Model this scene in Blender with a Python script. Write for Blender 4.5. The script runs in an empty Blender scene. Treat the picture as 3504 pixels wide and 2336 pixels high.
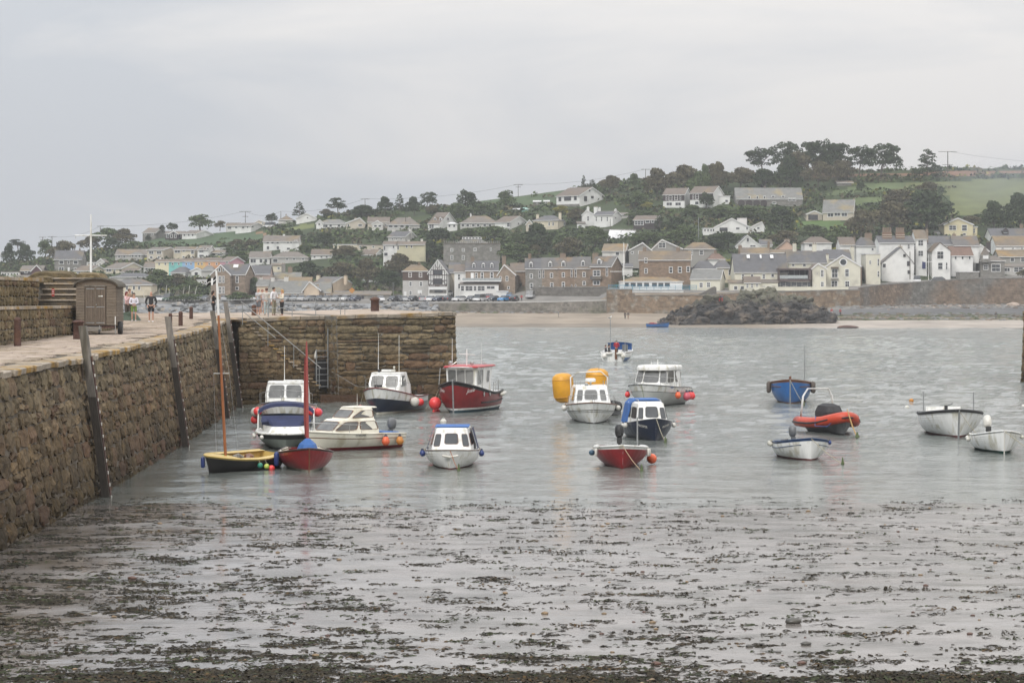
import bpy,math,random
import numpy as np
from mathutils import Vector,Matrix,Euler,noise
R=math.radians
rnd=random.Random(7)
scene=bpy.context.scene
C=scene.collection
F,CX,HY,EH=7787.0,1752.0,1027.0,6.1
cam_d=bpy.data.cameras.new('camera');cam=bpy.data.objects.new('camera',cam_d);C.objects.link(cam)
cam.location=(0,0,EH);cam.rotation_euler=(R(90),0,0)
cam_d.sensor_width=36;cam_d.lens=80.0;cam_d.shift_y=-141/3504.0
cam_d.clip_start=0.5;cam_d.clip_end=9000
scene.camera=cam
world=bpy.data.worlds.new('World');scene.world=world;world.use_nodes=True
nt=world.node_tree;nt.nodes.clear()
SUN_EL,SUN_ROT=R(42),R(205)
def nn(t,kind,**kw):
 n=t.nodes.new(kind)
 for k,v in kw.items():setattr(n,k,v)
 return n
out=nn(nt,'ShaderNodeOutputWorld');bg=nn(nt,'ShaderNodeBackground')
bg.inputs['Strength'].default_value=0.1
sky=nn(nt,'ShaderNodeTexSky',sky_type='NISHITA',sun_disc=False)
sky.sun_elevation=SUN_EL;sky.sun_rotation=SUN_ROT;sky.air_density=1.5;sky.dust_density=4
tc=nn(nt,'ShaderNodeTexCoord');sep=nn(nt,'ShaderNodeSeparateXYZ')
nt.links.new(tc.outputs['Generated'],sep.inputs[0])
def wmath(op,a,b=None,clamp=False):
 m=nn(nt,'ShaderNodeMath',operation=op,use_clamp=clamp)
 for i,x in enumerate((a,b)):
  if x is None:continue
  if isinstance(x,(int,float)):m.inputs[i].default_value=x
  else:nt.links.new(x,m.inputs[i])
 return m.outputs[0]
zc=wmath('MAXIMUM',sep.outputs['Z'],0.0)
grad=wmath('ADD',wmath('MULTIPLY',zc,2.0),1.0)
mp=nn(nt,'ShaderNodeMapping');mp.inputs['Scale'].default_value=(1.6,1.6,7.0);mp.inputs['Rotation'].default_value=(0,R(20),0)
nt.links.new(tc.outputs['Generated'],mp.inputs['Vector'])
no1=nn(nt,'ShaderNodeTexNoise');no1.inputs['Scale'].default_value=2.6;no1.inputs['Detail'].default_value=6;no1.inputs['Roughness'].default_value=0.52;no1.inputs['Distortion'].default_value=0.5
nt.links.new(mp.outputs[0],no1.inputs['Vector'])
ramp=nn(nt,'ShaderNodeValToRGB')
ramp.color_ramp.elements[0].position=0.37;ramp.color_ramp.elements[0].color=(5.25,5.5,5.9,1)
ramp.color_ramp.elements[1].position=0.65;ramp.color_ramp.elements[1].color=(7.2,7.05,6.97,1)
lr=wmath('MULTIPLY_ADD',sep.outputs['X'],0.95);lr_n=lr.node;lr_n.inputs[2].default_value=-0.03
nt.links.new(wmath('ADD',no1.outputs['Fac'],lr),ramp.inputs['Fac'])
mul=nn(nt,'ShaderNodeVectorMath',operation='SCALE')
nt.links.new(ramp.outputs['Color'],mul.inputs[0]);nt.links.new(grad,mul.inputs['Scale'])
mx=nn(nt,'ShaderNodeMix',data_type='RGBA');mx.inputs['Factor'].default_value=0.96
nt.links.new(sky.outputs[0],mx.inputs['A']);nt.links.new(mul.outputs[0],mx.inputs['B'])
nt.links.new(mx.outputs['Result'],bg.inputs['Color']);nt.links.new(bg.outputs[0],out.inputs['Surface'])
sun_d=bpy.data.lights.new('sun','SUN');sun_d.energy=1.9;sun_d.angle=R(14);sun_d.color=(1,.96,.9)
sun=bpy.data.objects.new('sun',sun_d);C.objects.link(sun)
_az=SUN_ROT
sd=Vector((math.sin(_az)*math.cos(SUN_EL),math.cos(_az)*math.cos(SUN_EL),math.sin(SUN_EL)))
sun.rotation_euler=sd.to_track_quat('Z','Y').to_euler();sun.location=(0,-50,80)
scene.view_settings.view_transform='Standard';scene.view_settings.look='None'
scene.view_settings.exposure=0.0;scene.view_settings.gamma=1;scene.view_settings.use_curve_mapping=False
scene.render.engine='CYCLES'
scene.cycles.max_bounces=6;scene.cycles.volume_bounces=0;scene.cycles.transparent_max_bounces=8
def W(px,py,d):return Vector(((px-CX)*d/F,d,EH-(py-HY)*d/F))
def interp(t,x):
 if x<=t[0][0]:return t[0][1]
 for(a,fa),(b,fb)in zip(t,t[1:]):
  if x<=b:return fa+(fb-fa)*(x-a)/(b-a)
 return t[-1][1]
ZM=dict(A=(0,650,3.36),B=(600,650,3.36),C=(1200,620,3.36),E=(1800,550,2.9586),F=(2400,450,2.4117),G=(2900,450,2.4123),H=(0,650,2.6133),I=(800,950,2.6133),D=(0,0,.67123),S=(0,0,1),B3=(650,1250,3.6185),B4=(1150,1200,3.6185),B5=(1800,1150,3.3367),B6=(2550,1180,2.4654),L=(2300,950,3.36),M=(2900,950,3.894),N=(1500,980,2.767),P=(1450,900,6.72))
def zx(z,x):return ZM[z][0]+x/ZM[z][2]
def zy(z,y):return ZM[z][1]+y/ZM[z][2]
_mats={}
def srgb(c):return tuple(((v/255)/12.92 if v<=10 else(((v/255)+.055)/1.055)**2.4)for v in c)
def mat(name,col=(.5,.5,.5),rough=.6,var=.15,scale=2.0,bump=0.0,bscale=None,metallic=0.0,col2=None,amt2=.5,scale2=.6,perobj=0.0,spec=.5,coat=0.0,stretch=None,alpha=1.0,build=None):
 if name in _mats:return _mats[name]
 m=bpy.data.materials.new(name);m.use_nodes=True;t=m.node_tree
 b=t.nodes['Principled BSDF'];b.inputs['Roughness'].default_value=rough;b.inputs['Metallic'].default_value=metallic
 b.inputs['Specular IOR Level'].default_value=spec;b.inputs['Coat Weight'].default_value=coat
 b.inputs['Alpha'].default_value=alpha
 g=nn(t,'ShaderNodeNewGeometry');vec=g.outputs['Position']
 if stretch:
  q=nn(t,'ShaderNodeMapping');q.inputs['Scale'].default_value=stretch;t.links.new(vec,q.inputs['Vector']);vec=q.outputs[0]
 n1=nn(t,'ShaderNodeTexNoise');n1.inputs['Scale'].default_value=scale;n1.inputs['Detail'].default_value=5;n1.inputs['Roughness'].default_value=.6
 t.links.new(vec,n1.inputs['Vector'])
 r1=nn(t,'ShaderNodeMapRange');r1.inputs['From Min'].default_value=.3;r1.inputs['From Max'].default_value=.7
 r1.inputs['To Min'].default_value=1-var;r1.inputs['To Max'].default_value=1+var*.6
 t.links.new(n1.outputs['Fac'],r1.inputs['Value'])
 base=nn(t,'ShaderNodeRGB');base.outputs[0].default_value=(*col,1);c=base.outputs[0]
 if col2:
  n2=nn(t,'ShaderNodeTexNoise');n2.inputs['Scale'].default_value=scale2;n2.inputs['Detail'].default_value=4;t.links.new(vec,n2.inputs['Vector'])
  r2=nn(t,'ShaderNodeMapRange');r2.inputs['From Min'].default_value=.62-amt2*.3;r2.inputs['From Max'].default_value=.7-amt2*.1
  t.links.new(n2.outputs['Fac'],r2.inputs['Value'])
  x=nn(t,'ShaderNodeMix',data_type='RGBA');t.links.new(r2.outputs[0],x.inputs['Factor']);t.links.new(c,x.inputs['A']);x.inputs['B'].default_value=(*col2,1)
  c=x.outputs['Result']
 sc=nn(t,'ShaderNodeVectorMath',operation='SCALE');t.links.new(c,sc.inputs[0]);t.links.new(r1.outputs[0],sc.inputs['Scale']);c=sc.outputs[0]
 if perobj:
  oi=nn(t,'ShaderNodeObjectInfo');ad=nn(t,'ShaderNodeMath',operation='ADD');t.links.new(oi.outputs['Random'],ad.inputs[0]);t.links.new(g.outputs['Random Per Island'],ad.inputs[1])
  fr=nn(t,'ShaderNodeMath',operation='FRACT');t.links.new(ad.outputs[0],fr.inputs[0])
  r3=nn(t,'ShaderNodeMapRange');r3.inputs['To Min'].default_value=1-perobj;r3.inputs['To Max'].default_value=1+perobj;t.links.new(fr.outputs[0],r3.inputs['Value'])
  s3=nn(t,'ShaderNodeVectorMath',operation='SCALE');t.links.new(c,s3.inputs[0]);t.links.new(r3.outputs[0],s3.inputs['Scale']);c=s3.outputs[0]
 if build:c=build(t,b,g,vec,c)
 t.links.new(c,b.inputs['Base Color'])
 if bump:
  n3=nn(t,'ShaderNodeTexNoise');n3.inputs['Scale'].default_value=bscale or scale*4;n3.inputs['Detail'].default_value=6;t.links.new(vec,n3.inputs['Vector'])
  bp=nn(t,'ShaderNodeBump');bp.inputs['Strength'].default_value=min(1,bump);bp.inputs['Distance'].default_value=.05*max(1,bump);t.links.new(n3.outputs['Fac'],bp.inputs['Height']);t.links.new(bp.outputs[0],b.inputs['Normal'])
 _mats[name]=m
 return m
class MB:
 """collects geometry for one mesh object"""
 def __init__(s):s.v=[];s.f=[];s.m=[]
 def add(s,vs,fs,mi=0):
  o=len(s.v);s.v+=[tuple(v)for v in vs];s.f+=[tuple(i+o for i in f)for f in fs];s.m+=[mi]*len(fs);return s
 def box(s,c,size,rot=None,mi=0,taper=1.0):
  hx,hy,hz=size[0]/2,size[1]/2,size[2]/2;c=Vector(c)
  M=Euler(rot).to_matrix()if rot else Matrix.Identity(3)
  vs=[]
  for z in(-hz,hz):
   k=taper if z>0 else 1
   for x,y in((-hx,-hy),(hx,-hy),(hx,hy),(-hx,hy)):vs.append(c+M@Vector((x*k,y*k,z)))
  return s.add(vs,[(3,2,1,0),(4,5,6,7),(0,1,5,4),(1,2,6,5),(2,3,7,6),(3,0,4,7)],mi)
 def hexa(s,a,mi=0):return s.add(a,[(3,2,1,0),(4,5,6,7),(0,1,5,4),(1,2,6,5),(2,3,7,6),(3,0,4,7)],mi)
 def prism(s,poly,y0,y1,mi=0,axis='y'):
  """poly of (a,b) extruded along axis"""
  n=len(poly);P={'y':lambda a,b,t:(a,t,b),'x':lambda a,b,t:(t,a,b),'z':lambda a,b,t:(a,b,t)}[axis]
  vs=[P(a,b,y0)for a,b in poly]+[P(a,b,y1)for a,b in poly]
  return s.add(vs,[tuple(range(n)),tuple(range(2*n-1,n-1,-1))]+[(i,(i+1)%n+0,(i+1)%n+n,i+n)[::-1]for i in range(n)],mi)
 def tube(s,pts,r,n=6,mi=0,cap=True):
  pts=[Vector(p)for p in pts];rs=r if isinstance(r,(list,tuple))else[r]*len(pts);vs=[]
  up=Vector((0,0,1))
  for i,p in enumerate(pts):
   d=(pts[min(i+1,len(pts)-1)]-pts[max(i-1,0)]).normalized()
   if abs(d.z)>.95:a=d.cross(Vector((1,0,0))).normalized()
   else:a=d.cross(up).normalized()
   b=d.cross(a)
   for k in range(n):
    t=2*math.pi*k/n;vs.append(p+(a*math.cos(t)+b*math.sin(t))*rs[i])
  fs=[(i*n+k,i*n+(k+1)%n,(i+1)*n+(k+1)%n,(i+1)*n+k)for i in range(len(pts)-1)for k in range(n)]
  if cap:fs+=[tuple(range(n))[::-1],tuple(range((len(pts)-1)*n,len(pts)*n))]
  return s.add(vs,fs,mi)
 def lathe(s,c,prof,n=12,mi=0,M=None):
  """prof of (r,z)"""
  c=Vector(c);vs=[]
  for r,z in prof:
   for k in range(n):
    t=2*math.pi*k/n;q=Vector((r*math.cos(t),r*math.sin(t),z));vs.append(c+(M@q if M else q))
  fs=[(i*n+k,i*n+(k+1)%n,(i+1)*n+(k+1)%n,(i+1)*n+k)for i in range(len(prof)-1)for k in range(n)]
  fs+=[tuple(range(n))[::-1],tuple(range((len(prof)-1)*n,len(prof)*n))]
  return s.add(vs,fs,mi)
 def ball(s,c,r,n=12,mi=0,sz=1.0,M=None):
  return s.lathe(c,[(max(.02,math.sin(math.pi*i/8))*r,-math.cos(math.pi*i/8)*r*sz)for i in range(9)],n,mi,M)
 def build(s,name,mats,parent=None,smooth=False,loc=None):
  me=bpy.data.meshes.new(name);me.from_pydata(s.v,[],s.f)
  for m in(mats if isinstance(mats,(list,tuple))else[mats]):me.materials.append(m)
  if any(s.m):me.polygons.foreach_set('material_index',s.m)
  if smooth:me.polygons.foreach_set('use_smooth',[True]*len(s.f))
  me.update()
  o=bpy.data.objects.new(name,me);C.objects.link(o)
  if parent is not None:o.parent=parent
  if loc is not None:o.location=loc
  return o
def thing(name,label,cat,loc=(0,0,0),rz=0,group=None,rot=None):
 o=bpy.data.objects.new(name,None);C.objects.link(o);o.empty_display_size=.2
 o.location=loc;o.rotation_euler=rot or(0,0,rz);tag(o,label,cat,group);return o
def tag(o,label=None,cat=None,group=None,kind=None):
 if label:o['label']=label
 if cat:o['category']=cat
 if group:o['group']=group
 if kind:o['kind']=kind
 return o
def struct(o):o['kind']='structure';return o
def stuff(o):o['kind']='stuff';return o
def copy_obj(o,parent=None):
 c=o.copy();C.objects.link(c);c.parent=parent;return c
def copy_tree(o,parent=None):
 c=copy_obj(o,parent)
 for ch in list(o.children):copy_tree(ch,c)
 return c
def bulk_mesh(name,verts,faces,mats,smooth=False,midx=None):
 """verts (N,3) array, faces (M,4) quads array"""
 me=bpy.data.meshes.new(name);nv,nf=len(verts),len(faces);k=faces.shape[1]
 me.vertices.add(nv);me.vertices.foreach_set('co',np.asarray(verts,dtype=np.float32).ravel())
 me.loops.add(nf*k);me.loops.foreach_set('vertex_index',np.asarray(faces,dtype=np.int32).ravel())
 me.polygons.add(nf);me.polygons.foreach_set('loop_start',np.arange(0,nf*k,k,dtype=np.int32))
 me.polygons.foreach_set('loop_total',np.full(nf,k,dtype=np.int32))
 for m in(mats if isinstance(mats,(list,tuple))else[mats]):me.materials.append(m)
 if midx is not None:me.polygons.foreach_set('material_index',np.asarray(midx,dtype=np.int32))
 if smooth:me.polygons.foreach_set('use_smooth',np.ones(nf,dtype=bool))
 me.update(calc_edges=True);me.validate()
 o=bpy.data.objects.new(name,me);C.objects.link(o);return o
HAZE=0.00023
rng=np.random.default_rng(5)
# == TERRAIN
T_d0=[(-900,575),(2070,575),(2085,565),(2700,574),(2940,573),(3000,580),(3504,607),(4500,650)]
T_y0=[(-900,1035),(1790,1033),(2060,1026),(2085,1004),(2700,998),(2950,990),(3150,975),(3504,955),(4500,920)]
T_y1=[(-900,1022),(1700,1016),(1830,988),(2085,985),(2500,984),(2900,975),(3100,962),(3504,940),(4500,900)]
T_yr=[(-900,985),(-300,940),(0,905),(200,882),(380,850),(560,812),(800,792),(950,768),(1100,738),(1300,722),(1490,708),(1625,690),(1771,672),(1935,650),(2100,630),(2300,607),(2500,597),(2800,590),(3066,583),(3504,575),(4500,560)]
T_yb=[(-900,1078),(1400,1072),(1560,1066),(2500,1068),(2700,1062),(2900,1043),(3504,1038),(4500,1034)]
DR=775.0
def shore(px):return interp([(-900,525),(1500,519),(2100,513),(2600,505),(4500,498)],px)
def gy(px,d):
 """image row of the ground at column px and distance d"""
 ds,d0=shore(px),interp(T_d0,px)
 if d<d0:
  t=(d-ds)/(d0-ds)
  if t<0:return None
  return 1118.5+(interp(T_yb,px)-1118.5)*t**1.1
 y0,y1,yr=interp(T_y0,px),interp(T_y1,px),interp(T_yr,px)
 d1=d0+17
 if d<d1:return y0+(y1-y0)*(d-d0)/17
 if d<=DR:return y1+(yr-y1)*((d-d1)/(DR-d1))**0.93
 return None
def gz(px,d):
 y=gy(px,d)
 if y is None:
  if d<shore(px):return max(-2.5,(d-shore(px))*.03)
  zr=EH-(interp(T_yr,px)-HY)*DR/F
  return zr-(d-DR)*0.03
 return EH-(y-HY)*d/F
def gXY(X,Y):return gz(CX+X*F/Y,Y)
def hit(px,py,dmin=None):
 """distance at which the ground shows at photo point"""
 d=dmin or shore(px)
 while d<DR:
  y=gy(px,d)
  if y is not None and y<=py:return d
  d+=.5
 return DR
pxs=list(range(-900,4501,25));
def dlist(px):
 ds,d0=shore(px),interp(T_d0,px);
 L=[ds-60,ds-20,ds-5]+[ds+(d0-ds)*k/12 for k in range(12)]+[d0-.05,d0+.05,d0+8,d0+17.1]
 L+=[d0+17.1+(DR-d0-17.1)*k/40 for k in range(1,41)]+[DR+20,DR+80,DR+400,DR+1400]
 return L
tv=[];nrow=None
for px in pxs:
 L=dlist(px);nrow=len(L)
 for d in L:
  z=gz(px,d);X=(px-CX)*d/F
  if d>interp(T_d0,px)+20 and d<DR:z+=.5*noise.noise((X*.05,d*.05,0))
  tv.append((X,d,z))
tv=np.array(tv);nc=len(pxs)
ii,jj=np.meshgrid(np.arange(nc-1),np.arange(nrow-1),indexing='ij')
a=(ii*nrow+jj).ravel();tf=np.stack([a,a+nrow,a+nrow+1,a+1],1)
def inpoly(x,y,P):
 c=False;j=len(P)-1
 for i in range(len(P)):
  if(P[i][1]>y)!=(P[j][1]>y)and x<(P[j][0]-P[i][0])*(y-P[i][1])/(P[j][1]-P[i][1])+P[i][0]:c=not c
  j=i
 return c
def poly(z,pts):return[(zx(z,x),zy(z,y))for x,y in pts]
FIELDS=[(poly('B',[(-760,600),(-300,560),(0,545),(480,475),(900,460),(1060,545),(900,615),(480,650),(-300,640),(-900,690)]),(.07,.105,.055)),(poly('B',[(900,470),(1000,475),(1180,560),(1060,560)]),(.22,.14,.08)),(poly('B',[(1260,440),(1480,395),(1620,385),(1580,440),(1320,480)]),(.14,.16,.06)),(poly('C',[(960,310),(1430,200),(1920,160),(2500,90),(2560,260),(2080,290),(1700,260),(1430,270)]),(.07,.10,.05)),(poly('G',[(440,480),(500,420),(1457,385),(2400,340),(2400,700),(860,690),(800,470)]),(.125,.14,.06)),(poly('G',[(-300,345),(500,340),(1500,320),(1500,350),(500,372),(-300,385)]),(.2,.115,.075)),(poly('G',[(140,440),(470,420),(520,470),(100,510),(-260,520)]),(.10,.13,.06)),(poly('G',[(-100,560),(300,540),(330,570),(60,610),(-100,610)]),(.10,.13,.055)),(poly('F',[(780,740),(1100,730),(1400,760),(1300,800),(800,790)]),(.08,.13,.04)),]
tcol=np.zeros((len(tf),4),dtype=np.float32);tcol[:,3]=1
cen=tv[tf].mean(1)
FIELD_ID={}
for k,(X,Y,Z)in enumerate(cen):
 px=CX+X*F/Y;py=HY-(Z-EH)*F/Y;d0=interp(T_d0,px);ds=shore(px)
 if Y<d0:
  t=(Y-ds)/(d0-ds)
  if px<2560:c=(.28,.235,.185)if t>.28 else(.21,.18,.145)
  else:
   u=min(1,(px-2560)/300)
   c=tuple(a+(b-a)*u for a,b in zip((.24,.2,.155),(.36,.32,.28)))if t<.34 else(.085,.085,.05)if t<.62 else(.12,.12,.12)if t<.85 else(.2,.19,.17)
  if px<1500:c=(.17,.165,.155)
 elif Y<d0+17:c=(.21,.2,.185)
 else:
  c=(.045,.062,.026)
  if py>960 and px<2000:c=(.11,.10,.07)
  for P,fc in FIELDS:
   if inpoly(px,py,P):c=fc
 tcol[k,:3]=c
def land_build(t,b,g,vec,c):
 at=nn(t,'ShaderNodeAttribute',attribute_name='cover')
 m1=nn(t,'ShaderNodeMix',data_type='RGBA',blend_type='MULTIPLY');m1.inputs['Factor'].default_value=1
 t.links.new(at.outputs['Color'],m1.inputs['A']);t.links.new(c,m1.inputs['B'])
 return m1.outputs['Result']
land=bulk_mesh('hillside_ground',tv,tf,mat('land',(1,1,1),.9,.3,.12,bump=.6,bscale=.8,spec=.2,build=land_build),smooth=True)
att=land.data.attributes.new('cover','FLOAT_COLOR','CORNER')
att.data.foreach_set('color',np.repeat(tcol,4,axis=0).ravel())
struct(land)
# == SEA
def water_build(t,b,g,vec,c):
 b.inputs['IOR'].default_value=1.33
 mp=nn(t,'ShaderNodeMapping');mp.inputs['Scale'].default_value=(.85,1.0,1);t.links.new(g.outputs['Position'],mp.inputs['Vector'])
 n0=nn(t,'ShaderNodeTexNoise');n0.inputs['Scale'].default_value=.06;n0.inputs['Detail'].default_value=3;t.links.new(g.outputs['Position'],n0.inputs['Vector'])
 n1=nn(t,'ShaderNodeTexNoise');n1.inputs['Scale'].default_value=2.2;n1.inputs['Detail'].default_value=5;n1.inputs['Roughness'].default_value=.62;n1.inputs['Distortion'].default_value=.4
 t.links.new(mp.outputs[0],n1.inputs['Vector'])
 n2=nn(t,'ShaderNodeTexNoise');n2.inputs['Scale'].default_value=.35;n2.inputs['Detail'].default_value=2;t.links.new(mp.outputs[0],n2.inputs['Vector'])
 ad=nn(t,'ShaderNodeMath',operation='MULTIPLY_ADD');t.links.new(n2.outputs['Fac'],ad.inputs[0]);ad.inputs[1].default_value=1.8;t.links.new(n1.outputs['Fac'],ad.inputs[2])
 sp=nn(t,'ShaderNodeSeparateXYZ');t.links.new(g.outputs['Position'],sp.inputs[0])
 r=nn(t,'ShaderNodeMapRange');r.inputs['From Min'].default_value=70;r.inputs['From Max'].default_value=230;r.inputs['To Min'].default_value=.035;r.inputs['To Max'].default_value=.20
 t.links.new(sp.outputs['Y'],r.inputs['Value'])
 pm=nn(t,'ShaderNodeMapRange');pm.inputs['From Min'].default_value=.35;pm.inputs['From Max'].default_value=.65;pm.inputs['To Min'].default_value=.5;pm.inputs['To Max'].default_value=1.4
 t.links.new(n0.outputs['Fac'],pm.inputs['Value'])
 mm=nn(t,'ShaderNodeMath',operation='MULTIPLY');t.links.new(r.outputs[0],mm.inputs[0]);t.links.new(pm.outputs[0],mm.inputs[1])
 bp=nn(t,'ShaderNodeBump');bp.inputs['Strength'].default_value=1.0;t.links.new(mm.outputs[0],bp.inputs['Distance']);t.links.new(ad.outputs[0],bp.inputs['Height'])
 t.links.new(bp.outputs[0],b.inputs['Normal'])
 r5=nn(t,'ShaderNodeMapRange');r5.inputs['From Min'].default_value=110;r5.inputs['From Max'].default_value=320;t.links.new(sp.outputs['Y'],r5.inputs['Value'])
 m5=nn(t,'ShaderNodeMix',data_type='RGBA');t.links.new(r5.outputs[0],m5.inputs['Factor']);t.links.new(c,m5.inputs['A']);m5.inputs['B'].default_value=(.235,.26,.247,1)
 return m5.outputs['Result']
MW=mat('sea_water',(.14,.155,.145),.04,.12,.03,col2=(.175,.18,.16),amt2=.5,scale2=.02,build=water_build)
wv=np.array([(-2400,60,-.14),(2400,60,-.14),(2400,3000,-.14),(-2400,3000,-.14)],dtype=float)
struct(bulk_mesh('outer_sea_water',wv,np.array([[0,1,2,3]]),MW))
yr_=[63.0]
while yr_[-1]<535:yr_.append(yr_[-1]+.26*(yr_[-1]/70)**1.25)
yr_=np.array(yr_);ur_=np.linspace(-.285,.285,331);YY,UU=np.meshgrid(yr_,ur_,indexing='ij');XX=UU*YY;ZZ=np.zeros_like(XX);wq=np.random.default_rng(3)
for i in range(64):
 lam=math.exp(wq.uniform(math.log(.55),math.log(5.5)));th=wq.normal(-1.45,.75);kx,ky=math.cos(th)*2*math.pi/lam,math.sin(th)*2*math.pi/lam
 ZZ+=.0042*lam**.75*np.sin(kx*XX+ky*YY+wq.uniform(0,6.28))*np.clip((lam*400-YY)/200,0,1)
patch=.85+.3*np.sin(XX*.07+1.3*np.sin(YY*.031))*np.sin(YY*.055+.8*np.sin(XX*.05))
ZZ*=(.36+.62*np.clip((YY-75)/120,0,.8))*patch*np.clip((533-YY)/12,0,1)
a=(np.arange(len(yr_)-1)[:,None]*331+np.arange(330)[None]).ravel()
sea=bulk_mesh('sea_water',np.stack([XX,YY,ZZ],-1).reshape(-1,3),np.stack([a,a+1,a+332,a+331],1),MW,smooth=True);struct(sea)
# == FORESHORE MUD
def mudz(X,Y):
 s=(68.3-Y)*.011+.07*noise.noise((X*.12,Y*.12,1.5))*min(1,abs(68.3-Y)/6+.5)+.010*noise.noise((X*.9,Y*1.6,4))
 if Y>68.3:s-=(Y-68.3)*.02
 return s
mx_,my_=np.arange(-40,40.1,.4),np.concatenate([np.arange(20,60,.28),np.arange(60,90,.35)])
mv=np.array([(x,y,mudz(x,y))for x in mx_ for y in my_]);n_=len(my_)
ii,jj=np.meshgrid(np.arange(len(mx_)-1),np.arange(n_-1),indexing='ij');a=(ii*n_+jj).ravel()
mf=np.stack([a,a+n_,a+n_+1,a+1],1)
def mud_build(t,b,g,vec,c):
 b.inputs['IOR'].default_value=1.55
 q=nn(t,'ShaderNodeMapping');q.inputs['Scale'].default_value=(.45,1,1);t.links.new(g.outputs['Position'],q.inputs['Vector'])
 n=nn(t,'ShaderNodeTexNoise');n.inputs['Scale'].default_value=.5;n.inputs['Detail'].default_value=6;n.inputs['Roughness'].default_value=.65;t.links.new(q.outputs[0],n.inputs['Vector'])
 r=nn(t,'ShaderNodeMapRange');r.inputs['From Min'].default_value=.38;r.inputs['From Max'].default_value=.62;r.inputs['To Min'].default_value=.04;r.inputs['To Max'].default_value=.24
 t.links.new(n.outputs['Fac'],r.inputs['Value']);t.links.new(r.outputs[0],b.inputs['Roughness'])
 n2=nn(t,'ShaderNodeTexNoise');n2.inputs['Scale'].default_value=7;n2.inputs['Detail'].default_value=5;t.links.new(q.outputs[0],n2.inputs['Vector'])
 mm=nn(t,'ShaderNodeMath',operation='MULTIPLY');t.links.new(n2.outputs['Fac'],mm.inputs[0]);t.links.new(n.outputs['Fac'],mm.inputs[1])
 bp=nn(t,'ShaderNodeBump');bp.inputs['Strength'].default_value=.8;bp.inputs['Distance'].default_value=.018;t.links.new(mm.outputs[0],bp.inputs['Height']);t.links.new(bp.outputs[0],b.inputs['Normal'])
 return c
mud=bulk_mesh('wet_mud_ground',mv,mf,mat('wet_mud',(.22,.20,.185),.2,.3,.8,col2=(.11,.10,.085),amt2=.5,scale2=.7,build=mud_build),smooth=True);struct(mud)
def weed_density(X,Y):
 t=(68.3-Y)/39.0
 if t<0.0:return-.25-(Y-68.3)*.25+noise.noise((X*.5,Y*.7,3))
 streak=.35*noise.noise((X*.15,Y*.22,9))+.75*noise.noise((X*.5,Y*.7,3))+1.0*noise.noise((X*1.3,Y*1.7,7))+.7*noise.noise((X*3,Y*4,5))+.35*noise.noise((X*.05,Y*.08,2))
 left=max(-.16,min(1,.5-X/15))
 base=-.55+.44*left
 if Y<41:base+=.34*(41-Y)/5
 if Y<35.1+.9*noise.noise((X*.35,0,0)):base+=.8
 if Y>60:base+=.1
 return streak+base
tries=0;clumps=[]
while len(clumps)<5400 and tries<60000:
 tries+=1
 Y=33.4+37*(rnd.random()**1.1);X=rnd.uniform(-.245,.245)*Y
 if X<-12.3-(Y-53)*.04:continue
 if weed_density(X,Y)>rnd.uniform(.02,1.0)or rnd.random()<.035:clumps.append((X,Y))
wvv,wff,wmi=[],[],[]
for(X,Y)in clumps:
 L=math.exp(rnd.gauss(-2.35,.65));L=min(L,.55);k=int(2+L*46);kind=0 if rnd.random()<.75 else 1 if rnd.random()<.75 else 2
 ang=rnd.gauss(0,.35)
 for _ in range(k):
  cx=X+rnd.gauss(0,L*1.0)*math.cos(ang);cy=Y+rnd.gauss(0,L*.5)+L*.3*math.sin(ang)
  z=max(mudz(cx,cy),0.004);l=rnd.uniform(.03,.10);w=rnd.uniform(.008,.022);th=rnd.uniform(0,math.pi);h=abs(rnd.gauss(0,.010))+.005+L*.08*rnd.random()**3
  dx,dy=math.cos(th)*l,math.sin(th)*l;ex,ey=-math.sin(th)*w,math.cos(th)*w;o=len(wvv)
  wvv+=[(cx-dx-ex,cy-dy-ey,z+.003),(cx-dx+ex,cy-dy+ey,z+.004),(cx+ex*1.5,cy+ey*1.5,z+h),(cx-ex*1.5,cy-ey*1.5,z+h*.8),(cx+dx+ex,cy+dy+ey,z+.006+h*.4*rnd.random()),(cx+dx-ex,cy+dy-ey,z+.004)]
  wff+=[(o,o+1,o+2,o+3),(o+3,o+2,o+4,o+5)];wmi+=[kind,kind]
M_weed=[mat('bladder_wrack',(.030,.024,.014),.75,.5,3,perobj=.5,spec=.12),mat('green_weed',(.036,.042,.018),.75,.5,3,perobj=.4,spec=.12),mat('ochre_weed',(.07,.045,.02),.75,.4,3,perobj=.3,spec=.12)]
weed=bulk_mesh('seaweed',np.array(wvv),np.array(wff),M_weed,midx=wmi);stuff(weed)
tag(weed,'dark brown seaweed strewn in streaks over the wet mud','seaweed')
def pebble_geo(c,r,n=7,flat=.55,seed=0):
 vs=[];q=random.Random(seed)
 for i,(rr,zz)in enumerate(((.0,-1),(.75,-.6),(1,0),(.8,.6),(0.25,1))):
  for k in range(n):
   t=2*math.pi*k/n;j=1+q.uniform(-.18,.18)
   vs.append((c[0]+r*rr*j*math.cos(t)*1.25,c[1]+r*rr*j*math.sin(t),c[2]+r*flat*zz*(1+q.uniform(-.1,.1))))
 fs=[(i*n+k,i*n+(k+1)%n,(i+1)*n+(k+1)%n,(i+1)*n+k)for i in range(4)for k in range(n)]+[tuple(range(4*n,5*n))]
 return vs,fs
pb=MB()
for i in range(800):
 Y=33+35*rnd.random()**1.7;X=rnd.uniform(-.24,.24)*Y
 if X<-12:continue
 r=min(.10,math.exp(rnd.gauss(-3.8,.5)));pb.add(*pebble_geo((X,Y,mudz(X,Y)+r*.2),r,6,.5,i),mi=rnd.choice([0,1,2,2,2,2]))
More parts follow.
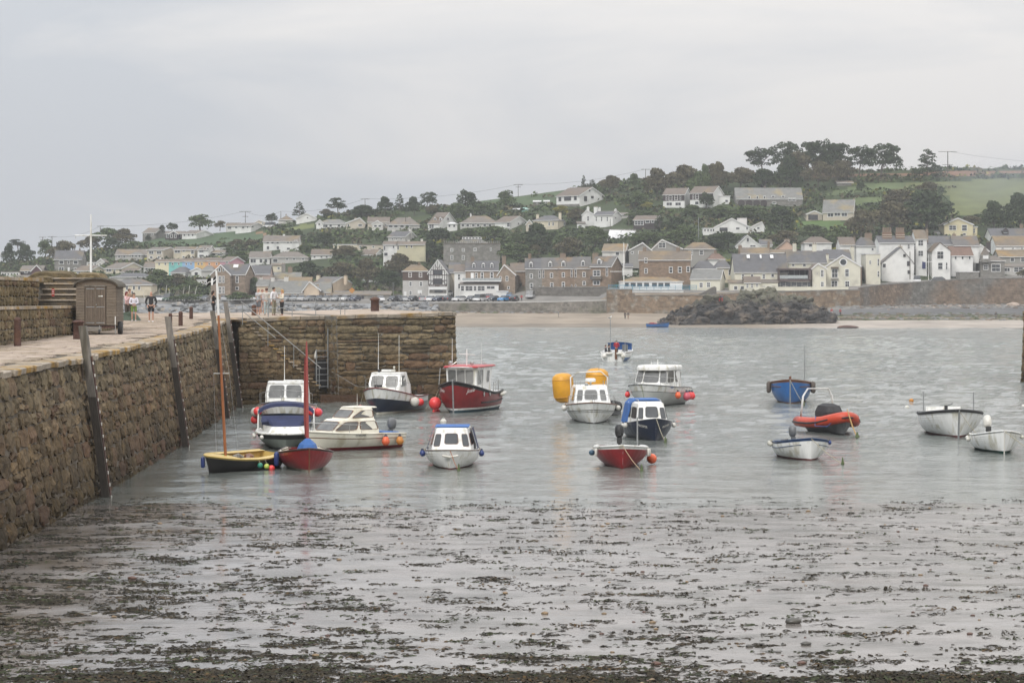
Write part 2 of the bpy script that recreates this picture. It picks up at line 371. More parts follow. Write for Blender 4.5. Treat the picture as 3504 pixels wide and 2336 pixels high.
pbo=pb.build('pebbles',[mat('pebble_tan',(.22,.15,.08),.4,.3,8),mat('pebble_red',(.10,.05,.035),.4,.3,8),mat('pebble_dark',(.07,.065,.055),.35,.3,8)],smooth=True);stuff(pbo)
tag(pbo,'small wet pebbles scattered over the mud','pebbles')
def mudhit(px,py):
 d=25
 while d<70:
  X=(px-CX)*d/F
  if HY+(EH-mudz(X,d))*F/d<=py:return Vector((X,d,mudz(X,d)))
  d+=.05
for z,x,y,wpx,m,lab in(('S',1864,2100,26,0,'largest tan cobble lying alone on smooth wet mud'),('S',2233,2131,24,0,'flat ochre cobble half sunk in the grey mud'),('S',2245,2153,18,0,'pale cobble with dark weed under it below the flat ochre one'),('S',1081,2244,27,0,'sandy yellow cobble among the left hand seaweed'),('S',1121,2175,18,1,'red brown cobble in front of a seaweed heap'),('S',2758,2206,36,2,'grey green flat stone on the mud towards the right'),('S',1994,1964,14,1,'small square red brick fragment on the wet mud'),('S',2394,2008,17,2,'dark rounded stone near a long weed streak'),('S',2350,1991,13,0,'small upright tan stone beside the weed streak'),('S',2748,1991,12,0,'tiny pale stone alone on the right mud'),('S',2232,2328,24,0,'yellow ochre cobble in the bottom seaweed band'),('S',2715,2132,60,2,'wide low weedy slab barely above the mud')):
 p=mudhit(x,y);r=wpx/2/(F/p.y)/1.2;g=MB();g.add(*pebble_geo((0,0,r*.25),r,9,.55,int(x)))
 o=g.build('cobble',[_mats[('pebble_tan','pebble_red','pebble_dark')[m]]],smooth=True,loc=p);tag(o,lab,'stone')
# == STONE WALLS
def stone_build(t,b,g,vec,c):
 """growth zones on harbour granite: brown weed film low, bare, lichen high"""
 sp=nn(t,'ShaderNodeSeparateXYZ');t.links.new(g.outputs['Position'],sp.inputs[0])
 n=nn(t,'ShaderNodeTexNoise');n.inputs['Scale'].default_value=.7;n.inputs['Detail'].default_value=4;t.links.new(g.outputs['Position'],n.inputs['Vector'])
 ad=nn(t,'ShaderNodeMath',operation='MULTIPLY_ADD');t.links.new(n.outputs['Fac'],ad.inputs[0]);ad.inputs[1].default_value=2.4;t.links.new(sp.outputs['Z'],ad.inputs[2])
 r=nn(t,'ShaderNodeValToRGB');mr=nn(t,'ShaderNodeMapRange');mr.inputs['From Min'].default_value=.8;mr.inputs['From Max'].default_value=7.2;t.links.new(ad.outputs[0],mr.inputs['Value']);t.links.new(mr.outputs[0],r.inputs['Fac'])
 e=r.color_ramp.elements;e[0].position=0;e[0].color=(.12,.10,.04,1);e[1].position=1;e[1].color=(.55,.47,.31,1)
 for p,col in((.1,(.15,.115,.06)),(.2,(.25,.20,.13)),(.42,(.42,.33,.22)),(.56,(.50,.43,.32)),(.72,(.46,.41,.30)),(.86,(.52,.46,.33))):
  x=e.new(p);x.color=(*col,1)
 m=nn(t,'ShaderNodeMix',data_type='RGBA',blend_type='MULTIPLY');m.inputs['Factor'].default_value=1;t.links.new(c,m.inputs['A']);t.links.new(r.outputs[0],m.inputs['B'])
 n2=nn(t,'ShaderNodeTexNoise');n2.inputs['Scale'].default_value=1.6;n2.inputs['Detail'].default_value=5;n2.inputs['Roughness'].default_value=.7;t.links.new(g.outputs['Position'],n2.inputs['Vector'])
 r2=nn(t,'ShaderNodeMapRange');r2.inputs['From Min'].default_value=.6;r2.inputs['From Max'].default_value=.74;r2.inputs['To Max'].default_value=.75;t.links.new(n2.outputs['Fac'],r2.inputs['Value'])
 m2=nn(t,'ShaderNodeMix',data_type='RGBA');t.links.new(r2.outputs[0],m2.inputs['Factor']);t.links.new(m.outputs['Result'],m2.inputs['A']);m2.inputs['B'].default_value=(.17,.085,.025,1)
 oi=nn(t,'ShaderNodeObjectInfo');a2=nn(t,'ShaderNodeMath',operation='ADD');t.links.new(oi.outputs['Random'],a2.inputs[0]);t.links.new(g.outputs['Random Per Island'],a2.inputs[1])
 f2=nn(t,'ShaderNodeMath',operation='MULTIPLY');f2.inputs[1].default_value=7.3;t.links.new(a2.outputs[0],f2.inputs[0]);f3=nn(t,'ShaderNodeMath',operation='FRACT');t.links.new(f2.outputs[0],f3.inputs[0])
 r4=nn(t,'ShaderNodeMapRange');r4.inputs['From Min'].default_value=.72;r4.inputs['From Max'].default_value=.95;r4.inputs['To Max'].default_value=.42;t.links.new(f3.outputs[0],r4.inputs['Value'])
 m4=nn(t,'ShaderNodeMix',data_type='RGBA');t.links.new(r4.outputs[0],m4.inputs['Factor']);t.links.new(m2.outputs['Result'],m4.inputs['A']);m4.inputs['B'].default_value=(.13,.065,.045,1)
 return m4.outputs['Result']
M_stone=mat('harbour_granite',(.335,.30,.245),.85,.55,3.2,bump=1.6,bscale=7,perobj=.38,build=stone_build,spec=.25)
M_mortar=mat('wall_mortar',(.12,.10,.075),.95,.4,3,bump=.6)
M_mortar2=mat('pale_mortar',(.16,.145,.12),.95,.5,1.2,bump=.6)
M_cope=mat('coping_granite',(.36,.31,.25),.8,.3,3,bump=.6,perobj=.18,col2=(.33,.2,.05),amt2=.55,scale2=.9,spec=.25)
M_pave=mat('deck_paving',(.42,.345,.285),.85,.25,1.4,bump=.8,bscale=4,col2=(.34,.28,.21),amt2=.5,scale2=.5,spec=.25,perobj=.05)
def stone_geo(P,sa,sb,za,zb,dep,seed,gap=.025,rough=.05,nu=4,nv=3):
 q=random.Random(seed);vs=[]
 for j in range(nv):
  for i in range(nu):
   u,v=i/(nu-1),j/(nv-1)
   edge=(i in(0,nu-1))+(j in(0,nv-1));sh=(0,.0,.16)[edge]
   s=sa+gap+(sb-sa-2*gap)*(u+(sh if u<.5 else-sh)*(1 if edge==2 else 0));z=za+gap+(zb-za-2*gap)*(v+(sh if v<.5 else-sh)*(1 if edge==2 else 0))
   s+=q.uniform(-1,1)*rough*.45;z+=q.uniform(-1,1)*rough*.4
   vs.append(P(s,z,dep*(1 if edge==0 else .55 if edge==1 else .35)+q.uniform(-1,1)*rough*(.6 if edge==0 else .3)))
 fs=[(j*nu+i,j*nu+i+1,(j+1)*nu+i+1,(j+1)*nu+i)for j in range(nv-1)for i in range(nu-1)]
 per=[i for i in range(nu)]+[j*nu+nu-1 for j in range(1,nv)]+[(nv-1)*nu+i for i in range(nu-2,-1,-1)]+[j*nu for j in range(nv-2,0,-1)]
 o=len(vs)
 for k in per:
  i,j=k%nu,k//nu;vs.append(P(sa+gap*.5+(sb-sa-gap)*i/(nu-1),za+gap*.5+(zb-za-gap)*j/(nv-1),-.06))
 m=len(per)
 fs+=[(per[k],o+k,o+(k+1)%m,per[(k+1)%m])for k in range(m)]
 return vs,fs
def wall_stones(P,s0,s1,zlo,zhi,hrow,lrow,dep,parent,material,keep=300,seed=1,rough=.05,name='stone',nearness=None,mask=None,irregular=.3,nu=4,nv=3):
 """coursed rubble on the surface P(s,z,out); keep nearest as own parts, the rest joined"""
 q=random.Random(seed);cells=[]
 zl=min(zlo(s0),zlo(s1));zh=max(zhi(s0),zhi((s0+s1)/2),zhi(s1));z=zl;rows=[z]
 while z<zh-hrow[0]*.6:z+=q.uniform(*hrow);rows.append(z)
 for r_,(za,zb)in enumerate(zip(rows,rows[1:])):
  s=s0+q.uniform(-lrow[0],0)
  while s<s1:
   l=q.uniform(*lrow);a_,b_=max(s,s0),min(s+l,s1)
   if b_-a_>.08:
    wob=lambda x,k:.5*irregular*(zb-za)*noise.noise((x*.8,k*3.1+seed,2))
    m_=(a_+b_)/2;lo=max(za+wob(m_,r_),zlo(m_));hi=min(zb+wob(m_,r_+1),zhi(m_))
    if hi-lo>.07 and(mask is None or mask(m_,(lo+hi)/2)):
     if irregular>.25 and q.random()<.22 and hi-lo>.35:
      mid=lo+(hi-lo)*q.uniform(.35,.65);cells+=[(a_,b_,lo,mid),(a_,b_,mid,hi)]
     else:cells.append((a_,b_,lo,hi))
   s+=l
 if nearness:cells.sort(key=lambda c:nearness((c[0]+c[1])/2,(c[2]+c[3])/2))
 else:q.shuffle(cells)
 rest=MB()
 for i,(a_,b_,lo,hi)in enumerate(cells):
  vs,fs=stone_geo(P,a_,b_,lo,hi,dep*q.uniform(.5,1.3),seed*7919+i,rough=rough,gap=min(.03,hrow[0]*.07),nu=nu,nv=nv)
  if i<keep:MB().add(vs,fs).build(name,material,parent)
  else:rest.add(vs,fs)
 if rest.v:stuff(rest.build(name+'_facing',material,parent))
 return len(cells)
# == HARBOUR PIER
XB=[(15,-10.8),(53.7,-12.1),(70.8,-12.86),(92.2,-13.72),(110,-14.65),(121,-15.2),(133,-15.85)]
BAT=.14
def dzY(Y):return interp([(15,4.25),(53,4.28),(71,4.3),(92,4.48),(110,4.62),(125,4.85),(133,5.0),(150,5.2)],Y)
def deckz(X,Y):return dzY(Y)+max(0,(X+15.8)/12.45*.35)
pier=thing('harbour_pier','long granite harbour pier with battered rubble wall and paved deck','pier',(-16,90,0));pier['kind']='structure'
INV=Matrix.Translation((16,-90,0))
class MBp(MB):
 def build(s,name,mats,parent=pier,smooth=False,loc=None):
  s.v=[(x+16,y-90,z)for x,y,z in s.v];return MB.build(s,name,mats,parent,smooth,loc)
def inner(s,z,o=0):
 return Vector((interp(XB,s)-BAT*z+o+16,s-90,z))
AX,AY,BX,BY=-15.85,133.0,-3.35,141.0
AL=math.hypot(BX-AX,BY-AY);AU=Vector(((BX-AX)/AL,(BY-AY)/AL,0));AN=Vector((AU.y,-AU.x,0))
def arm(s,z,o=0,rec=0.0):
 p=Vector((AX,AY,0))+AU*s+AN*(o-BAT*.45*z-rec);return Vector((p.x+16,p.y-90,z))
core=MB()
ys=[15,30,45,53.7,60,70.8,80,92.2,100,110,121,133.3]
for a_,b_ in zip(ys,ys[1:]):
 za,zb=dzY(a_)-.02,dzY(b_)-.02
 core.hexa([inner(a_,-2.5,-.02),inner(b_,-2.5,-.02),Vector((-11,b_-90,-2.5)),Vector((-11,a_-90,-2.5)),inner(a_,za,-.02),inner(b_,zb,-.02),Vector((-11,b_-90,zb)),Vector((-11,a_-90,za))][::1])
core.build('wall_core',M_mortar,pier)
def zh_arm(s):return deckz(AX+AU.x*s,133)-.22
SR=6.5;RD=1.5
ac=MB()
def qd(m,pts):m.add(pts,[(0,1,2,3)])
Lp=lambda x,y,z:Vector((x+16,y-90,z))
back=[(-27,150),(-2.6,151.5)]
ac2=MB()
ac2.hexa([arm(SR,-2.5,-.03),arm(AL,-2.5,-.03),arm(AL,-2.5,-.03,10.5),arm(SR,-2.5,-.03,10.5),arm(SR,zh_arm(SR)+.18,-.03),arm(AL,zh_arm(AL)+.18,-.03),arm(AL,5.5,-.03,10.5),arm(SR,5.35,-.03,10.5)])
ac2.build('pier_head_core',M_mortar2,pier)
ac3=MB();ac3.hexa([arm(-2,-2.5,-.03,RD),arm(SR+.3,-2.5,-.03,RD),Lp(-9,151.5,-2.5),Lp(-16,151.5,-2.5),arm(-2,zh_arm(0)+.18,-.03,RD),arm(SR+.3,zh_arm(SR)+.18,-.03,RD),Lp(-9,151.5,5.4),Lp(-16,151.5,5.3)])
ac3.build('stair_back_core',M_mortar,pier)
om=MB();om.hexa([Lp(-28,15,-2.5),Lp(-11-16,15,-2.5),Lp(-27,151.5,-2.5),Lp(-28,151.5,-2.5),Lp(-28,15,4.1),Lp(-27,15,4.1),Lp(-27,151.5,5),Lp(-28,151.5,5)]);om.build('outer_wall',M_mortar2,pier)
wall_stones(inner,44,133,lambda s:-.3 if s>66 else mudz(interp(XB,s),min(s,68))-.15,lambda s:dzY(s)-.13,(.3,.66),(.4,1.6),.05,pier,M_stone,300,11,rough=.09,irregular=.55,nu=5,nv=4,nearness=lambda s,z:s+(0 if CX+(interp(XB,s)-BAT*z)*F/s>-10 else 500))
wall_stones(lambda s,z,o:arm(s,z,o),SR,AL,lambda s:-.4,lambda s:zh_arm(s)+.0,(.3,.68),(.38,2.1),.11,pier,M_stone,300,23,rough=.06,irregular=.3,nu=5,nv=4)
wall_stones(lambda s,z,o:arm(s,z,o,RD),0,SR,lambda s:-.4,lambda s:zh_arm(s)+.0,(.3,.52),(.45,1.3),.09,pier,M_stone,300,31,rough=.05)
endf=lambda s,z,o:arm(AL,z,-s*.99)+(AU*(o+.0)+Vector((.06*-z*0,0,0)))
wall_stones(endf,0,8.5,lambda s:-.4,lambda s:zh_arm(AL),(.38,.6),(.6,1.4),.1,pier,M_stone,60,37)
chf=lambda s,z,o:arm(SR,z,-s)-AU*(o+.02)
wall_stones(chf,0.05,RD,lambda s:-.4,lambda s:zh_arm(SR),(.38,.6),(.5,.9),.05,pier,M_stone,60,41)
zt0=dzY(133)
nst=20;st=MB()
for k in range(nst):
 s_a,s_b=.25*k+.2,.25*(k+1)+.2;z_=zt0-.2*(k+1)-.0
 if z_<.45:z_=.45
 MB().hexa([arm(s_a,-2.4,-.06),arm(s_b,-2.4,-.06),arm(s_b,-2.4,0,RD),arm(s_a,-2.4,0,RD),arm(s_a,z_,-.04+.45*BAT*0),arm(s_b,z_,-.04),arm(s_b,z_,0,RD),arm(s_a,z_,0,RD)]).build('step',M_stone,pier)
 MB().hexa([arm(s_a,z_+.004,.12),arm(s_b+.03,z_+.004,.12),arm(s_b+.03,z_+.004,0,RD),arm(s_a,z_+.004,0,RD),arm(s_a,z_+.06,.12),arm(s_b+.03,z_+.06,.12),arm(s_b+.03,z_+.06,0,RD),arm(s_a,z_+.06,0,RD)]).build('tread',M_cope,pier)
wall_stones(lambda s,z,o:arm(s,z,o),0,5.2,lambda s:-.4,lambda s:max(.6,zt0-.2-.8*s),(.26,.46),(.4,1.3),.07,pier,M_stone,300,43,rough=.045)
ld=MB();ld.hexa([arm(5.2,-2,.15),arm(7.7,-2,.35),arm(7.7,-2,0,RD),arm(5.2,-2,0,RD),arm(5.2,.42,.15),arm(7.7,.42,.35),arm(7.7,.42,0,RD),arm(5.2,.42,0,RD)]);ld.build('landing',M_stone,pier)
bed=MB()
for a_,b_ in zip(ys+[],ys[1:]):
 for x0_,x1_ in((-27.5,None),):
  bed.add([Lp(-27.5,a_,dzY(a_)-.03),inner(a_,dzY(a_)-.03,-.1),inner(b_,dzY(b_)-.03,-.1),Lp(-27.5,b_,dzY(b_)-.03)],[(0,1,2,3)])
bed.add([Lp(-27.5,151.4,5.2),Lp(-15.9,133.2,4.97),Lp(-15.9,151.4,5.2),arm(0,5.2,-.1,10.5),Lp(-15.9,133.2,4.97)],[(1,3,2)])
bed.add([Lp(-27.5,133,dzY(133)-.03),Lp(-15.9,133.2,4.97),Lp(-15.9,151.4,5.2),Lp(-27.5,151.4,5.2)],[(0,1,2,3)])
for k in range(8):
 sa,sb=AL*k/8,AL*(k+1)/8
 rec=lambda s:RD if s<SR-.1 else 0
 bed.add([arm(sa,zh_arm(sa)+.19,-.1,rec(sa+.1)),arm(sb,zh_arm(sb)+.19,-.1,rec(sa+.1)),arm(sb,5.2+.33*(k+1)/8,-.1,10.5),arm(sa,5.2+.33*k/8,-.1,10.5)],[(0,1,2,3)])
bed.build('deck_bed',M_pave,pier)
def bedz(x,y):
 if x<-15.9 or y<133:return dzY(min(y,133))+(max(0,y-133)/18.4*.23)
 t=(x-AX)/12.45;yf=AY+(BY-AY)*t;return 5.0+.35*t-.03+max(0,(y-yf))/(151.4-yf)*.23
sl=MB();qs=random.Random(4)
y=46.0
while y<151:
 dy=qs.uniform(.45,.8)*(1 if y<90 else 1.5);x=-26
 while x<-3.5:
  dx=qs.uniform(.5,1.2)
  edge=(interp(XB,y)-BAT*4.4-.75)if y<133.8 else(AX+(y-AY-1.4)/(BY-AY)*12.45 if y<141 else-3.9)
  if y<133.8:ok=x+dx<edge
  elif x<AX:ok=True
  else:ok=(x-AX)/12.45*8+133+(2.5 if x<-9.5 else .9)<y and y<151-max(0,x+9)*1.75
  if ok and(y>104 or x>-19.6)and x+dx<-3.6:
   zc=bedz(x+dx/2,y+dy/2)+.02+qs.uniform(-.008,.02);g_=.012
   if abs(noise.noise((x*.3,y*.3,5)))<.9:
    t0=[(x+g_,y+g_),(x+dx-g_,y+g_),(x+dx-g_,y+dy-g_),(x+g_,y+dy-g_)]
    tl=qs.uniform(-.008,.008)
    sl.add([(a+16,b-90,zc-.03)for a,b in t0]+[(t0[0][0]+16.012,t0[0][1]-89.99,zc+tl),(t0[1][0]+15.988,t0[1][1]-89.99,zc-tl),(t0[2][0]+15.988,t0[2][1]-90.01,zc-tl),(t0[3][0]+16.012,t0[3][1]-90.01,zc+tl)],[(4,5,6,7),(0,1,5,4),(1,2,6,5),(2,3,7,6),(3,0,4,7)])
  x+=dx
 y+=dy
stuff(sl.build('paving_slabs',M_pave,pier))
def cope(P,s0,s1,zf,w,seed,h=.2,L=(.8,1.5)):
 q=random.Random(seed);s=s0
 while s<s1-.2:
  l=q.uniform(*L);b_=min(s+l,s1);j=q.uniform(-.04,.06);g_=.015;dz=q.uniform(-.025,.03)
  za,zb=zf(s)+dz,zf(b_)+dz;o1=.1+j
  MB().add([P(s+g_,za-h,o1-.04),P(b_-g_,zb-h,o1-.04),P(b_-g_,zb-h,-w),P(s+g_,za-h,-w),P(s+g_+.02,za-.03,o1),P(b_-g_-.02,zb-.03,o1),P(b_-g_,zb,o1-.06),P(s+g_,za,o1-.06),P(b_-g_,zb,-w),P(s+g_,za,-w)],[(0,1,5,4),(4,5,6,7),(7,6,8,9),(1,2,8,6,5),(3,0,4,7,9),(2,3,9,8)]).build('coping_stone',M_cope,pier)
  s=b_
cope(inner,44,133.1,lambda s:dzY(s)+.03,.62,3,.17)
cope(arm,SR,AL+.05,lambda s:zh_arm(s)+.24,.8,5,.22)
cope(lambda s,z,o:arm(s,z,o,RD),.0,SR-.02,lambda s:zh_arm(s)+.24,.6,6,.22)
# == SIMPLE PAINTS
WHITE=mat('white_gelcoat',(.76,.76,.74),.3,.1,2.5,col2=(.50,.48,.40),amt2=.35,scale2=1.5,stretch=(2.4,2.4,.7))
CREAM=mat('cream_gelcoat',(.74,.71,.61),.32,.1,2.5,col2=(.5,.46,.34),amt2=.25,scale2=1.5)
NAVY=mat('navy_paint',(.012,.018,.040),.3,.25,2,col2=(.03,.035,.05),amt2=.3)
RED=mat('red_paint',(.24,.012,.016),.35,.25,2,col2=(.16,.02,.02),amt2=.4)
BLUE=mat('blue_paint',(.03,.13,.36),.35,.2,2,col2=(.05,.11,.25),amt2=.3)
DKBLUE=mat('dark_blue_trim',(.015,.045,.12),.4,.2,4)
BLACK=mat('black_rubber',(.018,.018,.019),.55,.3,5)
BROWNW=mat('varnished_wood',(.14,.055,.025),.4,.3,6)
ORANGE=mat('orange_hypalon',(.50,.055,.02),.45,.2,3,col2=(.35,.05,.02),amt2=.3)
YELLOWD=mat('yellow_deck',(.55,.40,.13),.5,.2,3)
BALLRED=mat('red_fender',(.75,.06,.06),.35,.2,4)
BALLOR=mat('orange_fender',(.70,.13,.05),.45,.3,4)
BALLW=mat('white_fender',(.62,.60,.55),.4,.2,5,col2=(.35,.34,.26),amt2=.3)
BALLBL=mat('blue_fender',(.02,.04,.16),.4,.2,5)
YBUOY=mat('yellow_inflatable',(.68,.33,.02),.45,.18,1.5,col2=(.5,.24,.02),amt2=.4,bump=.2,bscale=4)
GLASS=mat('dark_glass',(.045,.05,.055),.08,.3,2,spec=.7)
GLASSL=mat('tinted_glass',(.12,.12,.115),.1,.4,2,spec=.7)
STEEL=mat('stainless_steel',(.45,.45,.44),.3,.15,8,metallic=.7)
GALV=mat('galvanised_steel',(.30,.31,.31),.5,.25,6,metallic=.4)
ROPE=mat('pale_rope',(.36,.33,.24),.8,.3,20)
ROPEG=mat('weedy_rope',(.08,.11,.04),.8,.3,20)
CANV=mat('navy_canvas',(.014,.022,.075),.7,.25,3,bump=.3,bscale=5)
CANVB=mat('blue_canvas',(.03,.12,.36),.65,.25,3,bump=.3,bscale=5)
TIMBER=mat('weathered_timber',(.21,.19,.165),.85,.35,3,stretch=(4,4,.6),bump=.5,bscale=10,col2=(.09,.08,.06),amt2=.4)
WETT=mat('wet_timber',(.055,.045,.035),.7,.4,3,stretch=(4,4,.6),bump=.5,bscale=10)
RUST=mat('rusty_iron',(.085,.042,.032),.8,.35,5,bump=.5,bscale=14,col2=(.14,.065,.035),amt2=.4)
SHEDW=mat('brown_stained_boards',(.165,.13,.095),.75,.25,3,stretch=(1,1,5),bump=.4,bscale=12,perobj=.12)
SHEDD=mat('brown_door_boards',(.14,.108,.08),.75,.25,3,stretch=(5,5,1),bump=.4,bscale=12,perobj=.1)
FELT=mat('roof_felt',(.10,.088,.068),.85,.3,2.5,bump=.5)
ANTIF=mat('antifouling_red',(.16,.03,.03),.6,.3,2)
GREYP=mat('grey_plastic',(.13,.135,.14),.4,.2,5)
# == PARAPET, STEPS, PLATFORM on the pier
par=thing('parapet_wall','two tier rubble parapet wall along the seaward edge of the pier','wall',(0,0,0))
def lowf(s,z,o=0):return Vector((-18.55-(s-76)*.042+o,s,z))
def upf(s,z,o=0):return Vector((-20.9-(s-76)*.02+o,s,z))
zlt=lambda s:5.86
pc=MB()
pc.hexa([lowf(44,3.8,-.03),lowf(103,3.8,-.03),Vector((-24,103,3.8)),Vector((-24,44,3.8)),lowf(44,5.8,-.03),lowf(103,5.8,-.03),Vector((-24,103,5.8)),Vector((-24,44,5.8))])
pc.hexa([upf(44,5.7,-.03),upf(103.2,5.7,-.03),Vector((-26,103.2,5.7)),Vector((-26,44,5.7)),upf(44,7.0,-.03),upf(103.2,7.0,-.03),Vector((-26,103.2,7.0)),Vector((-26,44,7.0))])
pc.build('wall_core',M_mortar2,par)
wall_stones(lowf,60,103,lambda s:dzY(s)-.05,lambda s:5.74,(.3,.5),(.4,1.0),.06,par,M_stone,200,51,rough=.05)
wall_stones(upf,70,103,lambda s:5.85,lambda s:6.95,(.3,.45),(.4,1.0),.06,par,M_stone,160,53,rough=.05)
for s in np.arange(60,103,1.1):
 MB().hexa([lowf(s+.01,5.75,.08),lowf(s+1.08,5.75,.08),lowf(s+1.08,5.75,-.7),lowf(s+.01,5.75,-.7),lowf(s+.01,5.86,.07),lowf(s+1.08,5.86,.07),lowf(s+1.08,5.86,-.7),lowf(s+.01,5.86,-.7)]).build('coping_stone',M_cope,par)
 if s>70:MB().hexa([upf(s+.01,6.95,.06),upf(s+1.08,6.95,.06),upf(s+1.08,6.95,-.9),upf(s+.01,6.95,-.9),upf(s+.01,7.08+.05*math.sin(s*3),.05),upf(s+1.08,7.08+.05*math.sin(s*3),.05),upf(s+1.08,7.1,-.9),upf(s+.01,7.1,-.9)]).build('coping_stone',M_cope,par)
stp=thing('stone_steps','worn granite steps rising beside the parapet behind the brown hut','steps',(-20.5,103,5.8))
for k in range(5):
 MB().box((0.05,.25+.42*k+2.2,-.3+.125*k+.0),(1.75,4.4-0*k,.9+.25*k),None).build('step_core',M_mortar2,stp)if k==0 else None
 y0=.15+.42*k;zt=.05+.25*(k+1)-.02
 MB().hexa([(-.95,y0+.03,zt-.25),(1.02,y0+.03,zt-.25),(1.02,y0+.9,zt-.25),(-.95,y0+.9,zt-.25),(-.95,y0,zt),(1.02,y0,zt),(1.02,y0+.9,zt),(-.95,y0+.9,zt)]).build('step',M_mortar,stp)
 MB().box((.035,y0+.38,zt+.03),(2.02,.9,.07)).build('tread',M_cope,stp)
 g=MB()
 for i in range(3):g.add(*stone_geo(lambda s,z,o:Vector((s,y0+.06-o,z)),-.9+i*.63,-.9+(i+1)*.63,zt-.24,zt-.07,.05,k*5+i,rough=.02))
 stuff(g.build('riser_stones',M_stone,stp))
plat=thing('raised_platform','raised rubble platform at the top of the pier steps','platform',(0,0,0))
pf=MB();pf.hexa([(-26,105.5,3.5),(-19.5,105.5,3.5),(-19.5,113,3.5),(-26,113,3.5),(-26,105.5,6.95),(-19.5,105.5,6.95),(-19.5,113,6.95),(-26,113,6.95)]);pf.build('core',M_mortar2,plat)
wall_stones(lambda s,z,o:Vector((s,105.45-o,z)),-20,-19.5,lambda s:4.5,lambda s:6.95,(.3,.45),(.4,.8),.07,plat,M_stone,80,57)
wall_stones(lambda s,z,o:Vector((-19.48+o,s,z)),105.5,113,lambda s:4.5,lambda s:6.95,(.3,.45),(.4,.8),.07,plat,M_stone,80,58)
def block(x0,x1,y0,y1,px0,px1,z0,z1,lab,seed,name='stone_block'):
 g=MB();q=random.Random(seed);n=7
 for j in range(5):
  for i in range(n):pass
 vs=[];ru=[(0,0),(.0,.55),(.12,.95),(.3,1.0),(.7,1.0),(.9,.92),(1,.5),(1,0)]
 for yy in range(5):
  for(u,v)in ru:
   e=.82 if yy in(0,4)else 1
   vs.append((x0+(x1-x0)*(u+q.uniform(-.02,.02)),y0+(y1-y0)*yy/4,z0+(z1-z0)*(v*e+q.uniform(-.05,.05)*(v>0))))
 m=len(ru);fs=[(a*m+b,a*m+b+1,(a+1)*m+b+1,(a+1)*m+b)for a in range(4)for b in range(m-1)]+[tuple(range(m))[::-1],tuple(range(4*m,5*m))]
 o=g.add(vs,fs).build(name,M_stone,None);tag(o,lab,'stone block');return o
block(W(107,0,107).x,W(262,0,107).x,106.2,107.6,0,0,6.9,7.47,'long rough stone block along the top of the pier steps',3)
block(W(262,0,108).x,W(356,0,108).x,107.2,109.3,0,0,6.9,7.42,'squat ochre lichened stone slab below the white cross flagpole',5)
block(W(120,0,105).x,W(185,0,105).x,104.6,105.4,0,0,6.9,7.2,'small pale rough stone at the head of the parapet wall',8)
sg=thing('red_notice','small red notice fixed on the wall beside the pier steps','sign',(W(180,0,103).x,103.1,6.45))
MB().box((0,0,0),(.12,.02,.36)).build('plate',mat('sign_red',(.35,.05,.04),.5),sg)
[MB().box((0,-.014,.1-k*.08),(.07,.006,.02)).build('text_line',WHITE,sg)for k in range(3)]
fp=thing('signal_mast','white signal mast with a crossing yard above the stone platform','mast',(W(311,0,111).x,111,6.9))
hh=(HY-738)*111/F+EH-6.9
MB().tube([(0,0,0),(0,0,hh*.6),(0,0,hh)],[.06,.05,.035],8).build('pole',WHITE,fp)
zy_=(HY-806)*111/F+EH-6.9
MB().tube([(-.78,0,zy_+.01),(.78,0,zy_-.0)],.03,6).build('yard',WHITE,fp)
MB().ball((0,0,hh+.02),.04).build('truck',WHITE,fp)
MB().tube([(-.74,0,zy_),(-.74,0,zy_-.14)],.008,5).build('halyard',ROPE,fp)
# == HUT ON WHEELS
sx0,sx1=W(260,0,101).x,W(396,0,101).x;sw=sx1-sx0;sgz=deckz(-18,101)+.03
hut=thing('shepherd_hut','brown boarded hut on wheels with curved roof and double doors','hut',(sx0,101,sgz),R(2))
D_=2.3;zb,ze=.42,2.15
MB().box((sw/2,D_/2,(zb+ze)/2),(sw-.06,D_-.06,ze-zb)).build('body',SHEDD,hut)
nb=14;bh=(ze-zb)/nb
dx0,dx1=sw*.235,sw*.745
def board(a,b,z,side,mm=SHEDW):
 if side=='f':return MB().hexa([(a,-.035,z+.006),(b,-.035,z+.006),(b,.03,z+.006),(a,.03,z+.006),(a,-.012,z+bh-.004),(b,-.012,z+bh-.004),(b,.03,z+bh-.004),(a,.03,z+bh-.004)]).build('plank',mm,hut)
 return MB().hexa([(sw-.03,a,z+.006),(sw+.03,a,z+.006),(sw+.03,b,z+.006),(sw-.03,b,z+.006),(sw-.03,a,z+bh-.004),(sw+.008,a,z+bh-.004),(sw+.008,b,z+bh-.004),(sw-.03,b,z+bh-.004)]).build('plank',mm,hut)
for k in range(nb):
 board(0,dx0-.03,zb+k*bh,'f');board(dx1+.03,sw,zb+k*bh,'f');board(0,D_,zb+k*bh,'s')
for a in(dx0,(dx0+dx1)/2+.005):
 dw=(dx1-dx0)/2-.01;dr=MB().box((a+dw/2,-.02,(zb+ze)/2-.02),(dw,.03,ze-zb-.03)).build('door',SHEDD,hut)
 for i in range(4):MB().box((a+dw*(i+.5)/4,-.045,(zb+ze)/2-.02),(dw/4-.012,.022,ze-zb-.05)).build('plank',SHEDD,dr)
 for zz in(zb+.1,zb+.8,ze-.12):MB().box((a+dw/2,-.062,zz),(dw*.82,.012,.035)).build('hinge',GALV,dr)
MB().box(((dx0+dx1)/2,-.06,(zb+ze)/2-.02),(.05,.03,ze-zb-.02)).build('cover_strip',SHEDW,hut)
MB().box((dx1-.22,-.075,zb+1.28),(.2,.012,.05)).build('door_plate',WHITE,hut)
MB().ball(((dx0+dx1)/2+.05,-.09,zb+.9),.025).build('padlock',STEEL,hut)
MB().box(((dx0+dx1)/2,-.06,ze+.0),(dx1-dx0+.06,.04,.05)).build('door_lintel',TIMBER,hut)
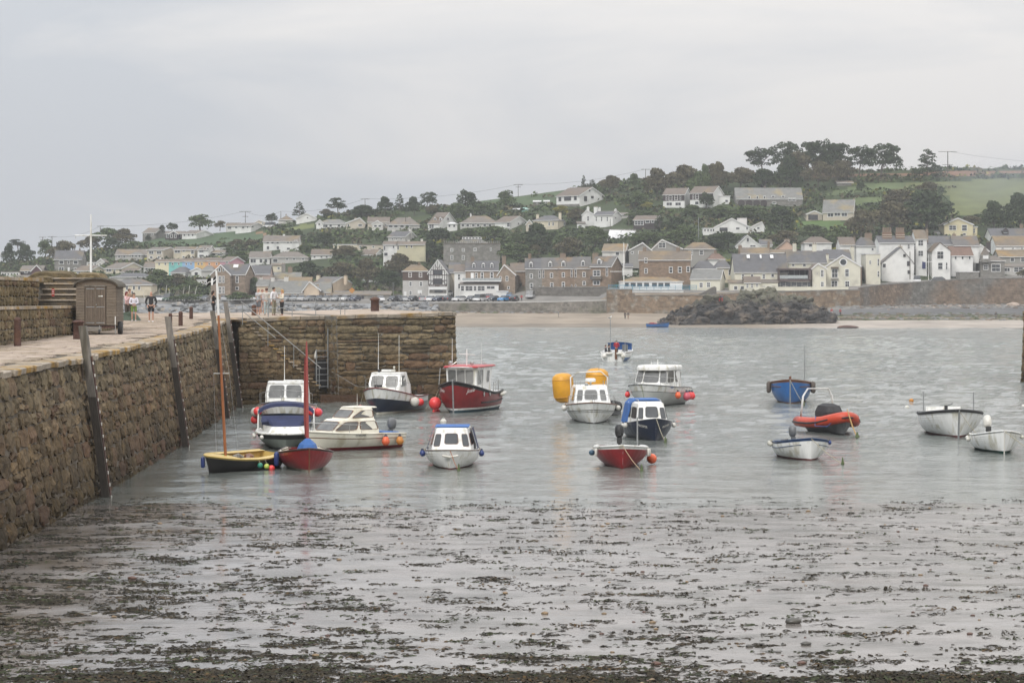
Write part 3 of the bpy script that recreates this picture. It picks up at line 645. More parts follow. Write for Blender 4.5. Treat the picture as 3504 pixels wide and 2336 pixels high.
arc=[(sw/2+(sw/2+.02)*math.cos(t),ze+.36*math.sin(t))for t in[math.pi*i/12 for i in range(13)]]
MB().prism(arc,-.01,.05).build('gable_board',SHEDW,hut)
arcs=[(sw/2+(sw/2+.13)*math.cos(t),ze-.03+.41*math.sin(t))for t in[math.pi*i/14 for i in range(15)]]
arci=[(sw/2+(sw/2+.10)*math.cos(t),ze-.06+.37*math.sin(t))for t in[math.pi*i/14 for i in range(15)]][::-1]
vs=[];
for y in(-.16,D_+.16):vs+=[(a,y,b)for a,b in arcs+arci]
n=30;MB().add(vs,[(i,(i+1)%n,(i+1)%n+n,i+n)for i in range(n)]+[(i,i+1,n-2-i,n-1-i)[::-1]for i in range(14)]+[(n+i,n+i+1,n+n-2-i,n+n-1-i)for i in range(14)]).build('roof',FELT,hut)
for k in range(1,4):
 MB().add([(a,yy,b+.012)for yy in(k*.58-.02,k*.58+.02)for a,b in arcs],[(i,i+1,i+16,i+15)for i in range(14)]).build('roof_seam',FELT,hut)
MB().box((sw/2+.02,D_/2,.33),(sw*.92,D_,.09)).build('chassis',RUST,hut)
MB().box((sw*.42,-.12,.25),(.8,.1,.2),(R(18),0,0)).build('towing_plate',STEEL,hut)
for xx,yy,rr in((sw+.12,.55,.29),(-.12,.55,.29)):
 w_=MB().lathe((xx,yy,rr),[(rr*.55,-.09),(rr*.95,-.09),(rr,-.06),(rr,.06),(rr*.95,.09),(rr*.55,.09)],18,M=Matrix.Rotation(R(90),3,'Y')).build('wheel',BLACK,hut,True)
 MB().lathe((xx+(.07 if xx>0 else-.07),yy,rr),[(.01,-.02),(rr*.55,-.02),(rr*.55,.02),(.01,.02)],14,M=Matrix.Rotation(R(90),3,'Y')).build('rim',GALV,w_)
MB().lathe((sw*.6,-.2,.11),[(.03,-.03),(.11,-.03),(.11,.03),(.03,.03)],12,M=Matrix.Rotation(R(90),3,'Y')).build('jockey_wheel',BLACK,hut)
MB().tube([(sw*.6,-.2,.11),(sw*.6,-.15,.4)],.02).build('jockey_stem',STEEL,hut)
MB().tube([(sw-.02,-.05,.02),(sw-.02,-.05,.42)],.022).build('leg',STEEL,hut)
MB().box((sw-.02,-.07,.62),(.04,.03,.36)).build('marker',WHITE,hut)
# == BOLLARDS, FENDER TIMBERS, RAILS
def deckhit(px,py,right=False):
 d=60
 while d<151:
  X=(px-CX)*d/F;z=(bedz(X,d)if d>132 else dzY(d))+.03
  if HY+(EH-z)*F/d<=py:return Vector((X,d,z))
  d+=.1
 X=(px-CX)*150/F;return Vector((X,150,bedz(X,150)+.03))
for px,py,h,w,top,lab in((60,1184,94,25,0,'tall rusty iron bollard standing alone in front of the parapet wall'),(268,1159,60,36,1,'rusty bollard with a flanged top in front of the hut corner'),(583,1126,51,13,0,'slim rusty bollard half hidden by the second timber post'),(618,1114,46,15,0,'rusty bollard standing clear on the open deck'),(654,1091,39,13,0,'rusty bollard farthest along the deck near the woman in black'),(869,1082,36,17,0,'dark bollard beside the talking group'),(1283,1068,45,29,1,'big flat topped rusty bollard near the pier head')):
 p=deckhit(px,py);k=F/p.y;b=thing('bollard',lab,'bollard',p,group='iron bollards on the pier');hh=h/k;r=w/k/2
 MB().lathe((0,0,0),[(r*1.05,-.05),(r,.05),(r*.95,hh*.9)]+([(r*1.25,hh*.92),(r*1.25,hh)]if top else[(r*1.02,hh*.93),(r*.9,hh)])+[(r*.5,hh+.05+(.08 if top and px>1000 else 0))],14).build('post',RUST,b,True)
 if px>1000:MB().lathe((0,0,hh),[(r*.9,0),(r*.6,.08),(.05,.14)],12).build('lichen_cap',M_cope,b)
for s,ztop,lab in((70.8,5.3,'nearest leaning timber fender post on the pier wall'),(95,5.42,'second timber fender post between the hut and the moored boats'),(118.5,5.55,'third timber fender post just behind the white mast'),(128.8,6.0,'last timber fender post at the corner by the stair rail')):
 p0=inner(s,-.6,.24)+Vector((-16,90,0));p1=inner(s,ztop,.26)+Vector((-16,90,0));dv=(p1-p0)
 t_=thing('fender_post',lab,'timber post',p0,group='timber fender posts on the pier wall')
 a=Vector((.12,0,0));b_=Vector((0,.17,0));m=dv*((dzY(s)-1.2+.6)/(ztop+.6))
 MB().hexa([-a-b_,a-b_,a+b_,b_-a,m-a-b_,m+a-b_,m+a+b_,m+b_-a]).build('lower_timber',WETT,t_)
 MB().hexa([m-a-b_,m+a-b_,m+a+b_,m+b_-a,dv-a-b_,dv+a*.8-b_,dv+a*.8+b_,dv+b_-a]).build('timber',TIMBER,t_)
 st_=MB().hexa([a*1.02-b_*.5,a*1.25-b_*.5,a*1.25+b_*.5,a*1.02+b_*.5,dv*.84+a*1.02-b_*.5,dv*.84+a*1.25-b_*.5,dv*.84+a*1.25+b_*.5,dv*.84+a*1.02+b_*.5]).build('iron_strip',RUST,t_)
 g=MB()
 for k in range(12):g.box(dv*(.1+k*.064)+a*1.3+Vector((.0,-.03,0)),(.03,.1,.09))
 stuff(g.build('studs',BALLW,st_))
rl=thing('guard_rail','grey steel guard rail along the pier edge above the stairs','railing',(-16,136,5))
def RV(s,dz,rec=RD+.35):return arm(s,0,0,rec)+Vector((-16,90,zh_arm(max(0,s))+.22+dz))-Vector((-16,136,5))
sE=7.9
for nm,hgt,r in(('top_rail',1.1,.028),('mid_rail',.55,.022)):
 MB().tube([RV(-.55,hgt-.06),RV(-.35,hgt)]+[RV(s,hgt)for s in np.linspace(0,sE,6)]+([RV(sE,0)]if hgt>1 else[]),r,6).build(nm,GALV,rl)
for s in(.05,2.7,4.3,5.9,7.6):MB().tube([RV(s,0),RV(s,1.1)],.026,6).build('rail_post',GALV,rl)
hr=thing('stair_handrail','sloping steel handrail going down the pier steps','railing',(-16,134,5))
def HV(s,dz):return arm(s,0,.12)+Vector((0,-44,dz))
z0_=dzY(133)
MB().tube([HV(-.05,z0_+1.02-5),HV(5.2,z0_+1.02-.76*5.2-5)],.028,6).build('handrail',STEEL,hr)
MB().tube([HV(-.05,z0_+.55-5),HV(2.2,z0_+.55-.76*2.2-5)],.022,6).build('lower_rail',STEEL,hr)
for s in(.05,1.7,3.4,5.1):MB().tube([HV(s,z0_-.76*s-.3-5),HV(s,z0_+1.02-.76*s-5)],.022,6).build('rail_post',GALV,hr)
ld_=thing('iron_ladder','dark iron ladder panel in the stair recess of the pier','ladder',arm(5.6,.8,0,RD)+Vector((-16,90,0)))
A_=lambda u,z,o:AU*u+AN*o+Vector((0,0,z))
for u in(0,.78):MB().tube([A_(u,0,.35),A_(u,2.35 if u==0 else 3.6,.35)],.04,6).build('stile',GALV,ld_)
for k in range(7):MB().tube([A_(0,.1+k*.36,.35),A_(.78,.1+k*.36,.35)],.025,6).build('rung',GALV,ld_)
MB().hexa([A_(.02,0,.1),A_(.76,0,.1),A_(.76,0,.2),A_(.02,0,.2),A_(.02,1.7,.1),A_(.76,1.7,.1),A_(.76,1.7,.2),A_(.02,1.7,.2)]).build('backing',BLACK,ld_)
o=MB().lathe(arm(5.75,2.75,.1,RD)+Vector((-16,90,0)),[(.02,.3),(.05,.2),(.1,0),(.11,-.12),(.07,-.2)],10).build('hanging_fender',BALLW,None,True);tag(o,'pear shaped rope fender hanging above the iron ladder','fender')
rp=thing('right_pier_end','dark end of the opposite pier at the edge of the harbour mouth','pier',(38.32,171,0))
MB().hexa([(.0,-.2,-2),(12,1,-2),(14,9,-2),(2.1,9,-2),(.25,0,5.3),(12,1.2,5.3),(14,9,5.3),(2.4,9,5.3)]).build('wall_core',M_mortar,rp)
wall_stones(lambda s,z,o:Vector((s,-.22-o+s*.1,z)),0,8,lambda s:-.3,lambda s:5.3,(.38,.6),(.5,1.5),.08,rp,M_stone,100,61)
wall_stones(lambda s,z,o:Vector((-.02-o+z*.045+s*.235,s,z)),-.1,8,lambda s:-.3,lambda s:5.3,(.38,.6),(.5,1.5),.08,rp,M_stone,100,62)
p=deckhit(437,1096);g=MB()
g.add([(-.5,-.3,0),(.75,-.35,0),(.7,.5,0),(-.5,.5,0),(-.42,-.1,.42),(.1,-.2,.5),(.55,-.2,.3),(.5,.3,.32),(-.4,.3,.4)],[(0,1,6,5,4),(1,2,7,6),(4,5,6,7,8),(0,4,8,3),(3,8,7,2)])
tag(g.build('tarpaulin',mat('green_tarp',(.05,.075,.05),.7,.3,3,bump=.8,bscale=5),loc=p),'dark green tarpaulin heap on the deck beside the hut','tarpaulin')
# == PEOPLE
def skinmesh(name,pts,edges,mt,parent,sub=1):
 me=bpy.data.meshes.new(name);me.from_pydata([p[0]for p in pts],edges,[]);o=bpy.data.objects.new(name,me);C.objects.link(o);o.parent=parent
 me.materials.append(mt);sk=o.modifiers.new('skin','SKIN');
 for i,p in enumerate(pts):
  r=p[1];me.skin_vertices[0].data[i].radius=(r,r)if isinstance(r,(int,float))else r
 me.skin_vertices[0].data[0].use_root=True
 if sub:o.modifiers.new('sub','SUBSURF').levels=sub;o.modifiers['sub'].render_levels=sub
 sk.use_smooth_shade=True
 return o
SKINM=mat('skin',(.42,.24,.17),.55,.1,10);_cl={}
def cloth(c):
 k='cloth_%02x%02x%02x'%tuple(int(v*255)for v in c)
 return mat(k,c,.85,.2,8)
ARMS=dict(down=((.165,.0,.63),(.165,-.03,.48)),pocket=((.175,.03,.64),(.12,-.05,.53)),front=((.15,-.03,.63),(.03,-.13,.60)),fold=((.145,-.04,.64),(-.01,-.12,.66)),point=((.19,-.14,.76),(.22,-.32,.74)),phone=((.14,-.08,.66),(.04,-.15,.80)),out=((.2,0,.68),(.28,-.02,.58)))
def person(loc,h,face,label,top,legs,hair=(.05,.03,.02),arms=('down','down'),shorts=False,bald=False,step=.0,group=None,fine=True,longhair=False,fem=False,shoe=(.05,.05,.05),seated=False,top2=None,skirt=0):
 p=thing('person',label,'person',loc,face,group);k=h;S=lambda x,y,z:(x*k,y*k,z*k)
 hips=.053 if not fem else .056;sh=.118 if not fem else .102
 if seated:
  legp=lambda s:[(s*hips,.0,.50),(s*.06,-.24,.50),(s*.06,-.25,.26),(s*.06,-.31,.24)]
 else:
  legp=lambda s:[(s*hips,.0,.50),(s*(hips+.004),-.012-s*step*.4,.275),(s*(hips+.004),.012-s*step+abs(step)*.2,.045),(s*(hips+.012),-.075-s*step,.018)]
 pts=[(S(0,0,.53),.062*k),(S(0,0,.62),(.066*k,.048*k)),(S(0,.0,.73),(.078*k,.052*k)),(S(0,.002,.80),(.07*k,.045*k)),(S(0,0,.85),.028*k),(S(0,-.004,.89),.038*k),(S(0,-.004,.94),.045*k),(S(0,0,.975),.03*k),(S(0,-.05,.905),.011*k)]
 ed=[(0,1),(1,2),(2,3),(3,4),(4,5),(5,6),(6,7),(5,8)]
 chains={}
 for s,ar in((-1,arms[0]),(1,arms[1])):
  (ex,ey,ez),(wx,wy,wz)=ARMS[ar];o=len(pts)
  pts+=[(S(s*sh,0,.80),.032*k),(S(s*ex,ey,ez),.024*k),(S(s*wx,wy,wz),.016*k)]
  dv=(Vector((s*wx,wy,wz))-Vector((s*ex,ey,ez))).normalized();hp=Vector((s*wx,wy,wz))+dv*.035
  pts.append((S(*hp),.018*k));ed+=[(3,o),(o,o+1),(o+1,o+2),(o+2,o+3)]
  if fine:
   side=dv.cross(Vector((0,1,.3))).normalized()
   for fi,(off,ln)in enumerate(((-.013,.040),(-.005,.046),(.004,.043),(.012,.034))):
    q_=len(pts);b0=hp+dv*.018+side*off;pts+=[(S(*b0),.0048*k),(S(*(b0+dv*ln*.6)),.0045*k),(S(*(b0+dv*ln+Vector((0,-.008,-.004)))),.004*k)];ed+=[(o+3,q_),(q_,q_+1),(q_+1,q_+2)]
   q_=len(pts);pts.append((S(*(hp+side*-.022+dv*.02)),.005*k));ed.append((o+3,q_))
 for s in(-1,1):
  o=len(pts);L_=legp(s);pts+=[(S(*L_[0]),.05*k),(S(*L_[1]),.032*k),(S(*L_[2]),.021*k),(S(*L_[3]),.02*k)];ed+=[(0,o),(o,o+1),(o+1,o+2),(o+2,o+3)]
 skinmesh('body',pts,ed,SKINM,p,1)
 e=.010*k
 T=[(S(0,0,.50),(.076*k+e,.060*k+e)),(S(0,0,.63),(.068*k+e,.05*k+e)),(S(0,0,.73),(.082*k+e,.055*k+e)),(S(0,.002,.805),(.068*k+e,.043*k+e))];te=[(0,1),(1,2),(2,3)]
 for s,ar in((-1,arms[0]),(1,arms[1])):
  (ex,ey,ez),(wx,wy,wz)=ARMS[ar];o=len(T);T+=[(S(s*sh,0,.80),.036*k+e*.6),(S(s*ex,ey,ez),.028*k+e*.6)];te+=[(3,o),(o,o+1)]
  if not(top2=='short'):T.append((S(s*(wx*.95+ex*.05),wy*.95+ey*.05,wz*.95+ez*.05),.02*k+e*.4));te.append((o+1,o+2))
  else:T[-1]=(S(s*(sh*.4+ex*.6),ey*.6,.8*.4+ez*.6),.03*k+e*.6)
 skinmesh('shirt',T,te,cloth(top),p,1)
 Q=[(S(0,0,.56),(.068*k+e,.055*k+e))];qe=[]
 for s in(-1,1):
  o=len(Q);L_=legp(s);Q.append((S(*L_[0]),.056*k+e*.5))
  kk=Vector(L_[1])if not shorts else Vector(L_[0]).lerp(Vector(L_[1]),.88)
  Q.append((S(*kk),(.042 if shorts else .036)*k+e*.6));qe+=[(0,o),(o,o+1)]
  if not shorts:Q.append((S(*(Vector(L_[1]).lerp(Vector(L_[2]),.95))),.027*k+e*.5));qe.append((o+1,o+2))
 skinmesh('shorts' if shorts else 'trousers',Q,qe,cloth(legs),p,1)
 for s in(-1,1):
  L_=legp(s);a,b=Vector(L_[2]),Vector(L_[3]);MB().box(S(*((a+b)/2+Vector((0,-.004,-.008)))),(.042*k,.125*k,.04*k),taper=.8).build('shoe',cloth(shoe),p)
 if not bald:
  MB().lathe(S(0,.008,.935),[(.03*k,-.035*k),(.052*k,-.01*k),(.056*k,.015*k),(.045*k,.045*k),(.015*k,.06*k)],10).build('hair',cloth(hair),p,True)
  if longhair:MB().lathe(S(0,.03,.86),[(.02*k,-.05*k),(.045*k,.0),(.05*k,.05*k),(.04*k,.09*k)],8).build('hair_length',cloth(hair),p,True)
 return p
def deckperson(px,py,h,*a,**k):return person(deckhit(px,py),h,*a,**k)
g_='people talking at the pier rail'
deckperson(517,1101.5,1.72,R(5),'bald man in a dark jumper and black shorts walking on the pier',(.03,.03,.032),(.015,.016,.02),bald=True,shorts=True,arms=('pocket','pocket'),step=.03,shoe=(.6,.6,.6))
deckperson(458,1098.5,1.60,R(10),'woman in white shirt and green shorts beside the hut',(.62,.60,.66),(.14,.22,.05),hair=(.06,.04,.03),shorts=True,arms=('front','front'),fem=True,shoe=(.5,.5,.5))
deckperson(434,1093,1.62,R(60),'red haired woman in pink top looking at a phone by the hut',(.60,.40,.40),(.06,.05,.04),hair=(.14,.02,.02),arms=('phone','phone'),fem=True,longhair=True)
deckperson(443,1090,1.76,R(50),'man in khaki standing behind the pink topped woman',(.30,.24,.17),(.10,.08,.05),hair=(.10,.06,.04),arms=('front','front'))
deckperson(730,1087,1.62,R(100),'woman dressed in black standing near the white topped mast',(.012,.012,.013),(.014,.014,.016),hair=(.03,.018,.014),arms=('phone','phone'),fem=True,longhair=True,step=.02)
deckperson(884,1082,1.76,R(140),'bald man in a grey t-shirt and grey shorts in the pier group',(.42,.43,.45),(.16,.17,.19),bald=True,shorts=True,arms=('pocket','front'),top2='short',shoe=(.6,.6,.6),group=g_)
deckperson(898,1079.5,1.66,R(30),'woman in a hat half hidden behind the grey shirted man',(.5,.45,.45),(.45,.3,.25),hair=(.25,.12,.09),arms=('down','down'),shorts=True,fem=True,group=g_)
deckperson(912,1082,1.76,R(200),'man in pale grey sweatshirt and jeans pointing with his arm',(.52,.50,.46),(.36,.42,.42),hair=(.10,.05,.04),arms=('down','point'),group=g_)
deckperson(937,1081.5,1.80,R(60),'dark haired young man in white shirt and khaki trousers',(.66,.66,.68),(.28,.27,.20),hair=(.02,.018,.016),arms=('down','fold'),group=g_)
deckperson(965,1081,1.66,R(-60),'blonde woman in cream cardigan, red scarf and black leggings',(.62,.56,.45),(.015,.015,.015),hair=(.45,.28,.12),arms=('fold','fold'),fem=True,shoe=(.16,.06,.03),group=g_,longhair=True,step=.015)
# == BOATS
def boat(name,label,px,pywl,a,L,cat='boat',roll=0.0,trim=0.0):
 """px,pywl: where the stem meets the water in view; a: heading off the camera direction (radians, + to the right)"""
 d=F*EH/(pywl-HY);stem=W(px,pywl,d);a=a-math.atan((px-CX)/F);dr=Vector((math.sin(a),-math.cos(a),0))
 c=stem-dr*(L*.46);c.z=0
 e=(Matrix.Rotation(math.atan2(dr.y,dr.x),3,'Z')@Matrix.Rotation(trim,3,'Y')@Matrix.Rotation(roll,3,'X')).to_euler()
 t=thing(name,label,cat,c,rot=e);t['_k']=0;del t['_k'];return t
class Hull:
 def __init__(s,L,B,fb=(1.0,.6,.65),tr=.8,rake=.5,dr=.3,full=2.4,bowpow=2.0,vb=1.15,vm=2.6,boot=.09):
  s.L,s.B,s.fb,s.tr,s.rake,s.dr,s.full,s.bp,s.vb,s.vm,s.boot=L,B,fb,tr,rake,dr,full,bowpow,vb,vm,boot
 def beam(s,t):
  if t<.42:return s.B/2*(s.tr+(1-s.tr)*math.sin(math.pi/2*t/.42))
  return s.B/2*max(0,1-((t-.42)/.58)**s.full)**.85
 def sheer(s,t):
  b,m,a=s.fb
  return m+(b-m)*max(0,(t-.35)/.65)**s.bp if t>.35 else m+(a-m)*((.35-t)/.35)**1.6
 def pt(s,t,z,side,out=0.0):
  sh=s.sheer(t);v=(sh-z)/(sh+s.dr);v=min(1,max(0,v))
  n=s.vm+(s.vb-s.vm)*t**1.6
  y=s.beam(t)*max(0,1-v**n)**(.62+.35*t)+out
  x=-s.L/2+s.L*t-s.rake*(v**.9)*max(0,(t-.45)/.55)**2*(1+.0)+(.06*v if t<.1 else 0)
  return Vector((x,y*side,z))
 def ztop(s,t,f):return s.sheer(t)*(1-f)+s.boot*f
TS=[0,.06,.14,.24,.34,.44,.54,.64,.72,.80,.86,.91,.95,.98,1.0]
def build_hull(p,H,bands,bottom=ANTIF,planks=0,name='hull',inner=None,deck=None,gun=None,gr=.03,gname='gunwale',transom_mat=None,floor=.12,cockpit=None,cockm=None):
 """bands: list of (f0,f1,material,name) down the topside"""
 for bi,(f0,f1,m,nm)in enumerate(bands):
  if planks:
   n=planks
   for k in range(n):
    a,b=f0+(f1-f0)*k/n,f0+(f1-f0)*(k+1)/n
    for sd in(1,-1):
     vs=[]
     for t in TS:
      o=.022*(1-t**8);vs+=[H.pt(t,H.ztop(t,a),sd,.004),H.pt(t,H.ztop(t,b)-.012,sd,o),H.pt(t,H.ztop(t,b)-.012,sd,0)]
     fs=[]
     for i in range(len(TS)-1):
      for j in range(2):
       q=(i*3+j,(i+1)*3+j,(i+1)*3+j+1,i*3+j+1);fs.append(q if sd<0 else q[::-1])
     MB().add(vs,fs).build('plank',m,p,False)
  else:
   g=MB();nr=max(2,int(6*(f1-f0))+1)
   for sd in(1,-1):
    vs=[H.pt(t,H.ztop(t,f0+(f1-f0)*j/nr),sd)for t in TS for j in range(nr+1)]
    g.add(vs,[((i*(nr+1)+j,(i+1)*(nr+1)+j,(i+1)*(nr+1)+j+1,i*(nr+1)+j+1)if sd<0 else(i*(nr+1)+j,i*(nr+1)+j+1,(i+1)*(nr+1)+j+1,(i+1)*(nr+1)+j))for i in range(len(TS)-1)for j in range(nr)])
   g.build(nm,m,p,True)
 g=MB()
 for sd in(1,-1):
  vs=[H.pt(t,H.boot*(1-j/3)-H.dr*j/3,sd,-.004)for t in TS for j in range(4)]
  g.add(vs,[((i*4+j,(i+1)*4+j,(i+1)*4+j+1,i*4+j+1)if sd<0 else(i*4+j,i*4+j+1,(i+1)*4+j+1,(i+1)*4+j))for i in range(len(TS)-1)for j in range(3)])
 g.build('bottom',bottom,p,True)
 zs=[H.sheer(0)-k*(H.sheer(0)+H.dr)/6 for k in range(7)]
 ring=[H.pt(0,z,1)for z in zs]+[H.pt(0,z,-1)for z in zs[::-1]]
 MB().add([v+Vector((-.01,0,0))for v in ring]+[v+Vector((.04,-.0*v.y,0))for v in ring],[tuple(range(len(ring))),tuple(range(len(ring),2*len(ring)))[::-1]]).build('transom',transom_mat or bands[0][2],p)
 gm=gun or bands[0][2]
 for sd in(1,-1):
  MB().tube([H.pt(t,H.sheer(t),sd,.01)+Vector((0,0,.005))for t in TS],gr,6).build(gname,gm,p,True)
 if inner:
  g=MB();q=.055
  for sd in(1,-1):
   vs=[]
   for t in TS[:-1]:
    b=max(.0,H.beam(t)-q);x=H.pt(t,H.sheer(t),1).x
    yb=max(0,H.pt(min(t,.95),floor+.08,1).y-q)
    fx=H.pt(t,floor,1).x-.08*(t>.8);fy=max(0,H.pt(t,floor,1).y-q-.03)
    vs+=[Vector((x,H.beam(t)*sd,H.sheer(t)+.01)),Vector((x-.03*t,b*sd,H.sheer(t)+.01)),Vector((fx,min(b,fy)*sd,floor)),Vector((fx,0,floor))]
   g.add(vs,[(i*4+j,i*4+j+1,(i+1)*4+j+1,(i+1)*4+j)if sd<0 else(i*4+j,(i+1)*4+j,(i+1)*4+j+1,i*4+j+1)for i in range(len(TS)-2)for j in range(3)])
  g.build('inside',inner,p)
 if deck:
  t0=cockpit or 0;tt=[t0]+[t for t in TS if t>t0+.02]
  vs=[]
  for t in tt:
   b=H.beam(t);x=H.pt(t,H.sheer(t),1).x;z=H.sheer(t)
   vs+=[Vector((x,-b,z)),Vector((x,0,z+.05*b)),Vector((x,b,z))]
  MB().add(vs,[(i*3+j,(i+1)*3+j,(i+1)*3+j+1,i*3+j+1)for i in range(len(tt)-1)for j in range(2)]).build('foredeck',deck,p)
def stempost(p,H,m,w=.06,up=.06):
 pts=[H.pt(1,z,1)+Vector((.02,0,0))for z in np.linspace(H.sheer(1)+.0,-.1,5)]
 MB().tube([pts[0]+Vector((0,0,up))]+pts,w/2,5).build('stem_post',m,p)
def rring(x0,x1,w,z,r,n=3,wf=None):
 """rounded rectangle ring; wf = half width at the front"""
 wf=wf or w;out=[]
 for(cx,cy,s)in((x1-r,wf-r,0),(x0+r,w-r,1),(x0+r,-(w-r),2),(x1-r,-(wf-r),3)):
  for k in range(n+1):
   t=math.pi/2*(s+k/n);out.append(Vector((cx+r*math.cos(t),cy+r*math.sin(t),z)))
 return out
def loft(p,rings,m,name,cap=True):
 g=MB();n=len(rings[0]);vs=[v for r in rings for v in r]
 fs=[(i*n+k,i*n+(k+1)%n,(i+1)*n+(k+1)%n,(i+1)*n+k)for i in range(len(rings)-1)for k in range(n)]
 if cap:fs.append(tuple(range((len(rings)-1)*n,len(rings)*n)))
 return g.add(vs,fs).build(name,m,p,False)
class Cabin:
 """wheelhouse: levels (z, xa, xf, half_width, half_width_front)"""
 def __init__(s,p,lv,m,r=.12,name='wheelhouse',roof=None,roofm=None,over=(.06,.1,.05),rt=.06):
  s.p,s.lv=p,lv;s.o=loft(p,[rring(xa,xf,w,z,r,3,wf)for z,xa,xf,w,wf in lv],m,name)
  z,xa,xf,w,wf=lv[-1]
  if roofm:
   a,f,q=over
   loft(p,[rring(xa-a,xf+f,w+q,z,r*1.3,3,wf+q),rring(xa-a,xf+f,w+q,z+rt*.6,r*1.3,3,wf+q),rring(xa-a+.05,xf+f-.06,w+q-.06,z+rt,r*1.3,3,wf+q-.06)],roofm,'roof')
 def lvl(s,z):
  for a,b in zip(s.lv,s.lv[1:]):
   if z<=b[0]:
    k=(z-a[0])/(b[0]-a[0]);return[x+(y-x)*k for x,y in zip(a,b)]
  return s.lv[-1]
 def P(s,face,u,z,o=0):
  _,xa,xf,w,wf=s.lvl(z)
  if face=='f':return Vector((xf+o,u*wf,z))
  if face=='b':return Vector((xa-o,u*w,z))
  sd=1 if face=='l' else-1
  return Vector((xa+(xf-xa)*u,sd*(w+(wf-w)*u+o),z))
 def win(s,face,u0,u1,z0,z1,glass=GLASSL,fr=STEEL,fw=.028,slant=0):
  quad=[(u0,z0),(u1,z0),(u1-slant,z1),(u0,z1)]
  c=(sum(q[0]for q in quad)/4,sum(q[1]for q in quad)/4)
  def ring(k,o):
   out=[]
   for i in range(4):
    a,b,d=Vector(quad[i-1]),Vector(quad[i]),Vector(quad[(i+1)%4])
    for q in(b+(a-b)*.16,b+(a-b)*.045+(d-b)*.045,b+(d-b)*.16):
     q=Vector(c)+(q-Vector(c))*k;out.append(s.P(face,q.x,q.y,o))
   return out
  hgt=(z1-z0);ko=1+2*fw/max(.2,hgt)
  A,Bq,Cc=ring(ko,.004),ring(ko,.022),ring(1.0,.022);D=ring(1.0,.012)
  flip=face in('l','b');m=12
  vs=A+Bq+Cc+D;fs=[(r*m+i,r*m+(i+1)%m,(r+1)*m+(i+1)%m,(r+1)*m+i)for r in range(3)for i in range(m)]
  w=MB().add(vs,fs).build('window',fr,s.p)
  MB().add(D,[tuple(range(m))if not flip else tuple(range(m))[::-1]]).build('pane',glass,w)
  return w
def rail(p,H,t0,h,m=STEEL,n=3,r=.014,name='pulpit_rail',inset=.06,both=True,closed=True):
 pts=[]
 ts=[t for t in np.linspace(t0,1,9)]
 def q(t,sd,dz):v=H.pt(t,H.sheer(t),sd);return Vector((v.x-.05,sd*max(0,abs(v.y)-inset),v.z+dz))
 lane=[q(t,1,h*(1 if 0<i else .98))for i,t in enumerate(ts)]+[q(t,-1,h)for t in ts[::-1]]
 o=MB().tube([q(t0,1,0)]+lane+[q(t0,-1,0)],r,5).build(name,m,p,True)
 for t in np.linspace(t0+(1-t0)/(n+.5),.99,n):
  for sd in(1,-1):MB().tube([q(t,sd,0),q(t,sd,h)],r*.85,5).build('stanchion',m,p)
def aerial(p,x,y,z,h,lean=0,r=.012,m=WHITE,name='aerial'):MB().tube([(x,y,z),(x+lean*h,y,z+h)],[r,r*.5],5).build(name,m,p)
def outboard(p,x,z,s=1.0,m=BLACK,cover=None,tilt=0):
 M=Matrix.Rotation(tilt,3,'Y');g=thing('x','','')if False else None
 c=Vector((x,0,z));prof=[(.02,.62),(.12,.60),(.165,.5),(.17,.32),(.14,.2),(.10,.14),(.02,.12)]
 vs=[];n=12
 for r,zz in prof[::-1]:
  for k in range(n):
   t=2*math.pi*k/n;vs.append(c+M@Vector((r*1.35*math.cos(t)*s-.06*s,r*math.sin(t)*s,zz*s)))
 o=MB().add(vs,[(i*n+k,i*n+(k+1)%n,(i+1)*n+(k+1)%n,(i+1)*n+k)for i in range(len(prof)-1)for k in range(n)]+[tuple(range(n))[::-1],tuple(range((len(prof)-1)*n,len(prof)*n))]).build('outboard_engine',cover or m,p,True)
 MB().tube([c+M@Vector((-.05*s,0,.15*s)),c+M@Vector((-.03*s,0,-.25*s)),c+M@Vector((-.03*s,0,-.55*s))],[.07*s,.05*s,.035*s],8).build('leg',m,o)
 MB().box(c+Vector((.05*s,0,.02*s)),(.1*s,.2*s,.22*s)).build('bracket',m,o)
 return o
def loc(p,v):return Matrix.LocRotScale(p.location,p.rotation_euler,None)@Vector(v)
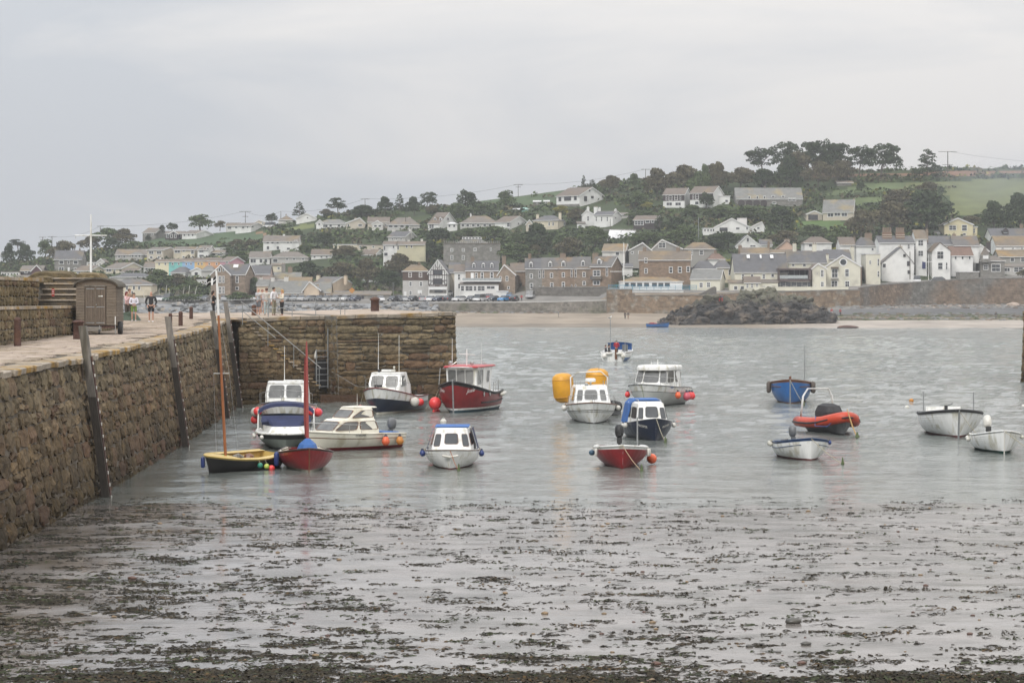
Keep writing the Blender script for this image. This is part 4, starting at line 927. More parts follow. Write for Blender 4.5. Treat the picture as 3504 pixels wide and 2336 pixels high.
def fender(p,H,t,sd,kind,m,size,label,drop=.05,group=None,name='fender',line=True):
 v=H.pt(t,H.sheer(t),sd);top=loc(p,v)
 outw=loc(p,v+Vector((0,sd,0)))-top;outw.z=0;outw.normalize();r=size
 c=top+outw*(r*.9+.02)+Vector((0,0,-drop-r*1.2))
 g=MB()
 if kind=='ball':
  g.lathe(c,[(r*math.sin(math.pi*i/10)+.012,-r*math.cos(math.pi*i/10)*1.05)for i in range(11)],14)
 elif kind=='pear':g.lathe(c,[(.02,-r*1.05),(r*.6,-r*.9),(r,-r*.2),(r*.95,r*.3),(r*.6,r*1.0),(r*.2,r*1.5),(.03,r*1.7)],14)
 elif kind=='sausage':c.z-=r*.8;g.lathe(c,[(.02,-r*2.6),(r*.7,-r*2.4),(r,-r*1.9),(r,r*1.9),(r*.7,r*2.4),(.02,r*2.7)],12)
 elif kind=='flat':
  M=Matrix.Rotation(R(90),3,'Y');al=loc(p,v+Vector((1,0,0)))-top;al.z=0;al.normalize();M=al.to_track_quat('Z','Y').to_matrix()
  c=top+outw*(r+.02)+Vector((0,0,-drop-r));g.lathe(c,[(.02,-r*2.6),(r*.7,-r*2.4),(r,-r*1.9),(r,r*1.9),(r*.7,r*2.4),(.02,r*2.7)],12,M=M)
 rt=thing('fender',label,'fender',c,group=group);o=g;o.v=[(x-c.x,y-c.y,z-c.z)for x,y,z in o.v]
 o.build('float',m,rt,True)
 if kind in('pear',):MB().lathe((0,0,r*1.2),[(r*.55,-.05),(r*.4,r*.2),(.03,r*.55)],10).build('neck',NAVY,rt)
 if line:MB().tube([Vector((0,0,r)),top-c+Vector((0,0,.04))],.010,4).build('line',ROPE,rt)
 return rt
def mooring(p,H,px_dx,reach=1.2,m=ROPE,weed=True,label=None):
 v=loc(p,H.pt(1,H.sheer(1)-.02,1));e=Vector((v.x+px_dx,v.y-reach,-.02));mid=(v+e)/2+Vector((0,0,-.06))
 rt=thing('mooring_line',label,'rope',v)
 MB().tube([Vector((0,0,0)),(mid-v),(e-v)],.014,5).build('rope',m,rt)
 if weed:MB().lathe(e-v,[(.01,-.02),(.07,.02),(.05,.1),(.012,.28)],7).build('weed',ROPEG,rt)
def text_on(p,H,s,size,t,z,sd,m,name='name_lettering',slant=0.0,lean=True,out=.012,shear=.0,fmirror=False):
 cu=bpy.data.curves.new(name,'FONT');cu.body=s;cu.size=size;cu.extrude=.003;cu.align_x='CENTER';cu.align_y='CENTER';cu.shear=shear
 to=bpy.data.objects.new(name,cu);C.objects.link(to);bpy.context.view_layer.update()
 me=bpy.data.meshes.new_from_object(to);bpy.data.objects.remove(to);me.materials.clear();me.materials.append(m)
 o=bpy.data.objects.new(name,me);C.objects.link(o);o.parent=p
 a,b=H.pt(t-.03,z,sd),H.pt(t+.03,z,sd);up=(H.pt(t,z+.08,sd)-H.pt(t,z-.08,sd)).normalized()
 xdir=(b-a).normalized()*(1 if sd<0 else-1);nrm=xdir.cross(up).normalized()
 if nrm.y*sd<0:nrm=-nrm
 up=nrm.cross(xdir).normalized();sh=H.sheer(t+.03)-H.sheer(t-.03);
 M=Matrix((xdir,up,nrm)).transposed().to_4x4();M.translation=H.pt(t,z,sd)+nrm*out;o.matrix_local=M@Matrix.Rotation(slant,4,'Z')
 return o
def thwart(p,H,t,z,m,w=.22):
 b=H.pt(t,z,1).y-.03;x=-H.L/2+H.L*t;MB().box((x,0,z),(w,2*b,.035)).build('thwart',m,p)
b=boat('cabin_boat','white cabin boat with navy lower hull moored behind the navy canopied boat',zx('B3',1150),1466,R(-4),6.0)
H=Hull(6.0,2.75,(1.30,.95,.9),.85,.45,.4,3.2,1.7,1.1,3,.05);build_hull(b,H,[(0,.45,WHITE,'upper_topside'),(.45,1,NAVY,'lower_topside')],NAVY,deck=WHITE,cockpit=.42,inner=WHITE,floor=.3,gun=GREYP,gr=.045)
cb=Cabin(b,[(1.0,-1.2,1.25,1.08,.98),(1.45,-1.2,1.2,1.06,.95),(2.08,-1.2,.85,.98,.86)],WHITE,roofm=WHITE,over=(.25,.04,.02))
cb.win('f',-.86,-.05,1.42,2.0);cb.win('f',.05,.86,1.42,2.0);cb.win('l',.45,.92,1.42,2.0);cb.win('r',.45,.92,1.42,2.0)
rail(b,H,.62,.55);aerial(b,.2,-.1,2.12,1.75,0,.02);MB().box((-.1,.3,2.18),(.9,.9,.05)).build('roof_hatch',WHITE,b);MB().tube([(.86,-.45,2.0),(.98,-.62,1.55)],.012).build('wiper',BLACK,b);MB().tube([(.86,.45,2.0),(.98,.28,1.55)],.012).build('wiper',BLACK,b)
for t,sd,m,k,lab in((.80,-1,BALLRED,.2,'red ball fender at the left bow of the white and navy cabin boat'),(.74,-1,BALLW,.21,'dirty white ball fender at the left bow of the navy hulled cabin boat'),(.7,-1,BALLRED,.19,'pinkish red ball fender low on the back left cabin boat'),(.78,1,BALLRED,.2,'orange red ball fender beside the red mast'),(.62,1,BALLRED,.2,'red ball fender right of the navy canopy'),(.55,1,mat('pink_fender',(.65,.06,.22),.4),.19,'pink ball fender tucked behind the navy canopy')):
 fender(b,H,t,sd,'ball',m,k,lab,.12 if 'low' not in lab else .5)
b=boat('canopy_boat','white speedboat with navy canvas canopy and long white fenders across its bow',zx('B3',1190),1537,R(0),4.6)
H=Hull(4.6,2.45,(.62,.62,.6),.88,.5,.3,4.2,2,1.05,2.2,.04);build_hull(b,H,[(0,.38,BLACK,'rubber_topside'),(.38,1,mat('grey_green_gelcoat',(.22,.25,.23),.4,.2),'lower_topside')],NAVY,deck=WHITE,cockpit=.35,inner=WHITE,floor=.25,gun=WHITE,gr=.05)
loft(b,[rring(-.6,1.75,1.0,.64,.3,3,.75),rring(-.6,1.45,.95,.88,.3,3,.62)],WHITE,'coachroof')
loft(b,[rring(-.9,1.25,1.02,.86,.3,3,.6),rring(-.9,.75,1.02,1.12,.3,3,.8),rring(-.9,.7,1.0,1.16,.3,3,.8)],CANV,'tonneau_cover')
MB().add([(.62,-1.04,1.05),(.62,1.04,1.05),(.45,1.0,1.3),(.40,-1.0,1.3)],[(0,1,2,3)]).build('canvas_screen',CANV,b)
g=MB();n=9;vs=[]
for i in range(n+1):
 u=-1+2*i/n;zz=1.52+.30*(1-abs(u)**3.2);vs+=[(-1.3,u*1.13,zz),(-.2,u*1.17,zz+.02),(.1,u*1.16,zz-.02),(.13,u*1.15,zz-.16)]
g.add(vs,[(i*4+j,i*4+j+1,(i+1)*4+j+1,(i+1)*4+j)for i in range(n)for j in range(3)]);g.build('canopy',CANV,b)
for sd in(1,-1):
 MB().tube([(.3,sd*1.17,.66),(.02,sd*1.15,1.55)],.03,6).build('canopy_strut',WHITE,b);MB().tube([(-.9,sd*1.15,.7),(-.7,sd*1.13,1.6)],.02,5).build('canopy_strut',STEEL,b)
for t,sd,lab in((.86,-1,'white bow fender to the left of centre on the canopied speedboat'),(.86,1,'white bow fender to the right of centre on the canopied speedboat'),(.66,-1,'outer left white fender on the canopied speedboat'),(.5,-1,'small white fender at the left corner of the canopied speedboat')):
 fender(b,H,t,sd,'flat',BALLW,.085,lab,.06)
b=boat('cabin_cruiser','cream cabin cruiser with red waterline and grey outboard, bow to the left',zx('B3',1490),1545,R(-50),4.6)
H=Hull(4.6,2.0,(.82,.66,.6),.9,.35,.25,3.0,1.6,1.05,2.4,.14);build_hull(b,H,[(0,.34,CREAM,'topside'),(.34,.40,BROWNW,'rubbing_band'),(.40,1,CREAM,'lower_topside')],RED,deck=CREAM,cockpit=.45,inner=CREAM,floor=.3,gun=CREAM,gr=.03)
cb=Cabin(b,[(.62,-.9,1.55,.88,.62),(.8,-.9,1.45,.86,.6),(1.22,-.75,.95,.78,.58),(1.27,-.72,.85,.74,.55)],CREAM,.14,'cabin')
cb.win('f',-.88,.88,.84,1.18,fr=BROWNW,fw=.012);cb.win('l',.05,.42,.84,1.16,fr=BROWNW,fw=.012,slant=-.05);cb.win('l',.52,.97,.84,1.16,fr=BROWNW,fw=.012,slant=.1);cb.win('r',.05,.45,.84,1.16,fr=BROWNW,fw=.012);cb.win('r',.52,.95,.84,1.16,fr=BROWNW,fw=.012)
c2=Cabin(b,[(1.25,-.75,.6,.72,.56),(1.66,-.7,.15,.66,.52),(1.70,-.68,.1,.62,.5)],CREAM,.12,'upper_cabin',roofm=CREAM,over=(.3,.03,.02),rt=.05)
c2.win('f',-.85,.85,1.33,1.62,fr=BROWNW,fw=.012);c2.win('l',.1,.9,1.33,1.6,fr=BROWNW,fw=.012,slant=.25);c2.win('r',.1,.9,1.33,1.6,fr=BROWNW,fw=.012,slant=.25)
rail(b,H,.55,.36,n=3);aerial(b,-.3,.1,1.72,.55,0,.012);outboard(b,-2.25,.62,.95,GREYP)
MB().box((-1.6,0,.66),(.8,1.5,.05)).build('blue_sheet',CANVB,b)
text_on(b,H,'CORSAIR',.13,.56,.62,1,GREYP,slant=0);text_on(b,H,'CORSAIR',.13,.56,.62,-1,GREYP)
fender(b,H,.30,1,'pear',BALLOR,.17,'big faded orange fender amidships on the cream cabin cruiser',.12);fender(b,H,.12,1,'pear',mat('brown_orange_fender',(.5,.2,.04),.5),.16,'brownish orange fender near the stern of the cream cabin cruiser',.12)
b=boat('cabin_boat','white wheelhouse boat with navy lower hull lying against the pier head',zx('B4',500),1417,R(-17),6.6)
H=Hull(6.6,2.55,(1.42,.82,.8),.85,.4,.4,3.6,1.5,1.1,3,.1);build_hull(b,H,[(0,.42,WHITE,'upper_topside'),(.42,1,NAVY,'lower_topside')],CREAM,deck=WHITE,cockpit=.5,inner=NAVY,floor=.35,gun=ANTIF,gr=.035)
cb=Cabin(b,[(1.0,-.35,1.75,1.0,.92),(1.42,-.3,1.65,.98,.9),(2.12,.3,1.35,.92,.84)],WHITE,.12,roofm=WHITE,over=(.1,.03,.0))
cb.win('f',-.88,-.06,1.42,2.02);cb.win('f',.06,.88,1.42,2.02);cb.win('l',.45,.9,1.46,2.0,slant=.05);cb.win('r',.45,.9,1.46,2.0,slant=.05)
rail(b,H,.6,.6);aerial(b,.9,-.55,2.2,2.1,-.02,.018,name='aerial');aerial(b,.8,.6,2.2,2.0,.0,.018)
MB().box((.8,0,2.28),(.3,.7,.1)).build('light_bar',WHITE,b);MB().ball((.9,-.5,2.26),.09).build('searchlight',BLACK,b);MB().lathe((.9,.35,2.2),[(.03,0),(.03,.2),(.07,.24),(.05,.32)],8).build('lamp',WHITE,b)
MB().tube([(3.05,-.25,1.4),(3.4,-1.0,1.5),(4.0,-2.2,2.3)],.02,5).build('boat_pole',TIMBER,b);MB().box((2.7,0,1.5),(.25,.4,.12)).build('windlass',BLACK,b)
for t,sd,m,k,lab in((.62,1,BALLW,.24,'large cream ball fender on the wheelhouse boat near the pier head'),(.45,1,BALLRED,.2,'red ball fender below the stern deck of the wheelhouse boat'),(.2,-1,BALLRED,.19,'red ball fender just showing on the far side of the wheelhouse boat'),(.8,-1,BALLRED,.2,'dull red ball fender hanging left of the bow near the pier stairs')):
 fender(b,H,t,sd,'ball',m,k,lab,.1 if 'dull' not in lab else .7)
b=boat('fishing_boat','red fishing boat with white wheelhouse and red roof beside the pier head',zx('B4',1460),1414,R(-14),7.2)
H=Hull(7.2,2.8,(1.72,.98,1.02),.8,.25,.5,3.4,1.9,1.25,3.2,.16);build_hull(b,H,[(0,.12,BLACK,'rubbing_strake'),(.12,1,RED,'topside')],mat('teal_bottom',(.02,.07,.10),.5),deck=WHITE,cockpit=.02,gun=BLACK,gr=.06)
g=MB()
for sd in(1,-1):g.add([H.pt(t,z,sd,.006)for t in TS for z in(.26,.15)],[((i*2,i*2+2,i*2+3,i*2+1)if sd<0 else(i*2,i*2+1,i*2+3,i*2+2))for i in range(len(TS)-1)])
g.build('white_stripe',WHITE,b)
stempost(b,H,GALV,.09,.12)
cb=Cabin(b,[(.95,-1.3,1.5,1.0,.85),(1.55,-1.3,1.6,1.0,.85),(2.42,-1.6,1.72,1.02,.88)],WHITE,.1,roofm=mat('red_roof',(.42,.035,.04),.35,.15),over=(.35,.18,.1),rt=.09)
for u in(-.85,-.28,.28):cb.win('f',u,u+.5,1.52,2.28)
cb.win('l',.62,.92,1.52,2.28);cb.win('r',.62,.92,1.52,2.28);cb.win('l',.2,.34,1.6,2.2)
MB().tube([(1.75,-1.0,2.40),(1.95,-.5,2.44),(2.0,0,2.45),(1.95,.5,2.44),(1.75,1.0,2.40),(1.6,1.12,1.9),(1.5,1.15,1.3)],.03,6).build('grab_rail',STEEL,b)
MB().tube([(1.8,-1.15,2.4),(1.9,-1.2,1.5)],.025,6).build('grab_rail',STEEL,b)
aerial(b,.9,-.7,2.5,1.5,0,.02);MB().tube([(.6,.05,2.5),(.6,.05,3.4)],.03,6).build('short_mast',WHITE,b);MB().tube([(.6,-.4,3.15),(.6,.5,3.1)],.018,5).build('mast_crosstree',WHITE,b)
aerial(b,-.8,.55,2.55,1.2,0,.008)
for y in(-.72,.5):MB().lathe((1.2,y,2.66),[(.02,-.08),(.1,-.04),(.12,.04),(.02,.06)],10,M=Matrix.Rotation(R(90),3,'Y')).build('floodlight',STEEL,b)
MB().tube([(.9,-.8,2.5),(.8,-.5,2.7),(-.8,.5,2.72),(-1.4,.8,2.5)],.014,5).build('roof_rail',STEEL,b)
for k in range(4):MB().tube([(-3.3+k*.55,1.05-.1*(k==0),1.02),(-3.3+k*.55,1.05-.1*(k==0),1.55)],.018,5).build('rail_post',STEEL,b)
MB().tube([(-3.35,-.9,1.5),(-3.35,.95,1.55),(-2.8,1.1,1.6),(-1.6,1.12,1.62)],.02,5).build('stern_rail',STEEL,b)
MB().box((-2.3,.3,1.2),(.25,.25,.5)).build('engine_box',BLACK,b);MB().tube([(-2.9,.7,1.0),(-2.6,.95,1.4),(-2.2,.95,1.4)],.03,6).build('davit',WHITE,b)
MB().tube([H.pt(t,.52+.02*(t<.3),1,.03)for t in np.linspace(.04,.72,8)],.045,6).build('bilge_strake',BLACK,b,True);MB().tube([H.pt(t,.52,-1,.03)for t in np.linspace(.04,.72,8)],.045,6).build('bilge_strake',BLACK,b,True)
for t in(.72,.60):
 v=H.pt(t,.98,1,.01);w_=MB().lathe(v,[(.06,-.0),(.13,0),(.13,.02),(.09,.025)],12,M=Matrix.Rotation(R(-90),3,'X')).build('porthole',STEEL,b);MB().lathe(v,[(.0,.01),(.09,.012)],12,M=Matrix.Rotation(R(-90),3,'X')).build('pane',GLASS,w_)
text_on(b,H,'Josie',.30,.885,1.22,1,WHITE,shear=.4,slant=R(9));text_on(b,H,'Josie',.30,.885,1.22,-1,WHITE,shear=.4,slant=R(-9))
gg='blue ended white fenders along the red fishing boat'
for i,t in enumerate((.02,.09,.16,.23)):fender(b,H,t,1,'flat',BALLW,.1,('short white fender at the very stern of the red fishing boat','second white fender from the stern of the red fishing boat','third white fender from the stern of the red fishing boat','foremost white fender hung on the red fishing boat')[i],.06,gg)
fender(b,H,.86,-1,'ball',BALLRED,.33,'very large glossy red ball fender at the bow of the red fishing boat',.55);fender(b,H,.72,-1,'ball',BALLRED,.24,'red ball fender close to the red hull behind the large one',.5);fender(b,H,.64,-1,'ball',BALLRED,.22,'smaller red ball fender low between the two moored cabin boats',.95)
b=boat('cabin_boat','small white clinker cabin boat with blue cover edges facing the camera alone',zx('B4',1415),1605,R(-2),4.6)
H=Hull(4.6,2.0,(.70,.56,.55),.8,.3,.25,3.4,1.8,1.2,2.8,.05);build_hull(b,H,[(0,1,WHITE,'hull')],ANTIF,planks=6,deck=WHITE,cockpit=.35,inner=WHITE,gun=mat('brown_trim',(.1,.06,.04),.5),gr=.022)
cb=Cabin(b,[(.5,-1.3,1.2,.86,.74),(.72,-1.25,1.15,.84,.72),(1.36,-1.2,.85,.66,.58),(1.41,-1.15,.78,.6,.53)],WHITE,.14,'cabin')
cb.win('f',-.36,.36,.86,1.22,GLASS,BROWNW,.012);cb.win('f',-.93,-.6,.78,1.2,GLASS,BROWNW,.012);cb.win('f',.6,.93,.78,1.2,GLASS,BROWNW,.012);cb.win('l',.4,.9,.8,1.2,GLASS,BROWNW,.012);cb.win('r',.4,.9,.8,1.2,GLASS,BROWNW,.012)
MB().add([(-.2,-.72,1.36),(-.2,-.98,.52),(-1.5,-.98,.55),(-1.5,-.74,1.36)],[(0,1,2,3)]).build('side_cover',CANVB,b);MB().add([(-.2,.72,1.36),(-.2,.95,.52),(-1.5,.95,.55),(-1.5,.74,1.36)],[(0,3,2,1)]).build('side_cover',CANV,b)
MB().box((-.35,0,1.44),(1.6,1.25,.03)).build('roof_cover',CANVB,b);MB().tube([(2.2,-.28,.5),(2.28,0,.45),(2.2,.28,.5)],.045,6).build('bow_fender',BALLW,b)
fender(b,H,.55,-1,'pear',BALLBL,.1,'outer blue fender on the left of the lone clinker cabin boat',.0);fender(b,H,.68,-1,'pear',BALLBL,.1,'inner blue fender on the left of the lone clinker cabin boat',.0);fender(b,H,.6,1,'pear',BALLBL,.1,'single blue fender on the right of the lone clinker cabin boat',.0)
mooring(b,H,.32,.5,mat('orange_rope',(.3,.12,.06),.8),True,'orange mooring line hanging from the white clinker cabin boat')
b=boat('dinghy','open red clinker dinghy with white gunwale and black outboard',zx('B5',1105),1603,R(2),4.0)
H=Hull(4.0,1.95,(.84,.64,.6),.82,.3,.22,3.2,1.6,1.15,2.5,.02);build_hull(b,H,[(0,.14,WHITE,'white_band'),],RED,inner=WHITE,gun=WHITE,gr=.035)
build_hull(b,H,[(.14,1,RED,'hull')],RED,planks=7,gun=WHITE,gr=.03,gname='gunwale_cap');thwart(b,H,.3,.42,WHITE);thwart(b,H,.62,.46,WHITE)
outboard(b,-1.85,.78,1.0,BLACK,tilt=R(-6));MB().tube([(-.4,.62,.3),(-.4,.62,1.75)],.03,6).build('pole',GALV,b)
for t,sd,lab in((.72,-1,'slim white fender on the left bow of the red dinghy'),(.70,1,'slim white fender on the right bow of the red dinghy'),(.56,1,'rear slim white fender beside the orange ball of the red dinghy')):fender(b,H,t,sd,'sausage',BALLW,.055,lab,.08)
fender(b,H,.5,-1,'ball',mat('teal_fender',(.03,.08,.13),.4),.1,'small dark teal ball fender on the left of the red dinghy',.08);fender(b,H,.42,1,'ball',BALLOR,.175,'bright orange ball fender on the right of the red dinghy',.22)
mooring(b,H,.62,1.0,mat('tan_rope',(.38,.28,.18),.8),True,'tan mooring line falling from the bow of the red dinghy')
b=boat('cabin_boat','navy clinker cabin boat with white cabin and bright blue canopy',zx('B5',1480),1508,R(9),4.9)
H=Hull(4.9,2.0,(.98,.62,.62),.8,.3,.3,3.0,1.6,1.2,2.8,.03);build_hull(b,H,[(0,1,NAVY,'hull')],NAVY,planks=7,deck=WHITE,cockpit=.38,inner=WHITE,gun=mat('gunwale_grey',(.3,.3,.3),.5),gr=.02)
cb=Cabin(b,[(.6,-1.3,1.35,.88,.7),(.85,-1.25,1.3,.86,.68),(1.55,-1.2,.95,.72,.58),(1.62,-1.15,.85,.64,.5)],WHITE,.14,'cabin')
cb.win('f',-.42,.42,.98,1.42,GLASS,BLACK,.012);cb.win('f',-.92,-.6,.92,1.38,GLASS,BLACK,.012);cb.win('f',.6,.92,.92,1.38,GLASS,BLACK,.012)
for s_ in 'lr':cb.win(s_,.55,.92,.92,1.38,GLASS,BLACK,.012);cb.win(s_,.15,.45,.92,1.38,GLASS,BLACK,.012)
loft(b,[rring(-2.1,-.5,.92,.62,.15,3,.88),rring(-2.0,-.2,.76,1.50,.2,3,.74),rring(-1.8,.0,.6,1.70,.2,3,.58)],CANVB,'canopy')
MB().tube([(-.5,-.5,1.62),(-.4,-.5,1.7),(.5,-.5,1.7),(.6,-.5,1.6)],.014).build('roof_rail',STEEL,b);MB().tube([(-.5,.5,1.62),(-.4,.5,1.7),(.5,.5,1.7),(.6,.5,1.6)],.014).build('roof_rail',STEEL,b)
text_on(b,H,'PROSPER',.15,.88,.62,1,BALLW,slant=R(8));text_on(b,H,'PROSPER',.15,.88,.62,-1,BALLW,slant=R(-8))
fender(b,H,.5,-1,'pear',BALLW,.1,'outer white fender left of the navy cabin boat',.0);fender(b,H,.62,-1,'pear',BALLW,.1,'inner white fender left of the navy cabin boat',.0);fender(b,H,.62,1,'pear',BALLW,.1,'single white fender right of the navy cabin boat',.0)
mooring(b,H,.35,.7,ROPE,True,'pale mooring line down the stem of the navy cabin boat')
b=boat('cabin_cruiser','white cabin cruiser with radar dome lying in front of two yellow buoys',zx('B5',770),1449,R(3),5.8)
H=Hull(5.8,2.5,(1.05,.78,.75),.86,.5,.35,3.4,1.7,1.1,2.4,.04);build_hull(b,H,[(0,.36,WHITE,'topside'),(.36,.40,BLACK,'stripe'),(.40,.46,WHITE,'middle_band'),(.46,.49,BLACK,'stripe'),(.49,1,WHITE,'lower_topside')],BLACK,deck=WHITE,cockpit=.4,inner=WHITE,gun=BROWNW,gr=.03)
cb=Cabin(b,[(.8,-1.4,1.55,1.08,.95),(1.05,-1.35,1.5,1.06,.92),(1.74,-1.3,.95,.88,.78),(1.80,-1.25,.88,.82,.72)],WHITE,.15,'wheelhouse')
cb.win('f',-.42,.30,1.14,1.6);cb.win('f',-.86,-.55,1.1,1.6);cb.win('f',.48,.80,1.1,1.6)
for s_ in 'lr':cb.win(s_,.5,.95,1.08,1.66)
rail(b,H,.62,.42,n=3);MB().lathe((-.2,0,1.95),[(.05,-.15),(.05,0),(.26,.02),(.27,.16),(.2,.2)],14).build('radar_dome',WHITE,b,True)
for y in(-.75,.65):
 for k in range(3):MB().tube([(-.3,y+k*.12,1.78),(-.3,y+k*.12,2.02)],.018,5).build('rod_holder',STEEL,b)
MB().lathe((.8,-.25,1.86),[(.02,-.06),(.1,-.03),(.1,.03),(.02,.05)],10,M=Matrix.Rotation(R(90),3,'Y')).build('searchlight',STEEL,b)
MB().tube([(-1.9,-.9,.8),(-1.7,-.95,2.15),(-1.6,-.6,2.4),(-1.6,.6,2.45),(-1.7,.95,2.15),(-1.9,.9,.8)],.035,6).build('gantry',WHITE,b,True);aerial(b,-1.6,.5,2.4,1.0,0,.012,GALV)
fender(b,H,.62,-1,'flat',BALLW,.14,'long white fender at the left bow of the cruiser with radar',.02);fender(b,H,.55,1,'ball',BALLW,.12,'round white fender at the right side of the cruiser with radar',.0)
mooring(b,H,.0,.5,GALV,False,'grey mooring chain straight down from the radar cruiser bow')
for px,py,dd,r,h,lab in((zx('B5',425),0,118,.55,1.5,'left yellow inflatable buoy leaning out beside the radar cruiser'),(zx('B5',806),0,119.5,.60,1.75,'right yellow inflatable buoy carried behind the cruiser wheelhouse')):
 zc=EH-(zy('B5',590 if 'left' in lab else 560)-HY)*dd/F;t_=thing('inflatable_buoy',lab,'buoy',W(px,0,dd)*Vector((1,1,0))+Vector((0,0,zc))if False else(W(px,0,dd).x,dd,zc),rot=(R(4),R(-5 if 'left' in lab else 3),0),group='yellow inflatable buoys')
 MB().lathe((0,0,0),[(.04,-h/2-.02),(r*.45,-h/2),(r*.8,-h/2+.12),(r*.98,-h/2+.34),(r,0),(r,h/2-.36),(r*.92,h/2-.15),(r*.62,h/2-.02),(.04,h/2+.03)],18).build('float',YBUOY,t_,True)
 for z_ in(-h/2+.3,h/2-.3):MB().lathe((0,0,z_),[(r*.99,-.02),(r*1.015,0),(r*.99,.02)],18).build('seam',mat('yellow_seam',(.5,.24,.02),.5),t_)
b=boat('tender','black inflatable tender half hidden behind the radar cruiser',zx('B5',990),1420,R(20),3.2)
pts=[(-1.5,.62,.32),(.6,.62,.36),(1.3,.35,.5),(1.6,0,.6),(1.3,-.35,.5),(.6,-.62,.36),(-1.5,-.62,.32)]
MB().tube(pts,[.2,.24,.24,.22,.24,.24,.2],10).build('tube',BLACK,b,True);MB().box((0,0,.12),(2.8,1.0,.2)).build('floor',GREYP,b);MB().box((-.6,0,.9),(.9,1.0,.9),(0,R(-8),0),taper=.75).build('console_cover',CANV,b)
b=boat('pilothouse_boat','white pilothouse motorboat with a row of red ball fenders',zx('B5',1330),1392,R(-17),6.2)
H=Hull(6.2,2.9,(1.30,1.02,.9),.85,.6,.35,3.4,1.6,1.05,2.3,.03);build_hull(b,H,[(0,.3,WHITE,'topside'),(.3,.33,GREYP,'stripe'),(.33,1,mat('grey_white_gelcoat',(.55,.56,.54),.3,.1),'lower_topside')],GREYP,deck=WHITE,cockpit=.35,inner=WHITE,gun=GREYP,gr=.03)
cb=Cabin(b,[(1.0,-1.5,1.3,1.15,.95),(1.32,-1.5,1.25,1.13,.95),(2.05,-1.5,.85,1.05,.88)],WHITE,.35,'pilothouse',roofm=WHITE,over=(.25,.25,.12),rt=.26)
cb.win('f',-.5,.5,1.34,2.0,GLASSL,WHITE,.01);cb.win('f',-.98,-.56,1.34,2.0,GLASSL,WHITE,.01);cb.win('f',.56,.98,1.34,2.0,GLASSL,WHITE,.01)
for s_ in 'lr':cb.win(s_,.55,.97,1.34,2.0,GLASSL,WHITE,.01);cb.win(s_,.1,.48,1.34,2.0,GLASSL,WHITE,.01)
rail(b,H,.5,.5,n=4);aerial(b,-.2,0,2.3,.35,0,.03);aerial(b,.3,-.25,2.3,.25,0,.015)
text_on(b,H,'Vikon',.14,.72,1.08,1,BLUE)
for t,m,z,lab in((.66,BALLOR,.18,'pale orange red fender nearest the bow of the pilothouse boat'),(.42,mat('pink_red_fender',(.55,.1,.14),.4),.22,'pinkish fender second in the row on the pilothouse boat'),(.3,BALLRED,.2,'third red fender in the row on the pilothouse boat'),(.18,BALLRED,.2,'last red fender at the stern of the pilothouse boat')):fender(b,H,t,1,'pear',m,z,lab,.28)
fender(b,H,.6,-1,'pear',BALLRED,.16,'single red fender on the left side of the pilothouse boat',.3);mooring(b,H,.25,.6,ROPEG,False,'thin mooring line down the bow of the pilothouse boat')
b=boat('wooden_boat','blue wooden boat with brown gunwale and brown fenders at both sides',zx('B6',380),1381,R(-1),5.4)
H=Hull(5.4,2.4,(1.42,1.12,1.05),.82,.12,.35,3.0,1.5,1.35,3.4,.09);build_hull(b,H,[(0,.10,BROWNW,'wash_strake'),(.10,1,BLUE,'topside')],BROWNW,inner=WETT,floor=.75,gun=BROWNW,gr=.035)
stempost(b,H,GALV,.08,.02);MB().box((2.55,0,1.48),(.12,.13,.3)).build('bow_post',BROWNW,b);MB().tube([(-1.4,.8,.6),(-1.4,.8,3.4)],.03,6).build('pole',GALV,b)
for sd in(1,-1):MB().tube([H.pt(t,.98+.0*t,sd,.025)for t in(.62,.72,.82,.9)],.025,5).build('rubbing_strip',BROWNW,b)
thwart(b,H,.3,.8,BROWNW);MB().box((1.2,-.5,1.2),(.1,.1,.2)).build('cleat',BROWNW,b);MB().box((1.2,.5,1.2),(.1,.1,.2)).build('cleat',BROWNW,b)
bf=mat('brown_fender',(.11,.09,.075),.7,.3,5)
for t,sd,lab in((.48,-1,'outer brown fender on the left of the blue wooden boat'),(.62,-1,'inner brown fender on the left of the blue wooden boat'),(.62,1,'inner brown fender on the right of the blue wooden boat'),(.48,1,'outer brown fender on the right of the blue wooden boat')):fender(b,H,t,sd,'sausage',bf,.13,lab,.02)
mooring(b,H,.65,1.2,ROPE,True,'mooring line slanting down from the blue wooden boat')
b=boat('rigid_inflatable','orange rigid inflatable with black covered console and white arch',zx('B6',862),1487,R(21),4.4)
zt=[(-2.1,.9,.42),(-1.2,.93,.42),(.0,.92,.46),(.9,.80,.54),(1.5,.52,.68),(1.85,.2,.78),(1.92,0,.80)]
pts=[(x,y,z)for x,y,z in zt]+[(x,-y,z)for x,y,z in zt[::-1][1:]]
MB().tube(pts,[.24]*3+[.25]*3+[.24]+[.25]*3+[.24]*3,12).build('inflated_tube',ORANGE,b,True)
for sd in(1,-1):MB().tube([(x*1.0+(.0 if x<2 else .2),sd*(y+.24),z-.02)for x,y,z in zt[:-2]]+[(2.05,sd*.25,.76),(2.2,0,.80)],.045,6).build('rubbing_strake',BLACK,b,True)
HR=Hull(3.9,1.4,(.56,.3,.3),.9,.5,.3,2.6,1.8,1.0,1.6,.02);build_hull(b,HR,[(0,1,GREYP,'hull')],BLACK,deck=GREYP,gun=GREYP,gr=.02)
loft(b,[rring(-1.0,.45,.5,.45,.15,3,.4),rring(-.95,.5,.5,.95,.15,3,.4),rring(-.8,.3,.42,1.22,.15,3,.35),rring(-.6,0,.2,1.32,.08,3,.15)],mat('black_cover',(.03,.03,.032),.75,.3,4,bump=.5,bscale=6),'console_cover')
